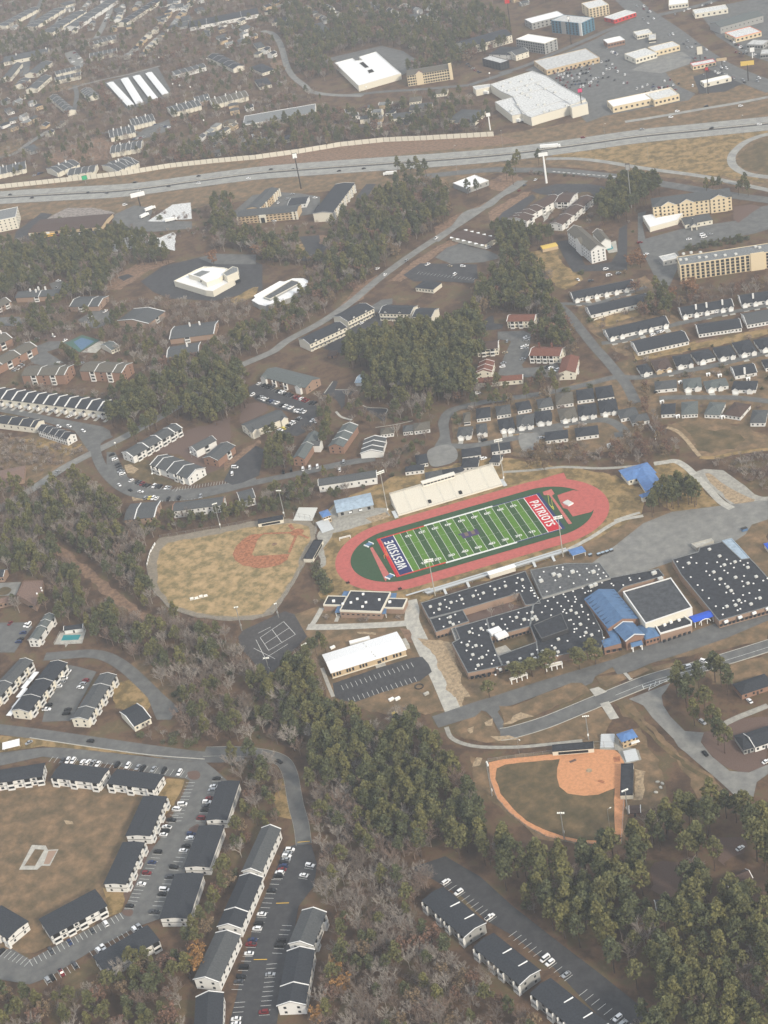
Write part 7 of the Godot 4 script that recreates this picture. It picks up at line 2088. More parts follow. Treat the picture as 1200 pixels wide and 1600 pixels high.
	road("lane", "i 60,330 300,330 420,330 700,240 900,170", 5.0, 3, "asphalt")
	road("lane", "i 480,700 700,670 900,600 1050,560 1240,500", 6.0, 3, "asphalt")
	road("lane", "j 0,600 200,555 480,490 700,440 900,400 1220,340", 6.0, 3, "asphalt")
	road("street", "i 60,330 160,420 300,590 420,740 520,850 620,970 720,1100 800,1260", 8.0, 3, "asphalt")
	road("street", "X 685,700 695,680 692,660 700,645 715,638 760,628 830,618 900,605 960,590 1000,590 1080,578 1130,568 1220,545", 7.0, 3, "asphalt")
	patch("walled_green", "i 395,500 560,440 950,350 975,400 720,470 560,540 410,540", 1, "dry_grass", 0.8)
	fence("low pale wall round the strip of grass between the slate terraces", "i 395,490 600,420 800,385 955,350 970,400", 1.2, "cream", 5.0, true, "garden_wall", "", "wall")
	patch("dry_bank", "j -60,760 300,740 520,680 900,620 1200,550 1200,610 900,690 600,740 200,830 -60,860", 1, "dry_grass", 1.5)
	patch("straw_strip", "j 520,680 720,640 730,660 530,700", 2, "orange_dirt", 0.8)
	patch("straw_strip", "j 1010,580 1200,530 1200,560 1020,600", 2, "orange_dirt", 0.8)
	drive("j 150,570 165,560 175,607 190,600 205,597 220,590 120,628 135,620 725,410 740,405 740,385 755,380 865,598 880,595 160,1163 175,1160", "wswwwwwk", "on the terrace lanes", "suv")
	# detached houses, upper street
	var dg := "detached houses along the curving upper street"
	house("grey hipped house with a white porch gable beside the bare trees", dg, "j 0,990 105,962 80,880", {}, [[0.4, 4.5]])
	house("brown-roofed tan house with twin gables", dg, "j 138,958 298,925 262,828", {"rmat": "shingle_brown", "wall": "tan_wall"}, [[0.2, 4.2], [0.78, 4.6, 1]])
	house("slate house with a white garage and a round brick gable", dg, "j 333,915 498,885 470,790", {}, [[0.25, 5.0, 1], [0.82, 3.8]])
	house("slate house with a red and white garage gable", dg, "j 522,878 690,830 655,738", {}, [[0.28, 5.0, 1]])
	house("slate house with a white garage and a small pale gable", dg, "j 727,840 895,806 852,708", {}, [[0.25, 5.0, 1], [0.78, 3.6]])
	house("slate house with a white garage and a brick side gable", dg, "j 922,805 1092,770 1035,658", {}, [[0.27, 5.0, 1], [0.8, 4.0]])
	house("slate house with a white garage cut by the right edge", dg, "j 1118,760 1275,725 1225,630", {}, [[0.3, 5.0, 1]])
	house("dark roofed white house with a front chimney between the two streets", dg, "k 880,170 1090,128 1060,38", {"roof": "gable", "chimneys": [[0.45, 0.95]]}, [])
	house("dark house cut by the right edge between the two streets", dg, "k 1165,95 1290,70 1270,-10", {}, [])
	house("grey hipped house with arched white porch below the upper street", dg, "k 148,292 358,276 335,200", {"rmat": "slate_grey"}, [])
	house("grey-green house with twin white gables below the upper street", dg, "k 408,282 585,265 570,175", {"rmat": "shingle_green"}, [[0.25, 5.0, 1], [0.75, 4.4]])
	house("grey-green house with a white garage and entrance gable", dg, "k 622,288 835,252 800,180", {"rmat": "shingle_green"}, [[0.2, 5.0, 1], [0.62, 4.0]])
	house("slate house with a white garage gable and brick entrance", dg, "k 865,290 1095,295 1100,212", {}, [[0.17, 5.0, 1], [0.75, 4.4]])
	road("street", "k 180,375 320,368 600,368 900,372 1220,405", 6.5, 3, "asphalt")
	var dl := "detached houses above the meadow"
	house("dark house with a white back and lean-to above the meadow", dl, "k 200,525 338,518 330,420", {"nw": 3}, [])
	house("grey-green house with a low white back wall above the meadow", dl, "k 388,528 548,518 542,398", {"rmat": "shingle_green", "nw": 5}, [])
	house("large pale green-grey house with a white side wall above the meadow", dl, "k 592,525 748,530 812,412", {"rmat": "shingle_green", "nw": 4}, [])
	house("brown-grey house with a white side wall above the meadow", dl, "k 792,525 950,552 1035,432", {"rmat": "shingle_brown", "nw": 4}, [])
	house("grey house with a white deck at the right above the meadow", dl, "k 1020,605 1170,602 1210,480", {"rmat": "slate_grey", "nw": 3}, [])
	for q in ["k 775,562", "k 355,555", "k 640,162", "k 748,172", "k 1015,205", "k 205,420", "k 375,235"]:
		var p := gpts(q)[0]
		var sh := thing("garden_shed", "small white garden shed behind the detached houses", "shed", "small white garden sheds", p, rng.randf_range(-0.3, 0.3))
		body(sh, Vector3.ZERO, 3.0, 2.4, {"he": 1.9, "rise": 0.5, "wall": "unit_white", "rmat": "unit_white", "over": 0.15, "trims": [], "door": 0.5})
	patch("meadow", "k 230,620 450,588 700,600 1000,650 1220,730 1220,860 1000,880 800,940 600,940 480,860 400,760 300,690", 2, "brown_grass", 2.0, false, true)
	patch("meadow_green", "k 400,640 640,660 900,680 1000,760 900,840 640,900 560,860 520,740", 3, "olive_grass", 3.0)
	road("farm_track", "k 250,650 340,680 430,760 510,860 560,920", 3.0, 4, "sand")
	road("farm_track", "k 560,930 700,930 900,890 1220,850", 4.0, 3, "dry_grass")
	# detached houses, lower streets
	var hl := "small detached houses above the stadium"
	var hx := [["h 268,478 337,470 325,383", "shingle_tan", 0], ["h 385,448 522,430 515,332", "slate", 0], ["h 572,418 712,396 702,308", "slate_grey", 0], ["h 762,378 898,350 890,268", "slate", 0], ["h 958,352 1102,325 1095,238", "slate_grey", 0], ["I 208,218 292,208 282,155", "shingle_tan", 0], ["I 305,198 388,188 380,138", "slate", 0], ["I 400,190 482,178 467,124", "slate", 0],
		["h 213,608 352,602 345,518", "slate_grey", 1], ["h 388,588 492,572 482,483", "slate_grey", 1], ["h 593,552 742,525 737,428", "slate", 1], ["h 783,502 932,496 922,398", "slate_grey", 1], ["h 963,478 1102,466 1090,388", "slate", 1], ["I 223,290 307,275 297,224", "shingle_tan", 1], ["I 312,272 402,262 392,208", "slate", 1], ["I 415,255 502,244 484,188", "slate", 1], ["I 505,285 592,266 582,224", "slate_grey", 2], ["I 560,305 644,288 634,254", "slate_grey", 2],
		["h 248,808 432,782 426,706", "slate", 2], ["h 253,902 412,896 402,808", "slate", 2], ["h 523,758 708,728 702,658", "slate", 2], ["h 528,848 618,862 610,790", "slate", 2], ["I 158,385 268,374 258,334", "slate", 2], ["I 298,370 408,355 402,312", "slate", 2], ["q 303,158 412,136 402,48", "slate", 2], ["q 200,222 382,206 372,158", "slate", 2], ["q 388,296 552,268 546,202", "slate_grey", 2], ["q 558,278 757,246 738,172", "slate", 2],
		["H 588,355 652,350 642,322", "shingle_tan", 2], ["H 742,340 820,330 812,294", "shingle_tan", 2], ["H 690,345 740,340 735,310", "slate_grey", 2], ["I -10,330 10,328 0,280", "slate", 1], ["I 25,320 108,312 98,258", "slate_grey", 1], ["I 112,300 190,290 180,240", "slate", 1]]
	var lab := ["%s roofed house with a white back wall beside the looping street", "%s roofed house with front gables inside the looping street", "%s roofed house with a long white wall behind the grandstand street"]
	for q in hx:
		var w: String = {"slate": "dark slate", "slate_grey": "grey", "shingle_tan": "tan"}[q[1]]
		house(lab[q[2]] % w, hl, q[0], {"rmat": q[1], "nw": 4 if q[2] != 1 else 2, "wall": "white"}, [[0.28, 4.4, 1], [0.75, 3.4]] if q[2] == 1 else [])
	var zz := bld("house with three white zigzag gables beside the cul-de-sac", "house", "", "zigzag_house", "H 495,445 600,440 605,372", {"he": 4.5, "rise": 2.6, "wall": "white", "rmat": "slate_grey", "trims": [0.0, 0.33, 0.66, 1.0], "tw": 0.9, "turned": true, "nw": 2})
	road("street", "h 110,700 90,600 85,480 130,400 210,350 300,330", 7.0, 3, "asphalt")
	road("street", "h 0,745 120,705 300,705 480,680 640,650 800,620 960,590 1200,545", 7.0, 3, "asphalt")
	road("street", "I 0,345 140,330 300,300 430,290 490,310 530,350 480,360", 7.0, 3, "asphalt")
	patch("cul_de_sac", "h 790,600 900,580 970,590 965,690 900,750 830,750 790,690", 4, "asphalt_light", 0.0, true, true)
	patch("cul_de_sac", "h -60,740 120,690 210,760 180,850 0,900 -60,850", 4, "asphalt_light", 0.0, true, true)
	patch("dry_verge", "I 0,335 40,330 30,360 0,365", 2, "dry_grass", 0.5)
	drive("h 460,655 490,645 1000,635 1030,628 400,215 420,210 455,828 480,820", "ksww", "outside the small houses above the stadium", "suv")
	for p in gpts("I 460,415"):
		var sd := thing("garden_shed", "small white garden shed behind the grandstand houses", "shed", "", p, 0.2)
		body(sd, Vector3.ZERO, 4.0, 3.0, {"he": 2.2, "rise": 0.8, "wall": "unit_white", "rmat": "unit_white", "over": 0.15, "trims": [], "door": 0.5})
	fence("white paling fence curving round the end of the looping street", "k 60,600 100,650 130,690 155,720 145,765", 1.8, "unit_white", 3.0, true, "garden_fence", "", "fence")
	patch("house_gardens", "I 0,190 300,120 540,60 640,300 540,420 300,470 0,460", 1, "brown_grass", 2.0)
	patch("house_gardens", "h 150,400 700,280 1200,200 1200,560 700,630 160,690", 1, "brown_grass", 1.5)
	patch("house_gardens", "k -60,200 400,100 800,60 1220,-60 1220,640 400,590 150,560 -60,420", 1, "brown_grass", 1.5)
	patch("house_gardens", "i 250,300 900,60 1240,500 1240,800 700,820 520,700 300,520", 1, "brown_grass", 1.5)

# ---------------------------------------------------------------- highway
func highway() -> void:
	patch("highway_verge", "X -40,296 200,270 400,246 600,222 770,212 900,190 1000,168 1240,115 1240,300 1100,285 1000,272 850,258 700,285 500,300 300,325 100,338 -40,350", 1, "brown_grass", 2.5, false, true)
	patch("highway_verge", "X 420,238 560,222 700,212 780,212 820,222 640,240 480,260 400,262", 2, "orange_dirt", 1.5)
	patch("highway_verge", "C 100,720 640,660 1200,610 1240,620 1100,660 1020,730 1040,800 1200,850 1240,860 900,820 600,780 300,745", 2, "dry_grass", 2.5)
	patch("highway_verge", "C 1240,640 1120,680 1060,730 1080,790 1240,825", 2, "olive_grass", 1.5)
	var med := rounded(poly2("X -60,315 0,309 100,303 200,297 300,284 400,271 500,263 600,256 700,249 800,240 900,227 1000,213 1100,203 1260,187"), false, 6)
	var o := struct("highway", ribbon_mesh(med, 41.0, 0.16), "asphalt_light")
	for sg in [-1.0, 1.0]:
		part(o, "carriageway", ribbon_mesh(shifted(med, sg * 12.0), 13.5, 0.20), M("highway"))
		for off in [5.6, 18.6]:
			part(o, "edge_line", ribbon_mesh(shifted(med, sg * off), 0.25, 0.225), M("paint"))
		var db := MB.new()
		for lane in [9.0, 12.3, 15.6]:
			var ln := shifted(med, sg * lane)
			var acc := 0.0
			for k in ln.size() - 1:
				var d := (ln[k + 1] - ln[k])
				var n := int(d.length() / 12.0)
				var u := d.normalized()
				var q := Vector2(-u.y, u.x) * 0.1
				for i in n:
					var a := ln[k] + u * 12.0 * i
					var b := a + u * 3.6
					db.quad(Vector3(a.x + q.x, 0.23, a.y + q.y), Vector3(b.x + q.x, 0.23, b.y + q.y), Vector3(b.x - q.x, 0.23, b.y - q.y), Vector3(a.x - q.x, 0.23, a.y - q.y), Vector3.UP)
		part(o, "lane_dashes", db.mesh(), M("paint"))
	part(o, "median_strip", ribbon_mesh(med, 6.0, 0.21), M("asphalt_dark"))
	part(o, "median_barrier", ribbon_mesh(med, 0.6, 0.21, 0.9), M("concrete"))
	# noise wall
	fence("long cream panelled noise wall along the highway", "X -30,299 0,295 67,288 133,281 200,273 267,262 333,255 400,249 467,240 533,229 600,222 667,219 720,216 772,213", 5.2, "cream", 7.4, true, "noise_wall", "", "wall")
	# slip roads
	road("slip_road", "C 160,745 300,745 440,760 620,790 880,825 1050,860 1240,900", 7.0, 3, "highway")
	road("slip_road", "C 1240,622 1160,640 1090,670 1040,715 1028,750 1045,785 1110,818 1240,835", 8.0, 3, "highway")
	road("slip_road", "C 530,572 700,545 900,510 1050,485 1240,448", 7.0, 3, "highway")
	var fr := road("frontage_road", "X 660,276 760,266 800,266 870,267 950,275 1000,282 1080,295 1140,305 1240,318", 13.0, 3, "asphalt")
	var cm := MB.new()
	var hat := gpts("C 195,806 500,832")
	for k in 14:
		var p := hat[0].lerp(hat[1], k / 13.0) + Vector3(0, 0.3, 0)
		cm.quad(p + Vector3(-1.2, 0, -1.2), p + Vector3(0.2, 0, -1.2), p + Vector3(2.4, 0, 1.2), p + Vector3(0.8, 0, 1.2), Vector3.UP)
	struct("road_marking", cm.mesh(), "paint")
	patch("asphalt_yard", "F 100,45 400,40 450,60 330,60 260,90 130,70", 2, "asphalt_dark", 0.0)
	# traffic
	var D := "driving on the highway"
	drive("x 65,180 100,178 200,200 160,203 548,168 500,172 668,170 620,174 845,103 880,100 1053,128 1000,132", "kkkgkk", D, "sedan")
	drive("y 255,22 290,18 390,22 350,28 112,80 60,84 680,32 640,36 835,17 870,13", "kkwkk", D, "sedan")
	drive("ad 235,490 270,487 695,443 730,440 478,517 440,520 1053,460 1010,463 265,551 300,548", "kkkww", D, "sedan")
	drive("ad 693,497 650,500", "w", D, "van")
	drive("C 333,648 370,642 935,605 900,610 1160,587 1200,583 610,610 640,605 775,525 800,520 910,502 880,507 1072,500 1090,497 745,553 780,548", "rkwswkww", D, "suv")
	var tk := gpts("C 180,694 230,690")
	lorry("long white articulated lorry on the highway behind the sign column", tk[0], atan2(-(tk[1] - tk[0]).z, (tk[1] - tk[0]).x), 21.0)
	var tk2 := gpts("y 1000,55 950,60")
	lorry("white lorry with a dark cab on the verge road beside tall pines", tk2[0], atan2(-(tk2[1] - tk2[0]).z, (tk2[1] - tk2[0]).x), 14.0)
	# signs
	pole_sign("tall white sign column beside the slip road junction", "C 162,858", 28.0, Vector3(9, 4.0, 1.0), "unit_white", "unit_white", 1.1)
	pole_sign("tall dark pole with a small pink and white sign above the motels", "B 212,885", 34.0, Vector3(4.5, 5.0, 0.8), "unit_white", "steel_dark", 0.7)
	pole_sign("large billboard on a dark post below the highway", "x 878,250", 12.0, Vector3(15.0, 5.0, 1.2), "unit_white", "steel_dark", 0.8)
	pole_sign("green highway sign on a post in front of the noise wall", "x 538,110", 6.0, Vector3(5.5, 4.5, 0.3), "sign_green", "steel", 0.25)
	pole_sign("high grey mast with a square top among pines beside the frontage road", "F 560,135", 38.0, Vector3(3.6, 5.0, 2.5), "grey_wall", "steel", 0.5)
	pole_sign("white sign tower with dark marks at the end of the noise wall", "B 1098,610", 16.0, Vector3(4.5, 4.0, 1.5), "unit_white", "unit_white", 0.8)
	lamp_post("tall twin lamp standard beside the highway", "b 90,1035 530,885", 30.0, "highway lamp standards")
	lamp_post("tall lamp standard in the highway verge", "C 640,755 1080,650 440,690", 24.0, "highway lamp standards")

# ---------------------------------------------------------------- beyond the highway, right
func shop(label: String, nm: String, s: String, he: float, wall: String, rm: String, o := {}) -> Bld:
	var d := {"roof": "flat", "he": he, "wall": wall, "rmat": rm, "trim": wall, "nw": 6, "ww": 2.2, "wh": 2.0, "ne": 2}
	d.merge(o, true)
	return bld(label, o.get("cat", "shop"), "", nm, s, d)

func upper_right() -> void:
	patch("shopping_car_park", "C 60,330 170,280 400,180 560,90 620,70 870,230 840,300 720,340 770,400 860,440 830,470 430,545 350,575 300,520 160,350", 2, "asphalt", 0.0, false, true)
	road("main_road", "C 480,-60 560,20 640,80 750,155 870,245 1000,325 1240,420", 26.0, 3, "asphalt")
	road("main_road", "C 640,80 760,55 900,20 1000,-20", 12.0, 3, "asphalt")
	road("side_road", "B 1000,400 1200,335", 9.0, 3, "asphalt")
	road("side_road", "C -60,345 60,310 200,250 340,190 480,130 640,85", 9.0, 3, "asphalt")
	road("side_road", "B 400,450 600,430 760,420 1000,400", 8.0, 3, "asphalt")
	patch("car_park", "C 560,330 700,250 860,240 830,300 700,345", 3, "asphalt_light", 0.0, false, true)
	patch("car_park", "C 850,360 1000,310 1130,370 1000,430 880,440", 3, "asphalt_dark", 0.0, false, true)
	patch("car_park", "C 870,50 1200,-20 1240,200 1240,300 1100,260 960,170", 2, "asphalt", 0.0, false, true)
	patch("verge", "C 600,345 830,300 900,330 870,440 760,400", 1, "brown_grass", 1.0)
	# supermarket
	var st := thing("supermarket", "huge white flat-roofed supermarket beside the highway", "supermarket", "", gpts("b 800,300")[0])
	flat_poly(st, "b 395,195 790,68 925,115 1060,205 1290,330 1150,395 850,482 780,505 700,470 610,310 500,262", 9.0, "cream", "roof_dirty", "roof_pale", 0.0, 0.6, 0.6)
	flat_poly(st, "b 232,212 392,190 395,215 260,245", 7.0, "cream", "roof_pale", "white", 0.0, 0.6, 0.5)
	flat_poly(st, "b 440,358 608,312 700,468 600,485", 8.2, "cream", "roof_dirty", "roof_pale", 0.0, 0.6, 0.5)
	flat_poly(st, "b 1140,390 1300,350 1310,375 1160,415", 11.0, "cream", "roof_pale", "cream", 0.0, 0.5, 0.5)
	for q in ["b 500,262 880,160", "b 610,310 1010,200", "b 690,460 1130,330", "b 620,370 760,500", "b 840,190 1180,400"]:
		var g := gpts(q, 9.0)
		var dd := g[1] - g[0]
		bx(st, "roof_ridge", (g[0] + g[1]) * 0.5 - st.position + Vector3(0, 0.25, 0), Vector3(dd.length(), 0.5, 0.5), "roof_pale", Basis(Vector3.UP, atan2(-dd.z, dd.x)))
	var fa := gpts("b 850,482 1150,398", 8.0)
	var fd := fa[1] - fa[0]
	var fb := Basis(Vector3.UP, atan2(-fd.z, fd.x))
	bx(st, "sign_band", (fa[0] + fa[1]) * 0.5 - st.position + Vector3(0, -1.2, 0.5), Vector3(fd.length(), 3.4, 1.0), "cream", fb)
	bx(st, "sign_lettering", fa[0].lerp(fa[1], 0.42) - st.position + Vector3(0, -1.2, 1.1), Vector3(fd.length() * 0.2, 1.2, 0.2), "text_green", fb)
	bx(st, "sign_lettering", fa[0].lerp(fa[1], 0.64) - st.position + Vector3(0, -1.2, 1.1), Vector3(fd.length() * 0.2, 1.1, 0.2), "text_dark", fb)
	vents(st, "b 510,200 565,240 680,155 735,195 770,235 735,285 770,305 840,180 910,225 1000,255 640,235 690,265 650,375 590,430 840,375 900,370 900,440 960,430 1110,380 780,135 580,165", 9.0, Vector3(2.6, 1.5, 2.2), "unit", "air_handler")
	for q in [["b 640,545", "at the corner dock"], ["b 345,285", "under the low wing"], ["b 735,545", "nearest the sign band"]]:
		lorry("white delivery lorry at the supermarket %s" % q[1], gpts(q[0])[0], 2.3, 12.0)
	# shops round the car park
	var S := {"nw": 12}
	shop("long white-roofed shop strip with tan front above the shopping car park", "shop_strip", "a4 315,665 805,540 700,450", 6.0, "tan_wall", "roof_pale", S)
	shop("long white-roofed shop strip with cream back beside the highway", "shop_strip", "a4 945,1005 1550,875 1490,818", 6.5, "yellow_wall", "roof_white", S)
	shop("dark red-roofed restaurant end of the cream shop strip", "restaurant", "a5 125,945 355,885 290,822", 6.8, "yellow_wall", "roof_dirty")
	shop("small dark restaurant with a white parapet in the shopping car park", "restaurant", "a4 890,410 1045,372 1020,335", 6.0, "brick", "roof_white", {"trim": "white"})
	shop("flat white-roofed shop pair, left, on the shopping car park", "shop_strip", "a4 1150,558 1342,498 1260,446", 6.0, "cream", "roof_dirty")
	shop("flat white-roofed shop pair, right, with yellow awnings", "shop_strip", "a5 145,480 382,425 300,390", 6.0, "yellow_wall", "roof_dirty")
	shop("white-roofed corner bank near the crossing", "bank", "a5 -30,335 110,305 80,270", 5.0, "cream", "roof_dirty")
	shop("white drive-through canopy beside the corner bank", "bank", "a5 110,365 175,360 120,322", 4.5, "cream", "roof_pale")
	shop("white long warehouse above the blue hotel", "warehouse", "a4 180,225 482,142 430,98", 8.0, "grey_wall", "roof_white", {"nw": 8, "st": 2})
	var bh := shop("blue and white five-storey hotel block", "hotel_block", "a4 395,188 648,228 738,170", 15.0, "blue_wall", "roof_pale", {"st": 5, "nw": 9, "ne": 4, "cat": "hotel"})
	bx(bh.n, "white_bay", Vector3(bh.L * 0.46, 7.6, bh.D * 0.5), Vector3(4.0, 15.4, 1.0), "white"); bx(bh.n, "grey_bay", Vector3(-bh.L * 0.1, 7.6, bh.D * 0.5), Vector3(7.0, 15.0, 0.6), "grey_wall")
	shop("white-roofed four-storey hotel with grey windowed side", "hotel_block", "a4 70,362 297,420 388,366", 13.0, "grey_wall", "roof_white", {"st": 4, "nw": 12, "ne": 3, "trim": "cream", "cat": "hotel"})
	house("cream gabled house below the white-roofed hotel", "", "a4 15,530 125,485 95,440", {"he": 7.0, "st": 2, "roof": "gable", "wall": "cream", "rmat": "slate_grey"})
	shop("tan multi-storey block at the top edge beside the main road", "office_block", "a4 705,90 885,45 850,-15", 12.0, "yellow_wall", "roof_dirty", {"st": 4, "cat": "office"})
	shop("red and white fast food restaurant beside the main road", "restaurant", "a4 955,190 1145,118 1070,88", 5.0, "sign_red", "roof_dirty", {"trim": "white"})
	bld("long green-grey roofed shop row with a cream arch", "shops", "", "shop_row", "a5 745,270 1112,145 1060,92", {"he": 8.0, "rise": 3.0, "wall": "grey_wall", "rmat": "shingle_green", "nw": 10, "trims": []})
	shop("cream and orange restaurant on the far side of the main road", "restaurant", "a5 885,365 1112,298 1045,240", 5.5, "yellow_wall", "roof_dirty", {"trim": "orange"})
	shop("long pale motel strip beyond the crossing", "motel_block", "a5 520,130 832,82 795,45", 5.5, "cream", "roof_dirty")
	shop("cream diner at the top edge beyond the crossing", "restaurant", "a5 290,45 472,28 430,-15", 5.5, "cream", "roof_white")
	shop("low cream filling station canopy with white L-shaped roof", "filling_station", "a5 600,785 855,725 820,700", 4.5, "cream", "roof_white", {"nw": 3})
	shop("orange-roofed waffle diner beside the pole signs", "restaurant", "a5 490,625 702,578 690,548", 4.5, "yellow_wall", "roof_dirty", {"trim": "sign_red"})
	shop("small pale green filling station at the right edge", "filling_station", "a5 1060,412 1185,432 1150,382", 5.0, "grey_wall", "roof_pale")
	shop("white shop at the right edge beside the filling station", "shop", "a5 1150,505 1290,500 1260,460", 5.0, "grey_wall", "roof_pale")
	bld("long grey-blue roofed cream inn with three floors of windows", "hotel", "", "hotel_block", "a3 752,465 1148,330 1112,262", {"he": 9.5, "rise": 3.4, "wall": "cream", "rmat": "slate", "st": 3, "nw": 14, "trims": []})
	shop("dark flat-roofed office with a red corner sign", "office_block", "a3 922,548 1092,594 1168,566", 9.0, "dark_wall", "roof_pale", {"st": 3, "ne": 3, "cat": "office"})
	house("dark hipped house beside the inn", "", "a3 1075,500 1230,530 1200,450", {"he": 6.0, "st": 2, "rmat": "slate"})
	var th := shop("long tan three-storey hotel with a corner tower", "hotel_block", "a3 226,702 648,645 615,598", 13.0, "yellow_wall", "shingle_tan", {"st": 4, "nw": 18, "roof": "gable", "rise": 2.4, "trims": [], "cat": "hotel"})
	gablet(th.n, -0.22 * th.L, th.D * 0.5 - 0.5, 9.0, 1.2, 13.0, 3.5, "yellow_wall", "shingle_red")
	bx(th.n, "tower", Vector3(th.L * 0.5 - 1.5, 9.5, th.D * 0.5 - 1.0), Vector3(3.6, 19.0, 3.6), "yellow_wall")
	var wb := thing("white_mall", "white flat-roofed block with two dark light wells", "building", "", gpts("a2 1050,680")[0])
	flat_poly(wb, "a2 740,592 905,548 932,572 1002,566 965,537 1125,487 1285,628 1360,690 960,805", 7.0, "cream", "roof_white", "white", 0.0, 0.6, 0.5)
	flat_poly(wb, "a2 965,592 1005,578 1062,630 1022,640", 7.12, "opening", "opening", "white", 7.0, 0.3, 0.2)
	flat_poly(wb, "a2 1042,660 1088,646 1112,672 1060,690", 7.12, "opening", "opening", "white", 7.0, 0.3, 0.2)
	for k in 12:
		bx(wb, "window", gpts("a2 %d,%d" % [985 + k * 31, 812 - k * 9], 2.0)[0] - wb.position + Vector3(0, 0, 0.3), Vector3(2.4, 2.6, 0.5), "glass", Basis(Vector3.UP, 0.25))
	patch("car_park", "a2 560,620 760,560 700,620 880,740 960,830 1380,700 1560,600 1380,480 1180,430 700,540", 2, "asphalt", 0.0, false, true)
	shop("long grey-roofed building with a white roof stripe above the noise wall", "school_annexe", "B -70,592 268,527 288,482", 6.0, "cream", "roof_grey", {"nw": 16, "trim": "roof_white", "cat": "building"})
	var ls := gpts("a2 0,1095 520,1040", 6.2)
	# houses and yards between the noise wall and the shops
	for q in [["a3 240,960 355,945 350,900", "tan"], ["a3 250,1030 460,1010 440,960", "grey"], ["a3 720,1110 900,1150 840,1040", "grey"], ["a3 80,1110 250,1100 240,1050", "grey"], ["a3 480,880 600,870 590,830", "tan"], ["b 130,540 305,560 260,470", "grey"], ["a3 475,100 590,85 585,40", "tan"], ["a3 480,260 600,230 560,190", "grey"], ["a3 200,175 345,150 330,125", "grey"], ["a2 270,260 330,220 300,170", "slate"], ["a2 580,290 655,270 640,200", "grey"], ["a2 620,330 735,310 720,260", "slate"], ["a2 1100,140 1190,110 1170,80", "tan"], ["a2 170,210 290,200 280,160", "slate"], ["a2 20,700 130,660 90,580", "slate"], ["a2 20,820 140,790 110,720", "slate"], ["a2 0,460 75,440 60,385", "grey"], ["a2 380,370 440,350 430,310", "grey"], ["a1 1085,1190 1230,1170 1200,1120", "grey"], ["a1 900,1160 1010,1150 1000,1120", "tan"], ["B 20,665 75,660 70,640", "grey"], ["B 135,655 170,650 165,630", "slate"]]:
		var rm: String = {"tan": "shingle_tan", "grey": "slate_grey", "slate": "slate"}[q[1]]
		house("%s roofed house among trees beyond the noise wall" % q[1], "scattered houses beyond the highway", q[0], {"rmat": rm, "wall": "cream", "nw": 4, "he": 4.0})
	pole_sign("tall red sign pole at the top edge among trees", "a3 1192,310", 38.0, Vector3(6, 5, 1), "sign_red", "steel_dark", 0.6)
	pole_sign("tall pole with a pink and white sign beside the supermarket", "a4 660,1065", 24.0, Vector3(4.5, 4.0, 0.8), "sign_pink", "steel_dark", 0.6)
	pole_sign("tall dark sign pole beside the blue hotel", "a4 555,415", 30.0, Vector3(2.5, 4.0, 0.6), "unit_white", "steel_dark", 0.5)
	pole_sign("wide yellow and red sign on a dark pole beside the main road", "a5 1015,760", 18.0, Vector3(14.0, 5.0, 1.0), "sign_yellow", "steel_dark", 0.7, "", "sign_red")
	pole_sign("wide tan sign on twin posts at the main road", "a5 770,640", 9.0, Vector3(11.0, 3.4, 1.0), "tan_wall", "steel_dark", 0.5)
	pole_sign("white stacked pylon sign beside the shop car park", "a5 565,560", 8.0, Vector3(6.0, 9.0, 1.5), "cream", "steel_dark", 0.5)
	pole_sign("white pylon sign with dark gap across the main road", "a5 1055,545", 8.0, Vector3(5.0, 5.0, 1.2), "unit_white", "unit_white", 0.6)
	pole_sign("dark sign pole with a cross arm at the filling station", "a5 640,880", 26.0, Vector3(3.0, 3.0, 0.6), "sign_red", "steel_dark", 0.5)
	lamp_post("tall grey lamp standard at the edge of the filling station", "a5 628,885", 22.0, "highway lamp standards")
	# cars
	var W := "on the shopping car park beyond the highway"
	for r in 7:
		var p0 := pp("a4 %d,%d" % [400 + r * 8, 690 + r * 24])[0]
		var p1 := pp("a4 %d,%d" % [960 + r * 30, 560 + r * 36])[0]
		for k in 22:
			if rng.randf() < (0.62 if k < 13 else 0.3):
				var q := gp(p0.lerp(p1, (k + rng.randf() * 0.3) / 22.0))
				add_car(q + Vector3(0, 0.15, 0), Vector3(0.35, 0, -0.94), "wwkkgsrb"[rng.randi() % 8], W)
	for r in 3:
		for k in 9:
			if rng.randf() < 0.6:
				add_car(gp(pp("C %d,%d" % [560 + k * 26 + r * 40, 425 - k * 7 + r * 18])[0]) + Vector3(0, 0.15, 0), Vector3(0.35, 0, -0.94), "wwkgsr"[rng.randi() % 6], W)
	var mr := rounded(poly2("C 560,20 640,80 750,155 870,245 1000,325 1200,405"), false, 12)
	for k in 34:
		var i := rng.randi() % (mr.size() - 1)
		var q := shifted(mr, rng.randf_range(-11.0, 11.0))
		var dr := q[i + 1] - q[i]
		add_car(Vector3(q[i].x, 0.25, q[i].y), Vector3(dr.x, 0, dr.y).normalized(), "wwwskgr"[rng.randi() % 7], "on the wide main road beyond the highway")
	for q in ["a3 430,470 620,400", "a3 770,600 900,690", "a3 600,80 720,60", "a3 800,230 1050,230", "a5 20,790 430,870", "a5 850,380 1000,480", "a5 330,130 670,40", "a5 900,500 1180,520", "a4 880,450 1000,520", "a3 100,1110 420,1100", "a2 180,740 260,800", "a5 640,660 900,740"]:
		var g := pp(q)
		for k in 9:
			if rng.randf() < 0.65:
				add_car(gp(g[0].lerp(g[1], k / 8.0) + Vector2(0, rng.randf_range(-1.5, 1.5))) + Vector3(0, 0.15, 0), Vector3(0.4, 0, -0.9) if rng.randf() < 0.6 else Vector3(0.9, 0, -0.3), "wwskgrb"[rng.randi() % 7], "in the small lots beyond the highway")

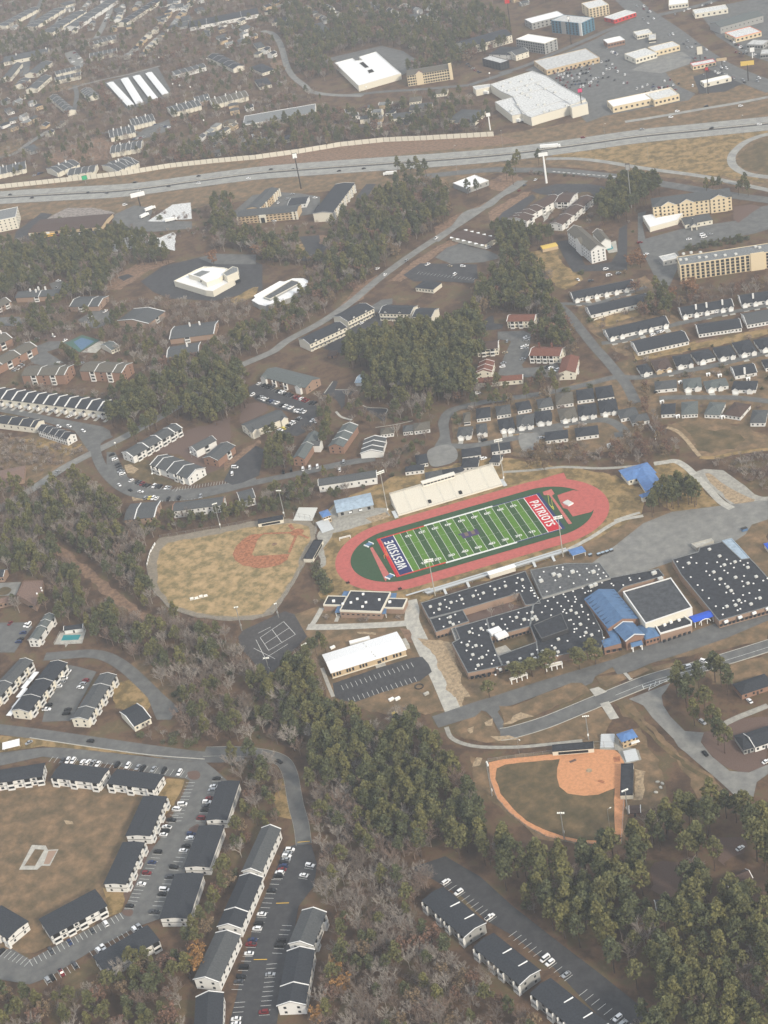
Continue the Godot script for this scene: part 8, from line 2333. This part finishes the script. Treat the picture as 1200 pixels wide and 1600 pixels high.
# ---------------------------------------------------------------- beyond the highway, left
func row_homes(label: String, s: String, n: int, o: Dictionary, gab := true) -> void:
	var d := {"he": 5.4, "rise": 2.4, "wall": "cream", "rmat": "slate_grey", "nw": n, "st": 1, "tw": 0.35}
	d.merge(o, true)
	var tr := []
	for k in n + 1:
		tr.append(float(k) / n)
	if not d.has("trims"):
		d["trims"] = tr
	var b := bld(label, "terrace", "terraces beyond the highway", "terraced_homes", s, d)
	if gab:
		for k in n:
			gablet(b.n, ((k + 0.5) / n - 0.5) * b.L, b.D * 0.5 - 0.4, minf(4.0, b.L / n * 0.8), 1.4, d.he * 0.8, 1.5, d.wall, d.rmat)

# houses set at intervals along both sides of a line
func street_houses(s: String) -> void:
	var pts := rounded(poly2(s), false, 12)
	var acc := 0.0
	for k in range(1, pts.size()):
		acc += pts[k].distance_to(pts[k - 1])
		if acc < 15.0:
			continue
		acc = 0.0
		var u := (pts[k] - pts[k - 1]).normalized()
		for sg in [-1.0, 1.0]:
			var c: Vector2 = pts[k] + Vector2(-u.y, u.x) * sg * rng.randf_range(10.0, 13.0)
			var cen := Vector3(c.x, 0, c.y)
			if blocked(c, 7.0) or not in_view(cen, 10.0):
				continue
			var i := rng.randi() % 4
			var w: String = ["white", "cream", "tan_wall", "grey_wall"][rng.randi() % 4]
			var o := thing("house", "%s house with a %s roof on the far side streets" % [w.replace("_wall", ""), ["grey", "dark", "brown", "pale"][i]], "house", "houses on the far side streets", cen, atan2(-u.y, u.x) + (PI if sg < 0 else 0.0))
			var l := rng.randf_range(9.5, 13.0)
			var d := rng.randf_range(8.0, 10.0)
			body(o, Vector3.ZERO, l, d, {"he": rng.randf_range(3.2, 5.6), "rise": 2.2, "roof": "gable" if rng.randf() < 0.6 else "hip", "wall": w, "rmat": ["slate_grey", "slate", "shingle_tan", "roof_grey"][i], "nw": 3, "tw": 0.5, "door": 0.3})
			mark_rect(cen, o.rotation.y, l, d, 1.5)

func upper_left() -> void:
	var sg := "white storage sheds beyond the noise wall"
	patch("storage_yard", "A 480,390 740,315 800,420 790,455 700,480 600,520 540,440", 2, "asphalt", 0.0, false, true)
	for q in ["A 582,502 515,387 545,378", "A 632,490 570,370 605,361", "A 697,472 630,357 663,348", "A 755,447 687,343 717,335"]:
		var b := bld("long narrow storage shed with a bright white roof, one of four", "shed", sg, "storage_shed", q, {"he": 3.0, "rise": 0.7, "wall": "grey_wall", "rmat": "roof_white", "trims": []})
		for k in 10:
			bx(b.n, "roller_door", Vector3((k / 9.0 - 0.5) * b.L * 0.92, 1.3, b.D * 0.5 - 0.38), Vector3(2.8, 2.2, 0.16), "unit")
	row_homes("stepped grey terrace with white rake lines left of the storage sheds", "a0 570,1075 525,900 600,870", 6, {}, false)
	row_homes("stepped grey terrace with white rake lines nearest the storage sheds", "a0 920,890 860,820 760,850", 5, {}, false)
	row_homes("dark terrace with chevron rake lines beyond the autumn trees", "a1 930,670 810,520 900,480", 5, {"rmat": "slate"}, false)
	row_homes("cream gabled terrace above the pale car lot", "a0 520,700 760,640 750,610", 5, {"rise": 1.6})
	row_homes("cream low terrace below it", "a0 520,755 760,705 750,675", 5, {"rise": 1.6})
	row_homes("pale terrace with a white front behind the pines", "a0 840,430 1085,360 1075,330", 6, {})
	row_homes("low pale terrace with scattered white fronts", "a0 845,540 1100,490 1090,450", 6, {})
	row_homes("yellow gabled block in the left cluster", "a0 310,690 410,690 410,590", 2, {"rise": 2.6, "turned": true, "trims": [0.0, 1.0], "nw": 2}, false)
	row_homes("white chevron gabled block in the left cluster", "a0 300,835 400,830 420,720", 2, {"rise": 2.6, "turned": true, "trims": [0.0, 0.5, 1.0], "nw": 2}, false)
	row_homes("grey block with a yellow end at the left edge", "a0 75,730 160,720 150,600", 2, {"turned": true, "trims": [0.0, 1.0], "nw": 2}, false)
	row_homes("white roofed pair at the left edge", "a0 165,800 265,790 250,740", 2, {"turned": true, "nw": 2}, false)
	row_homes("long grey roofed block with white chimneys across the left", "a0 40,580 460,500 450,450", 6, {"rise": 1.8, "chimneys": [[0.28, 0.4], [0.95, 0.4]], "trims": []}, false)
	row_homes("long white motel-like block at the upper left", "a1 590,250 1240,130 1200,80", 12, {"rise": 1.2, "wall": "white", "rmat": "slate", "trims": [0.25, 0.75]}, false)
	row_homes("long dark terrace with white rungs at the top edge", "a1 85,215 175,30 120,10", 7, {"rmat": "slate"}, false)
	row_homes("white-fronted terrace below the autumn trees", "a1 440,705 725,625 700,590", 5, {"rise": 1.4, "wall": "white"}, false)
	row_homes("cream terrace with chimneys along the brown bank", "ad 60,160 245,120 220,70", 6, {"chimneys": [[0.2, 0.4], [0.5, 0.4], [0.8, 0.4]]})
	row_homes("cream terrace with white gables above the car lot", "ad 220,75 385,35 350,-10", 6, {"chimneys": [[0.3, 0.4], [0.7, 0.4]]})
	row_homes("grey cross-gabled homes around a yard beside the noise wall", "ad 80,265 300,235 270,185", 6, {"chimneys": [[0.3, 0.4], [0.6, 0.4]]})
	row_homes("grey homes with a white end against the noise wall", "ad 80,400 220,355 200,290", 3, {"chimneys": [[0.4, 0.4]]})
	row_homes("cream terrace with many chimneys right of the storage sheds", "a1 405,1060 690,985 640,930", 7, {"chimneys": [[0.3, 0.4], [0.6, 0.4], [0.9, 0.4]]})
	row_homes("tan terrace with tall white chimneys above it", "a1 800,980 1140,900 1080,850", 7, {"rmat": "shingle_tan", "chimneys": [[0.15, 0.4], [0.45, 0.4], [0.75, 0.4]]})
	row_homes("brick and cream homes beside the tall chimneys", "a1 640,960 780,930 740,880", 3, {"wall": "brick_tan"})
	row_homes("grey homes with white gables behind the noise wall", "ae 470,610 655,530 600,480", 4, {"chimneys": [[0.4, 0.4], [0.7, 0.4]]})
	row_homes("grey homes with white gables at the left edge by the noise wall", "ae -40,620 230,560 210,500", 5, {"chimneys": [[0.3, 0.4], [0.7, 0.4]]})
	row_homes("low grey homes against the noise wall", "ae 610,610 830,590 800,540", 4, {})
	row_homes("grey homes with chimneys above the noise wall end", "ae 970,600 1150,520 1080,450", 4, {"chimneys": [[0.4, 0.4]]})
	row_homes("grey terrace with pale yards at the upper left", "a0 100,250 290,90 230,70", 6, {"rise": 1.6})
	row_homes("cream fronted terrace beside the first pale street", "a0 390,255 520,95 440,80", 6, {"rise": 1.6})
	row_homes("white gabled terrace between the pale streets", "a0 830,250 960,30 880,10", 6, {"wall": "white"})
	row_homes("grey terrace with white porches between the pale streets", "a0 560,310 700,130 620,110", 5, {"rise": 1.6})
	road("street", "a0 480,340 520,240 600,120 680,20 720,-60", 7.0, 3, "asphalt_light")
	road("street", "a0 900,360 960,260 1020,130 1060,-20", 9.0, 3, "asphalt_light")
	road("street", "a0 270,250 330,130 400,-20", 7.0, 3, "asphalt")
	road("street", "a0 -20,60 150,0 250,-40", 9.0, 3, "highway")
	road("street", "a0 -20,590 200,540 450,470 800,380 1200,310", 8.0, 3, "asphalt")
	road("street", "a0 690,1060 720,900 700,800", 6.0, 3, "asphalt")
	road("street", "a0 640,840 800,790 1000,740 1200,700 1500,620", 6.0, 3, "asphalt_light")
	road("street", "a2 60,290 160,320 230,420 290,620 350,720 450,800 520,860 700,890 1000,900", 8.0, 3, "asphalt_light")
	road("street", "ae -30,480 120,440 260,340 420,240", 8.0, 3, "asphalt_light")
	road("street", "ad 0,130 140,110 330,130 430,60", 6.0, 3, "asphalt")
	patch("car_park", "a0 170,600 290,560 270,700 190,720", 2, "asphalt", 0.0, false, true)
	patch("car_park", "a0 600,500 700,470 820,600 760,640 660,600", 2, "asphalt_light", 0.0, false, true)
	patch("car_park", "ad 300,100 480,30 500,100 380,150 200,190", 2, "asphalt", 0.0, false, true)
	patch("clearing", "a0 470,880 840,790 830,740 480,800", 1, "brown_grass", 2.0)
	patch("clearing", "ae 380,470 600,360 820,290 960,340 940,480 680,520 480,520", 1, "orange_dirt", 2.5)
	patch("clearing", "ae -30,350 120,320 240,280 180,380 60,460 -30,480", 1, "brown_grass", 2.5)
	patch("clearing", "a2 130,590 240,560 260,640 160,650", 2, "orange_dirt", 1.0)
	for q in ["a0 560,330 660,190 760,60", "a0 760,330 860,120 900,30", "a0 1120,330 1180,180 1230,60", "a1 290,340 420,180 540,20", "a1 640,330 860,290 1060,200", "a1 830,450 1000,400 1200,330", "a1 40,580 150,460 260,350", "ae -20,260 120,210 280,140", "ae 300,330 400,250 480,190", "a2 10,160 120,110 300,40", "a2 20,570 120,520 200,470", "a2 520,60 640,130 760,220", "a2 820,130 1000,100 1190,50", "ad 700,250 800,160 900,90", "ad 930,240 1060,200 1190,170", "a3 40,70 200,130 400,210", "a3 60,220 220,160 420,60", "a0 20,300 120,260 230,230", "a0 40,1020 160,960 300,930", "a0 230,1040 360,1000 470,960", "a1 880,1060 1000,1040 1160,1000", "B 380,560 520,530 660,520", "B 440,600 600,580 760,560", "a1 600,20 800,-10 1000,-20", "a4 -20,60 120,20 240,-10"]:
		street_houses(q)
	var gl := "small houses scattered through the far trees"
	for q in [["a0 60,1060 130,1040 110,1000", "white"], ["a0 90,1140 175,1120 160,1090", "white"], ["a1 1065,290 1150,260 1130,220", "white"], ["a1 860,370 940,340 920,310", "white"], ["a1 1000,420 1130,380 1110,350", "grey"], ["a1 300,50 430,30 420,-10", "white"], ["a1 380,90 530,65 510,30", "white"], ["a1 640,110 720,90 700,60", "grey"], ["a1 290,200 350,180 330,140", "white"], ["a1 400,270 570,240 550,200", "grey"], ["a1 510,200 600,180 580,140", "grey"], ["a0 1060,200 1110,180 1100,140", "cream"], ["a0 1090,110 1160,90 1140,60", "grey"], ["a0 600,60 690,30 670,0", "cream"], ["ae 240,430 330,400 300,350", "grey"], ["ad 765,160 865,140 850,110", "cream"], ["ad 785,215 860,190 840,165", "grey"], ["ad 1125,205 1210,190 1190,165", "grey"], ["ad 785,285 860,270 850,245", "grey"]]:
		house("small %s house with a grey roof among the far trees" % q[1], gl, q[0], {"wall": {"white": "white", "grey": "grey_wall", "cream": "cream"}[q[1]], "rmat": "slate_grey", "nw": 3, "he": 3.6, "rise": 2.0})
	for q in ["a0 180,620 210,700", "a0 620,500 700,600", "a0 700,500 790,600", "ad 220,180 300,160", "ad 330,60 480,90", "ae 250,640 380,600", "a0 520,250 600,130", "a0 980,230 1040,60", "a2 180,740 230,800", "a0 390,560 500,540"]:
		var g := pp(q)
		for k in 7:
			if rng.randf() < 0.7:
				add_car(gp(g[0].lerp(g[1], k / 6.0)) + Vector3(0, 0.15, 0), Vector3(0.9, 0, -0.4), "wwskgrb"[rng.randi() % 7], "in the small lots beyond the noise wall")
	lamp_post("white globe street lamp among the far houses", "a1 430,835 495,850 595,865 300,585 180,490 345,268 645,318 750,600 720,1180 755,965", 6.0, "white globe lamps beyond the highway", 1.0)
	lamp_post("white globe street lamp among the far pines", "a3 105,75 225,85 347,208 315,315 245,490 995,740 455,462", 6.0, "white globe lamps beyond the highway", 1.0)
	lamp_post("white globe street lamp along the far side street", "a2 455,632 1040,868 695,235 480,450 930,250 1025,110 915,1070 730,450", 6.0, "white globe lamps beyond the highway", 1.0)

# ---------------------------------------------------------------- woods and single trees
func woods() -> void:
	# lower half
	wood("in the creek wood below the baseball field", "X 0,740 60,760 120,730 200,790 230,830 235,900 250,950 300,965 370,990 400,1060 440,1100 470,1180 430,1230 380,1210 330,1170 270,1100 255,1030 200,970 160,900 90,870 0,850", 5.6, "bbbppbeb", 12.0, 20.0, 9.0)
	wood("along the creek right of the baseball field", "X 380,1000 410,1060 480,1020 500,1080 580,1130 640,1110 680,1140 740,1240 760,1290 700,1330 620,1330 540,1260 500,1210 440,1130", 6.0, "ppppbpb", 15.0, 23.0, 11.0)
	wood("in the bare wood above the diagonal slate flats", "X 470,1200 540,1240 640,1320 700,1340 760,1380 800,1440 740,1430 680,1350 640,1400 650,1440 600,1480 540,1420 500,1400 490,1330 470,1270", 5.4, "bbbbbpb", 12.0, 19.0, 9.0)
	wood("in the leafless wood beside the lane flats", "X 520,1420 600,1450 655,1428 735,1500 825,1580 860,1620 480,1620 490,1560 520,1480", 5.4, "bbbbbbablp", 11.0, 18.0, 9.0)
	wood("in the dense pine wood below the softball field", "X 700,1230 760,1290 850,1330 960,1320 1000,1270 1060,1260 1130,1240 1200,1250 1230,1330 1230,1620 1000,1620 960,1540 890,1470 820,1400 760,1340", 6.8, "pppppppb", 16.0, 26.0, 12.0, 0.8)
	wood("at the foot of the dark lane behind the slate flats", "X 790,1370 870,1440 960,1530 1030,1600 1010,1620 940,1540 850,1450", 7.0, "plpeb", 8.0, 17.0, 8.0)
	wood("between the courtyard apartments and the lane flats", "X 350,1220 400,1200 440,1240 420,1290 380,1320 340,1420 330,1480 290,1520 270,1490 300,1430 330,1350 355,1300", 5.6, "ppbabe", 8.0, 17.0, 8.0)
	wood("below the lowest courtyard apartments", "X 0,1530 60,1545 150,1530 250,1480 300,1500 300,1620 0,1620", 6.0, "pppbab", 10.0, 18.0, 8.0)
	wood("on the bank beside the street above the courtyard", "X 200,1120 330,1150 400,1160 400,1195 330,1180 230,1165", 5.0, "bbele", 5.0, 11.0, 4.0)
	wood("between the swimming pool and the creek", "X 60,930 130,920 200,960 230,1000 260,1030 250,1060 200,1030 140,1010 100,990", 6.0, "pppbb", 12.0, 20.0, 9.0)
	wood("beside the brown-pink roofed hall", "X 0,850 70,860 100,880 130,900 110,930 70,920 20,950 0,930", 6.0, "ppbb", 12.0, 18.0, 8.0)
	tree_at("at the edge of the scrub below the townhouses", "X 120,760 140,775 105,785 60,830 30,820 80,840 160,830 130,820", "p", 19.0)
	tree_at("beside the tennis courts of the school", "w 110,570 60,620 150,600 20,650", "p", 14.0)
	tree_at("in front of the black-roofed school wing", "t 330,1000 170,1060 590,960 740,880 20,1100 620,1010 770,960", "p", 12.0, 4, 1.75)
	tree_at("in front of the black-roofed school wing", "n 410,210 590,110 680,80 760,60", "p", 12.0, 4, 1.75)
	tree_at("between the school street and the brick house", "o 640,100 700,180 900,90 860,60 730,330 850,400 800,270 880,450 680,220 760,120 920,500 620,160 940,140", "p", 20.0)
	wood("beside the blue pavilion", "v 340,330 480,270 620,260 680,380 660,460 520,560 330,600 220,530 250,430", 4.4, "pppppp", 15.0, 20.0, 9.0)
	wood("on the slope below the blue pavilion", "v 80,620 260,570 380,600 280,680 120,720", 5.0, "blb", 6.0, 9.0, 4.0)
	tree_at("beside the path between the ball field and the track", "l 1092,410 1115,460 1140,500 1160,555", "e", 6.0, -1, 1.1)
	tree_at("in the courtyards of the school", "s 1000,430 860,520 760,560 950,530", "b", 8.0)
	tree_at("in front of the field house", "w 170,380 500,400 860,380 560,395 80,240", "l", 3.0)
	wood("behind the baseball third base fence", "X 180,790 240,800 340,790 430,760 480,770 490,790 420,805 340,815 240,830 200,815", 5.0, "peeppb", 8.0, 15.0, 6.0)
	wood("behind the pale blue shed", "X 400,760 500,755 590,745 620,720 660,715 660,730 610,765 520,772 470,775 410,780", 5.0, "ebbepb", 6.0, 12.0, 5.0)
	wood("behind the grandstand", "X 780,700 830,690 900,690 960,700 1000,715 960,728 880,722 800,725", 5.0, "baabl", 7.0, 11.0, 5.0)
	wood("between the looping street houses and the meadow", "X 960,660 1020,640 1060,690 1090,725 1050,715 1000,715 950,700", 5.5, "bbaabl", 7.0, 12.0, 5.0)
	wood("in the brown scrub right of the meadow path", "X 1100,715 1140,705 1220,700 1220,790 1160,765 1120,740", 4.6, "bbllbb", 6.0, 10.0, 4.0)
	wood("round the end of the upper houses", "X 980,585 1010,600 1010,640 985,640 970,610", 5.0, "baab", 8.0, 13.0, 6.0)
	# middle left
	wood("in the pine belt above the grey and white flats", "X 165,620 200,600 260,590 330,560 370,570 395,600 380,630 330,650 280,640 250,650 200,680 170,660", 6.0, "ppppb", 15.0, 22.0, 10.0)
	wood("in the scrub below the stepped townhouses", "X -10,670 60,690 130,690 160,700 130,720 80,720 40,745 -10,740", 5.0, "bllbl", 5.0, 9.0, 4.0)
	wood("behind the stepped townhouses", "X 10,590 80,600 160,610 210,630 200,650 120,630 40,605", 5.0, "ebbb", 7.0, 11.0, 5.0)
	tree_at("among the brick flats round the tennis court", "d 330,560 400,520 470,500 420,580 300,620 350,660 260,560 640,900 690,930 590,860 720,960 540,400 470,410 1100,520 1150,480 1060,560 850,560 800,500 450,660", "p", 17.0)
	wood("among the brick flats round the tennis court", "X 0,470 60,470 130,480 200,490 280,510 330,540 300,570 220,560 160,530 90,520 40,540 0,520", 6.2, "bbbpbbe", 9.0, 15.0, 8.0, 0.85)
	wood("in the trees between the brick flats and the street", "X 230,560 300,545 350,520 400,500 440,470 480,490 420,540 360,565 300,600 240,600", 6.5, "pbpbba", 12.0, 19.0, 9.0)
	wood("in the dark wood below the workshop row", "X -10,375 60,370 160,360 190,350 240,370 270,400 200,400 160,450 130,470 60,455 -10,460", 6.4, "pppbpb", 13.0, 20.0, 10.0)
	wood("beside the white office lawn", "X 150,430 180,470 260,460 330,470 400,460 380,500 300,500 240,500 180,495", 6.5, "bbbb", 9.0, 14.0, 7.0)
	wood("in the wood between the motels and the street", "X 330,300 380,310 370,360 480,370 540,330 570,310 640,270 700,290 700,330 640,370 590,410 540,430 480,400 400,400 330,390", 6.6, "ppbbpbpa", 13.0, 21.0, 10.0)
	wood("on the bank beside the serrated white office", "X 470,420 560,400 590,420 560,455 520,480 480,500 440,520 460,480", 6.5, "pbpab", 11.0, 17.0, 8.0)
	wood("in the tall pine wood below the cream terraces", "X 530,540 580,520 640,510 700,505 740,480 760,520 745,560 740,610 690,610 640,600 600,590 560,580", 6.0, "pppppp", 19.0, 25.0, 12.0)
	wood("round the pale sheds below the tall pine wood", "X 570,590 640,600 680,620 660,650 600,640 560,620 530,600", 7.0, "ppbb", 12.0, 20.0, 9.0)
	wood("between the pine wood and the zigzag houses", "X 500,600 560,600 640,640 690,640 680,680 620,670 560,650 520,650 500,700 470,660", 7.5, "bbpb", 9.0, 14.0, 7.0, 0.8)
	wood("beside the estate road below the car park", "X 400,690 450,680 470,700 450,735 410,730", 5.5, "pppb", 11.0, 16.0, 7.0)
	tree_at("beside the stepped grey flats", "g 940,640 970,560 920,720 980,700 900,500", "p", 16.0)
	tree_at("beside the estate road flats", "g 760,1130 700,1150 400,690 460,640 520,850", "p", 14.0)
	wood("between the estate road and the row above the ball field", "X 410,760 480,750 520,730 590,720 640,690 650,700 610,730 540,748 440,768", 5.5, "bebpb", 7.0, 13.0, 6.0)
	# middle right
	wood("round the red-roofed blocks", "X 690,590 740,600 790,590 810,605 860,560 890,580 880,610 790,622 700,630", 6.0, "ppbba", 10.0, 16.0, 8.0)
	wood("between the red-roofed blocks and the slate terraces", "X 830,500 870,480 890,500 900,560 880,540 860,530 830,520", 6.0, "ppab", 13.0, 19.0, 9.0)
	wood("below the hotel lawn", "X 740,440 800,390 850,410 860,450 880,490 840,490 790,470 750,480", 6.0, "pppba", 15.0, 21.0, 10.0)
	wood("behind the sawtooth shops", "X 760,360 790,345 840,360 880,360 880,390 830,385 790,400 770,385", 6.0, "pppp", 13.0, 18.0, 9.0)
	wood("between the white hotel and the ochre hotel", "X 990,440 1030,440 1060,470 1050,500 1010,510 1000,480", 6.0, "ppaapb", 12.0, 18.0, 9.0)
	wood("below the ochre hotel", "X 1060,460 1100,450 1200,430 1200,450 1100,475 1060,490", 5.5, "abbba", 7.0, 12.0, 5.0)
	wood("beside the brown-roofed flats", "X 930,310 970,275 1020,270 1030,290 1000,310 980,330 940,340", 6.0, "pppp", 15.0, 21.0, 10.0)
	tree_at("beside the frontage road", "c 680,210 740,200 620,210 960,200 920,230 1010,240 980,150", "p", 15.0)
	tree_at("in the cluster beside the highway", "B 660,760 720,770 750,760 790,770 690,790 770,800", "p", 20.0)
	tree_at("beside the white flat-roofed shop", "b 570,960 620,900 540,1000 600,1030 180,1130 260,1130 840,850 650,840", "p", 17.0)
	tree_at("beside the white hotel drive", "X 985,405 995,395 1000,405", "a", 13.0, 0)
	tree_at("below the ochre hotel", "j 430,150 480,120 300,220 500,180", "a", 14.0, 0)
	tree_at("above the white office", "aa 390,0", "a", 16.0, 0)
	tree_at("in the wood edge below the motels", "y 190,500 220,480 160,520", "a", 14.0, 0)
	tree_at("beside the lane flats", "M 905,1120 930,1080 920,1150", "a", 12.0, 3)
	tree_at("in the lower bare wood", "N 690,1260 720,1240 670,1180 580,1400", "a", 11.0, 3)
	tree_at("in the lower bare wood", "O 90,440 250,520 490,750 40,420", "a", 10.0, 1)
	tree_at("in the ball field corner of the estate", "H 570,515", "a", 8.0, 2)
	tree_at("behind the grandstand houses", "h 950,830 1020,870 880,850 1150,760 1080,790", "a", 9.0, 2)
	wood("in the hedge above the ochre hotel", "c 220,830 400,780 700,720 1000,680 1060,700 900,760 600,800 400,850 240,860", 4.0, "eepe", 4.0, 6.0, 3.0)
	wood("along the frontage road verge", "X 800,262 900,262 1000,278 1060,285 1050,292 960,282 860,272 800,270", 6.0, "lle", 3.0, 5.0, 2.0, 0.7)
	wood("along the supermarket edge of the highway", "b 430,640 700,610 1000,560 1200,520 1200,550 900,610 600,660 440,670", 4.5, "lbl", 4.0, 6.0, 3.0)
	wood("in the highway verge", "C 640,690 720,670 740,720 660,730 740,745 860,700 880,730 780,750", 5.0, "lbl", 3.0, 6.0, 2.0)
	# far side
	wood("between the far houses", "X -20,0 440,0 470,100 520,180 400,230 200,255 -20,270", 9.5, "bbpabpbb", 9.0, 16.0, 8.0, 0.62)
	wood("in the far pine groves", "X 420,0 720,0 790,20 800,60 700,100 640,110 560,80 500,120 440,90", 7.5, "pppbpba", 13.0, 19.0, 9.0, 0.85)
	wood("behind the noise wall", "X 240,240 340,210 420,180 520,170 640,160 740,160 760,195 640,205 480,225 300,250", 7.5, "ppbab", 11.0, 18.0, 9.0, 0.85)
	wood("in the dark strip at the upper left", "X 0,60 60,45 100,60 140,70 120,85 60,95 0,95", 6.5, "bpbb", 11.0, 16.0, 8.0)
	wood("round the storage sheds", "X 120,60 220,70 300,90 280,130 250,110 200,100 150,130 130,100", 8.0, "bbab", 9.0, 15.0, 8.0, 0.8)
	tree_at("beside the storage sheds", "a0 960,870 1010,930 1060,980", "a", 15.0, 1)
	tree_at("beyond the storage sheds", "a1 510,400 560,440 420,520 360,500 480,480 700,740 740,720 290,950 330,990 250,970", "a", 14.0, 1)
	tree_at("beside the long cream noise wall", "ad 400,150 430,230 400,300 640,30 560,280 720,250", "a", 14.0, 1)
	wood("along the top of the picture", "X -40,-60 1240,-80 1240,0 900,-5 700,0 -40,10", 11.0, "bpba", 10.0, 16.0, 8.0, 0.7)
	wood("between the shops of the main road", "X 560,180 640,140 740,150 780,170 700,200 600,210", 10.0, "pbb", 10.0, 16.0, 8.0, 0.6)
	tree_at("between the shops of the main road", "a3 430,860 470,900 40,960 180,950 60,1100 280,1110 600,980 700,850 640,1020 560,1000", "p", 17.0)
	# gardens
	wood("in the gardens of the slate terraces", "i 150,330 900,60 1240,420 1240,800 600,850 300,560", 11.0, "lleb", 4.0, 7.0, 2.0, 0.7)
	wood("in the gardens of the upper street", "j -60,620 600,720 1200,560 1240,1200 -60,1200", 11.0, "lleb", 4.0, 7.0, 2.0, 0.7)
	wood("in the gardens above the meadow", "k 0,120 1220,0 1220,640 400,600 60,560", 11.0, "lleb", 4.0, 7.0, 2.0, 0.7)
	wood("in the gardens of the looping street", "X 700,640 900,600 1000,600 1010,690 880,700 780,715 690,700", 10.0, "llebb", 4.0, 7.0, 2.0, 0.8)
	wood("in the yards behind the grandstand street", "X 590,640 690,660 700,720 620,730 560,700", 9.0, "lbeb", 5.0, 9.0, 3.0, 0.8)
	wood("between the brick flats", "X 0,520 60,540 160,545 260,570 200,600 100,590 0,570", 9.0, "bebl", 5.0, 10.0, 4.0, 0.8)
	wood("among the brown-roofed flats", "X 780,330 860,300 960,290 940,340 860,360 790,345", 9.0, "ebl", 4.0, 8.0, 3.0, 0.8)
	wood("between the hotels", "X 860,330 1000,330 1010,430 960,440 880,420", 14.0, "ela", 5.0, 9.0, 3.0, 0.7)
	wood("along the workshop yard", "X 0,330 130,320 260,330 330,320 330,380 200,360 100,350 0,360", 9.0, "lbe", 4.0, 8.0, 3.0, 0.7)
	wood("below the motels", "X 360,345 560,350 600,400 480,410 380,400", 8.0, "bbe", 6.0, 12.0, 5.0, 0.8)
	wood("on the school lawns", "n 480,340 1000,190 1040,240 520,450", 14.0, "ll", 2.0, 3.0, 1.0, 0.4)
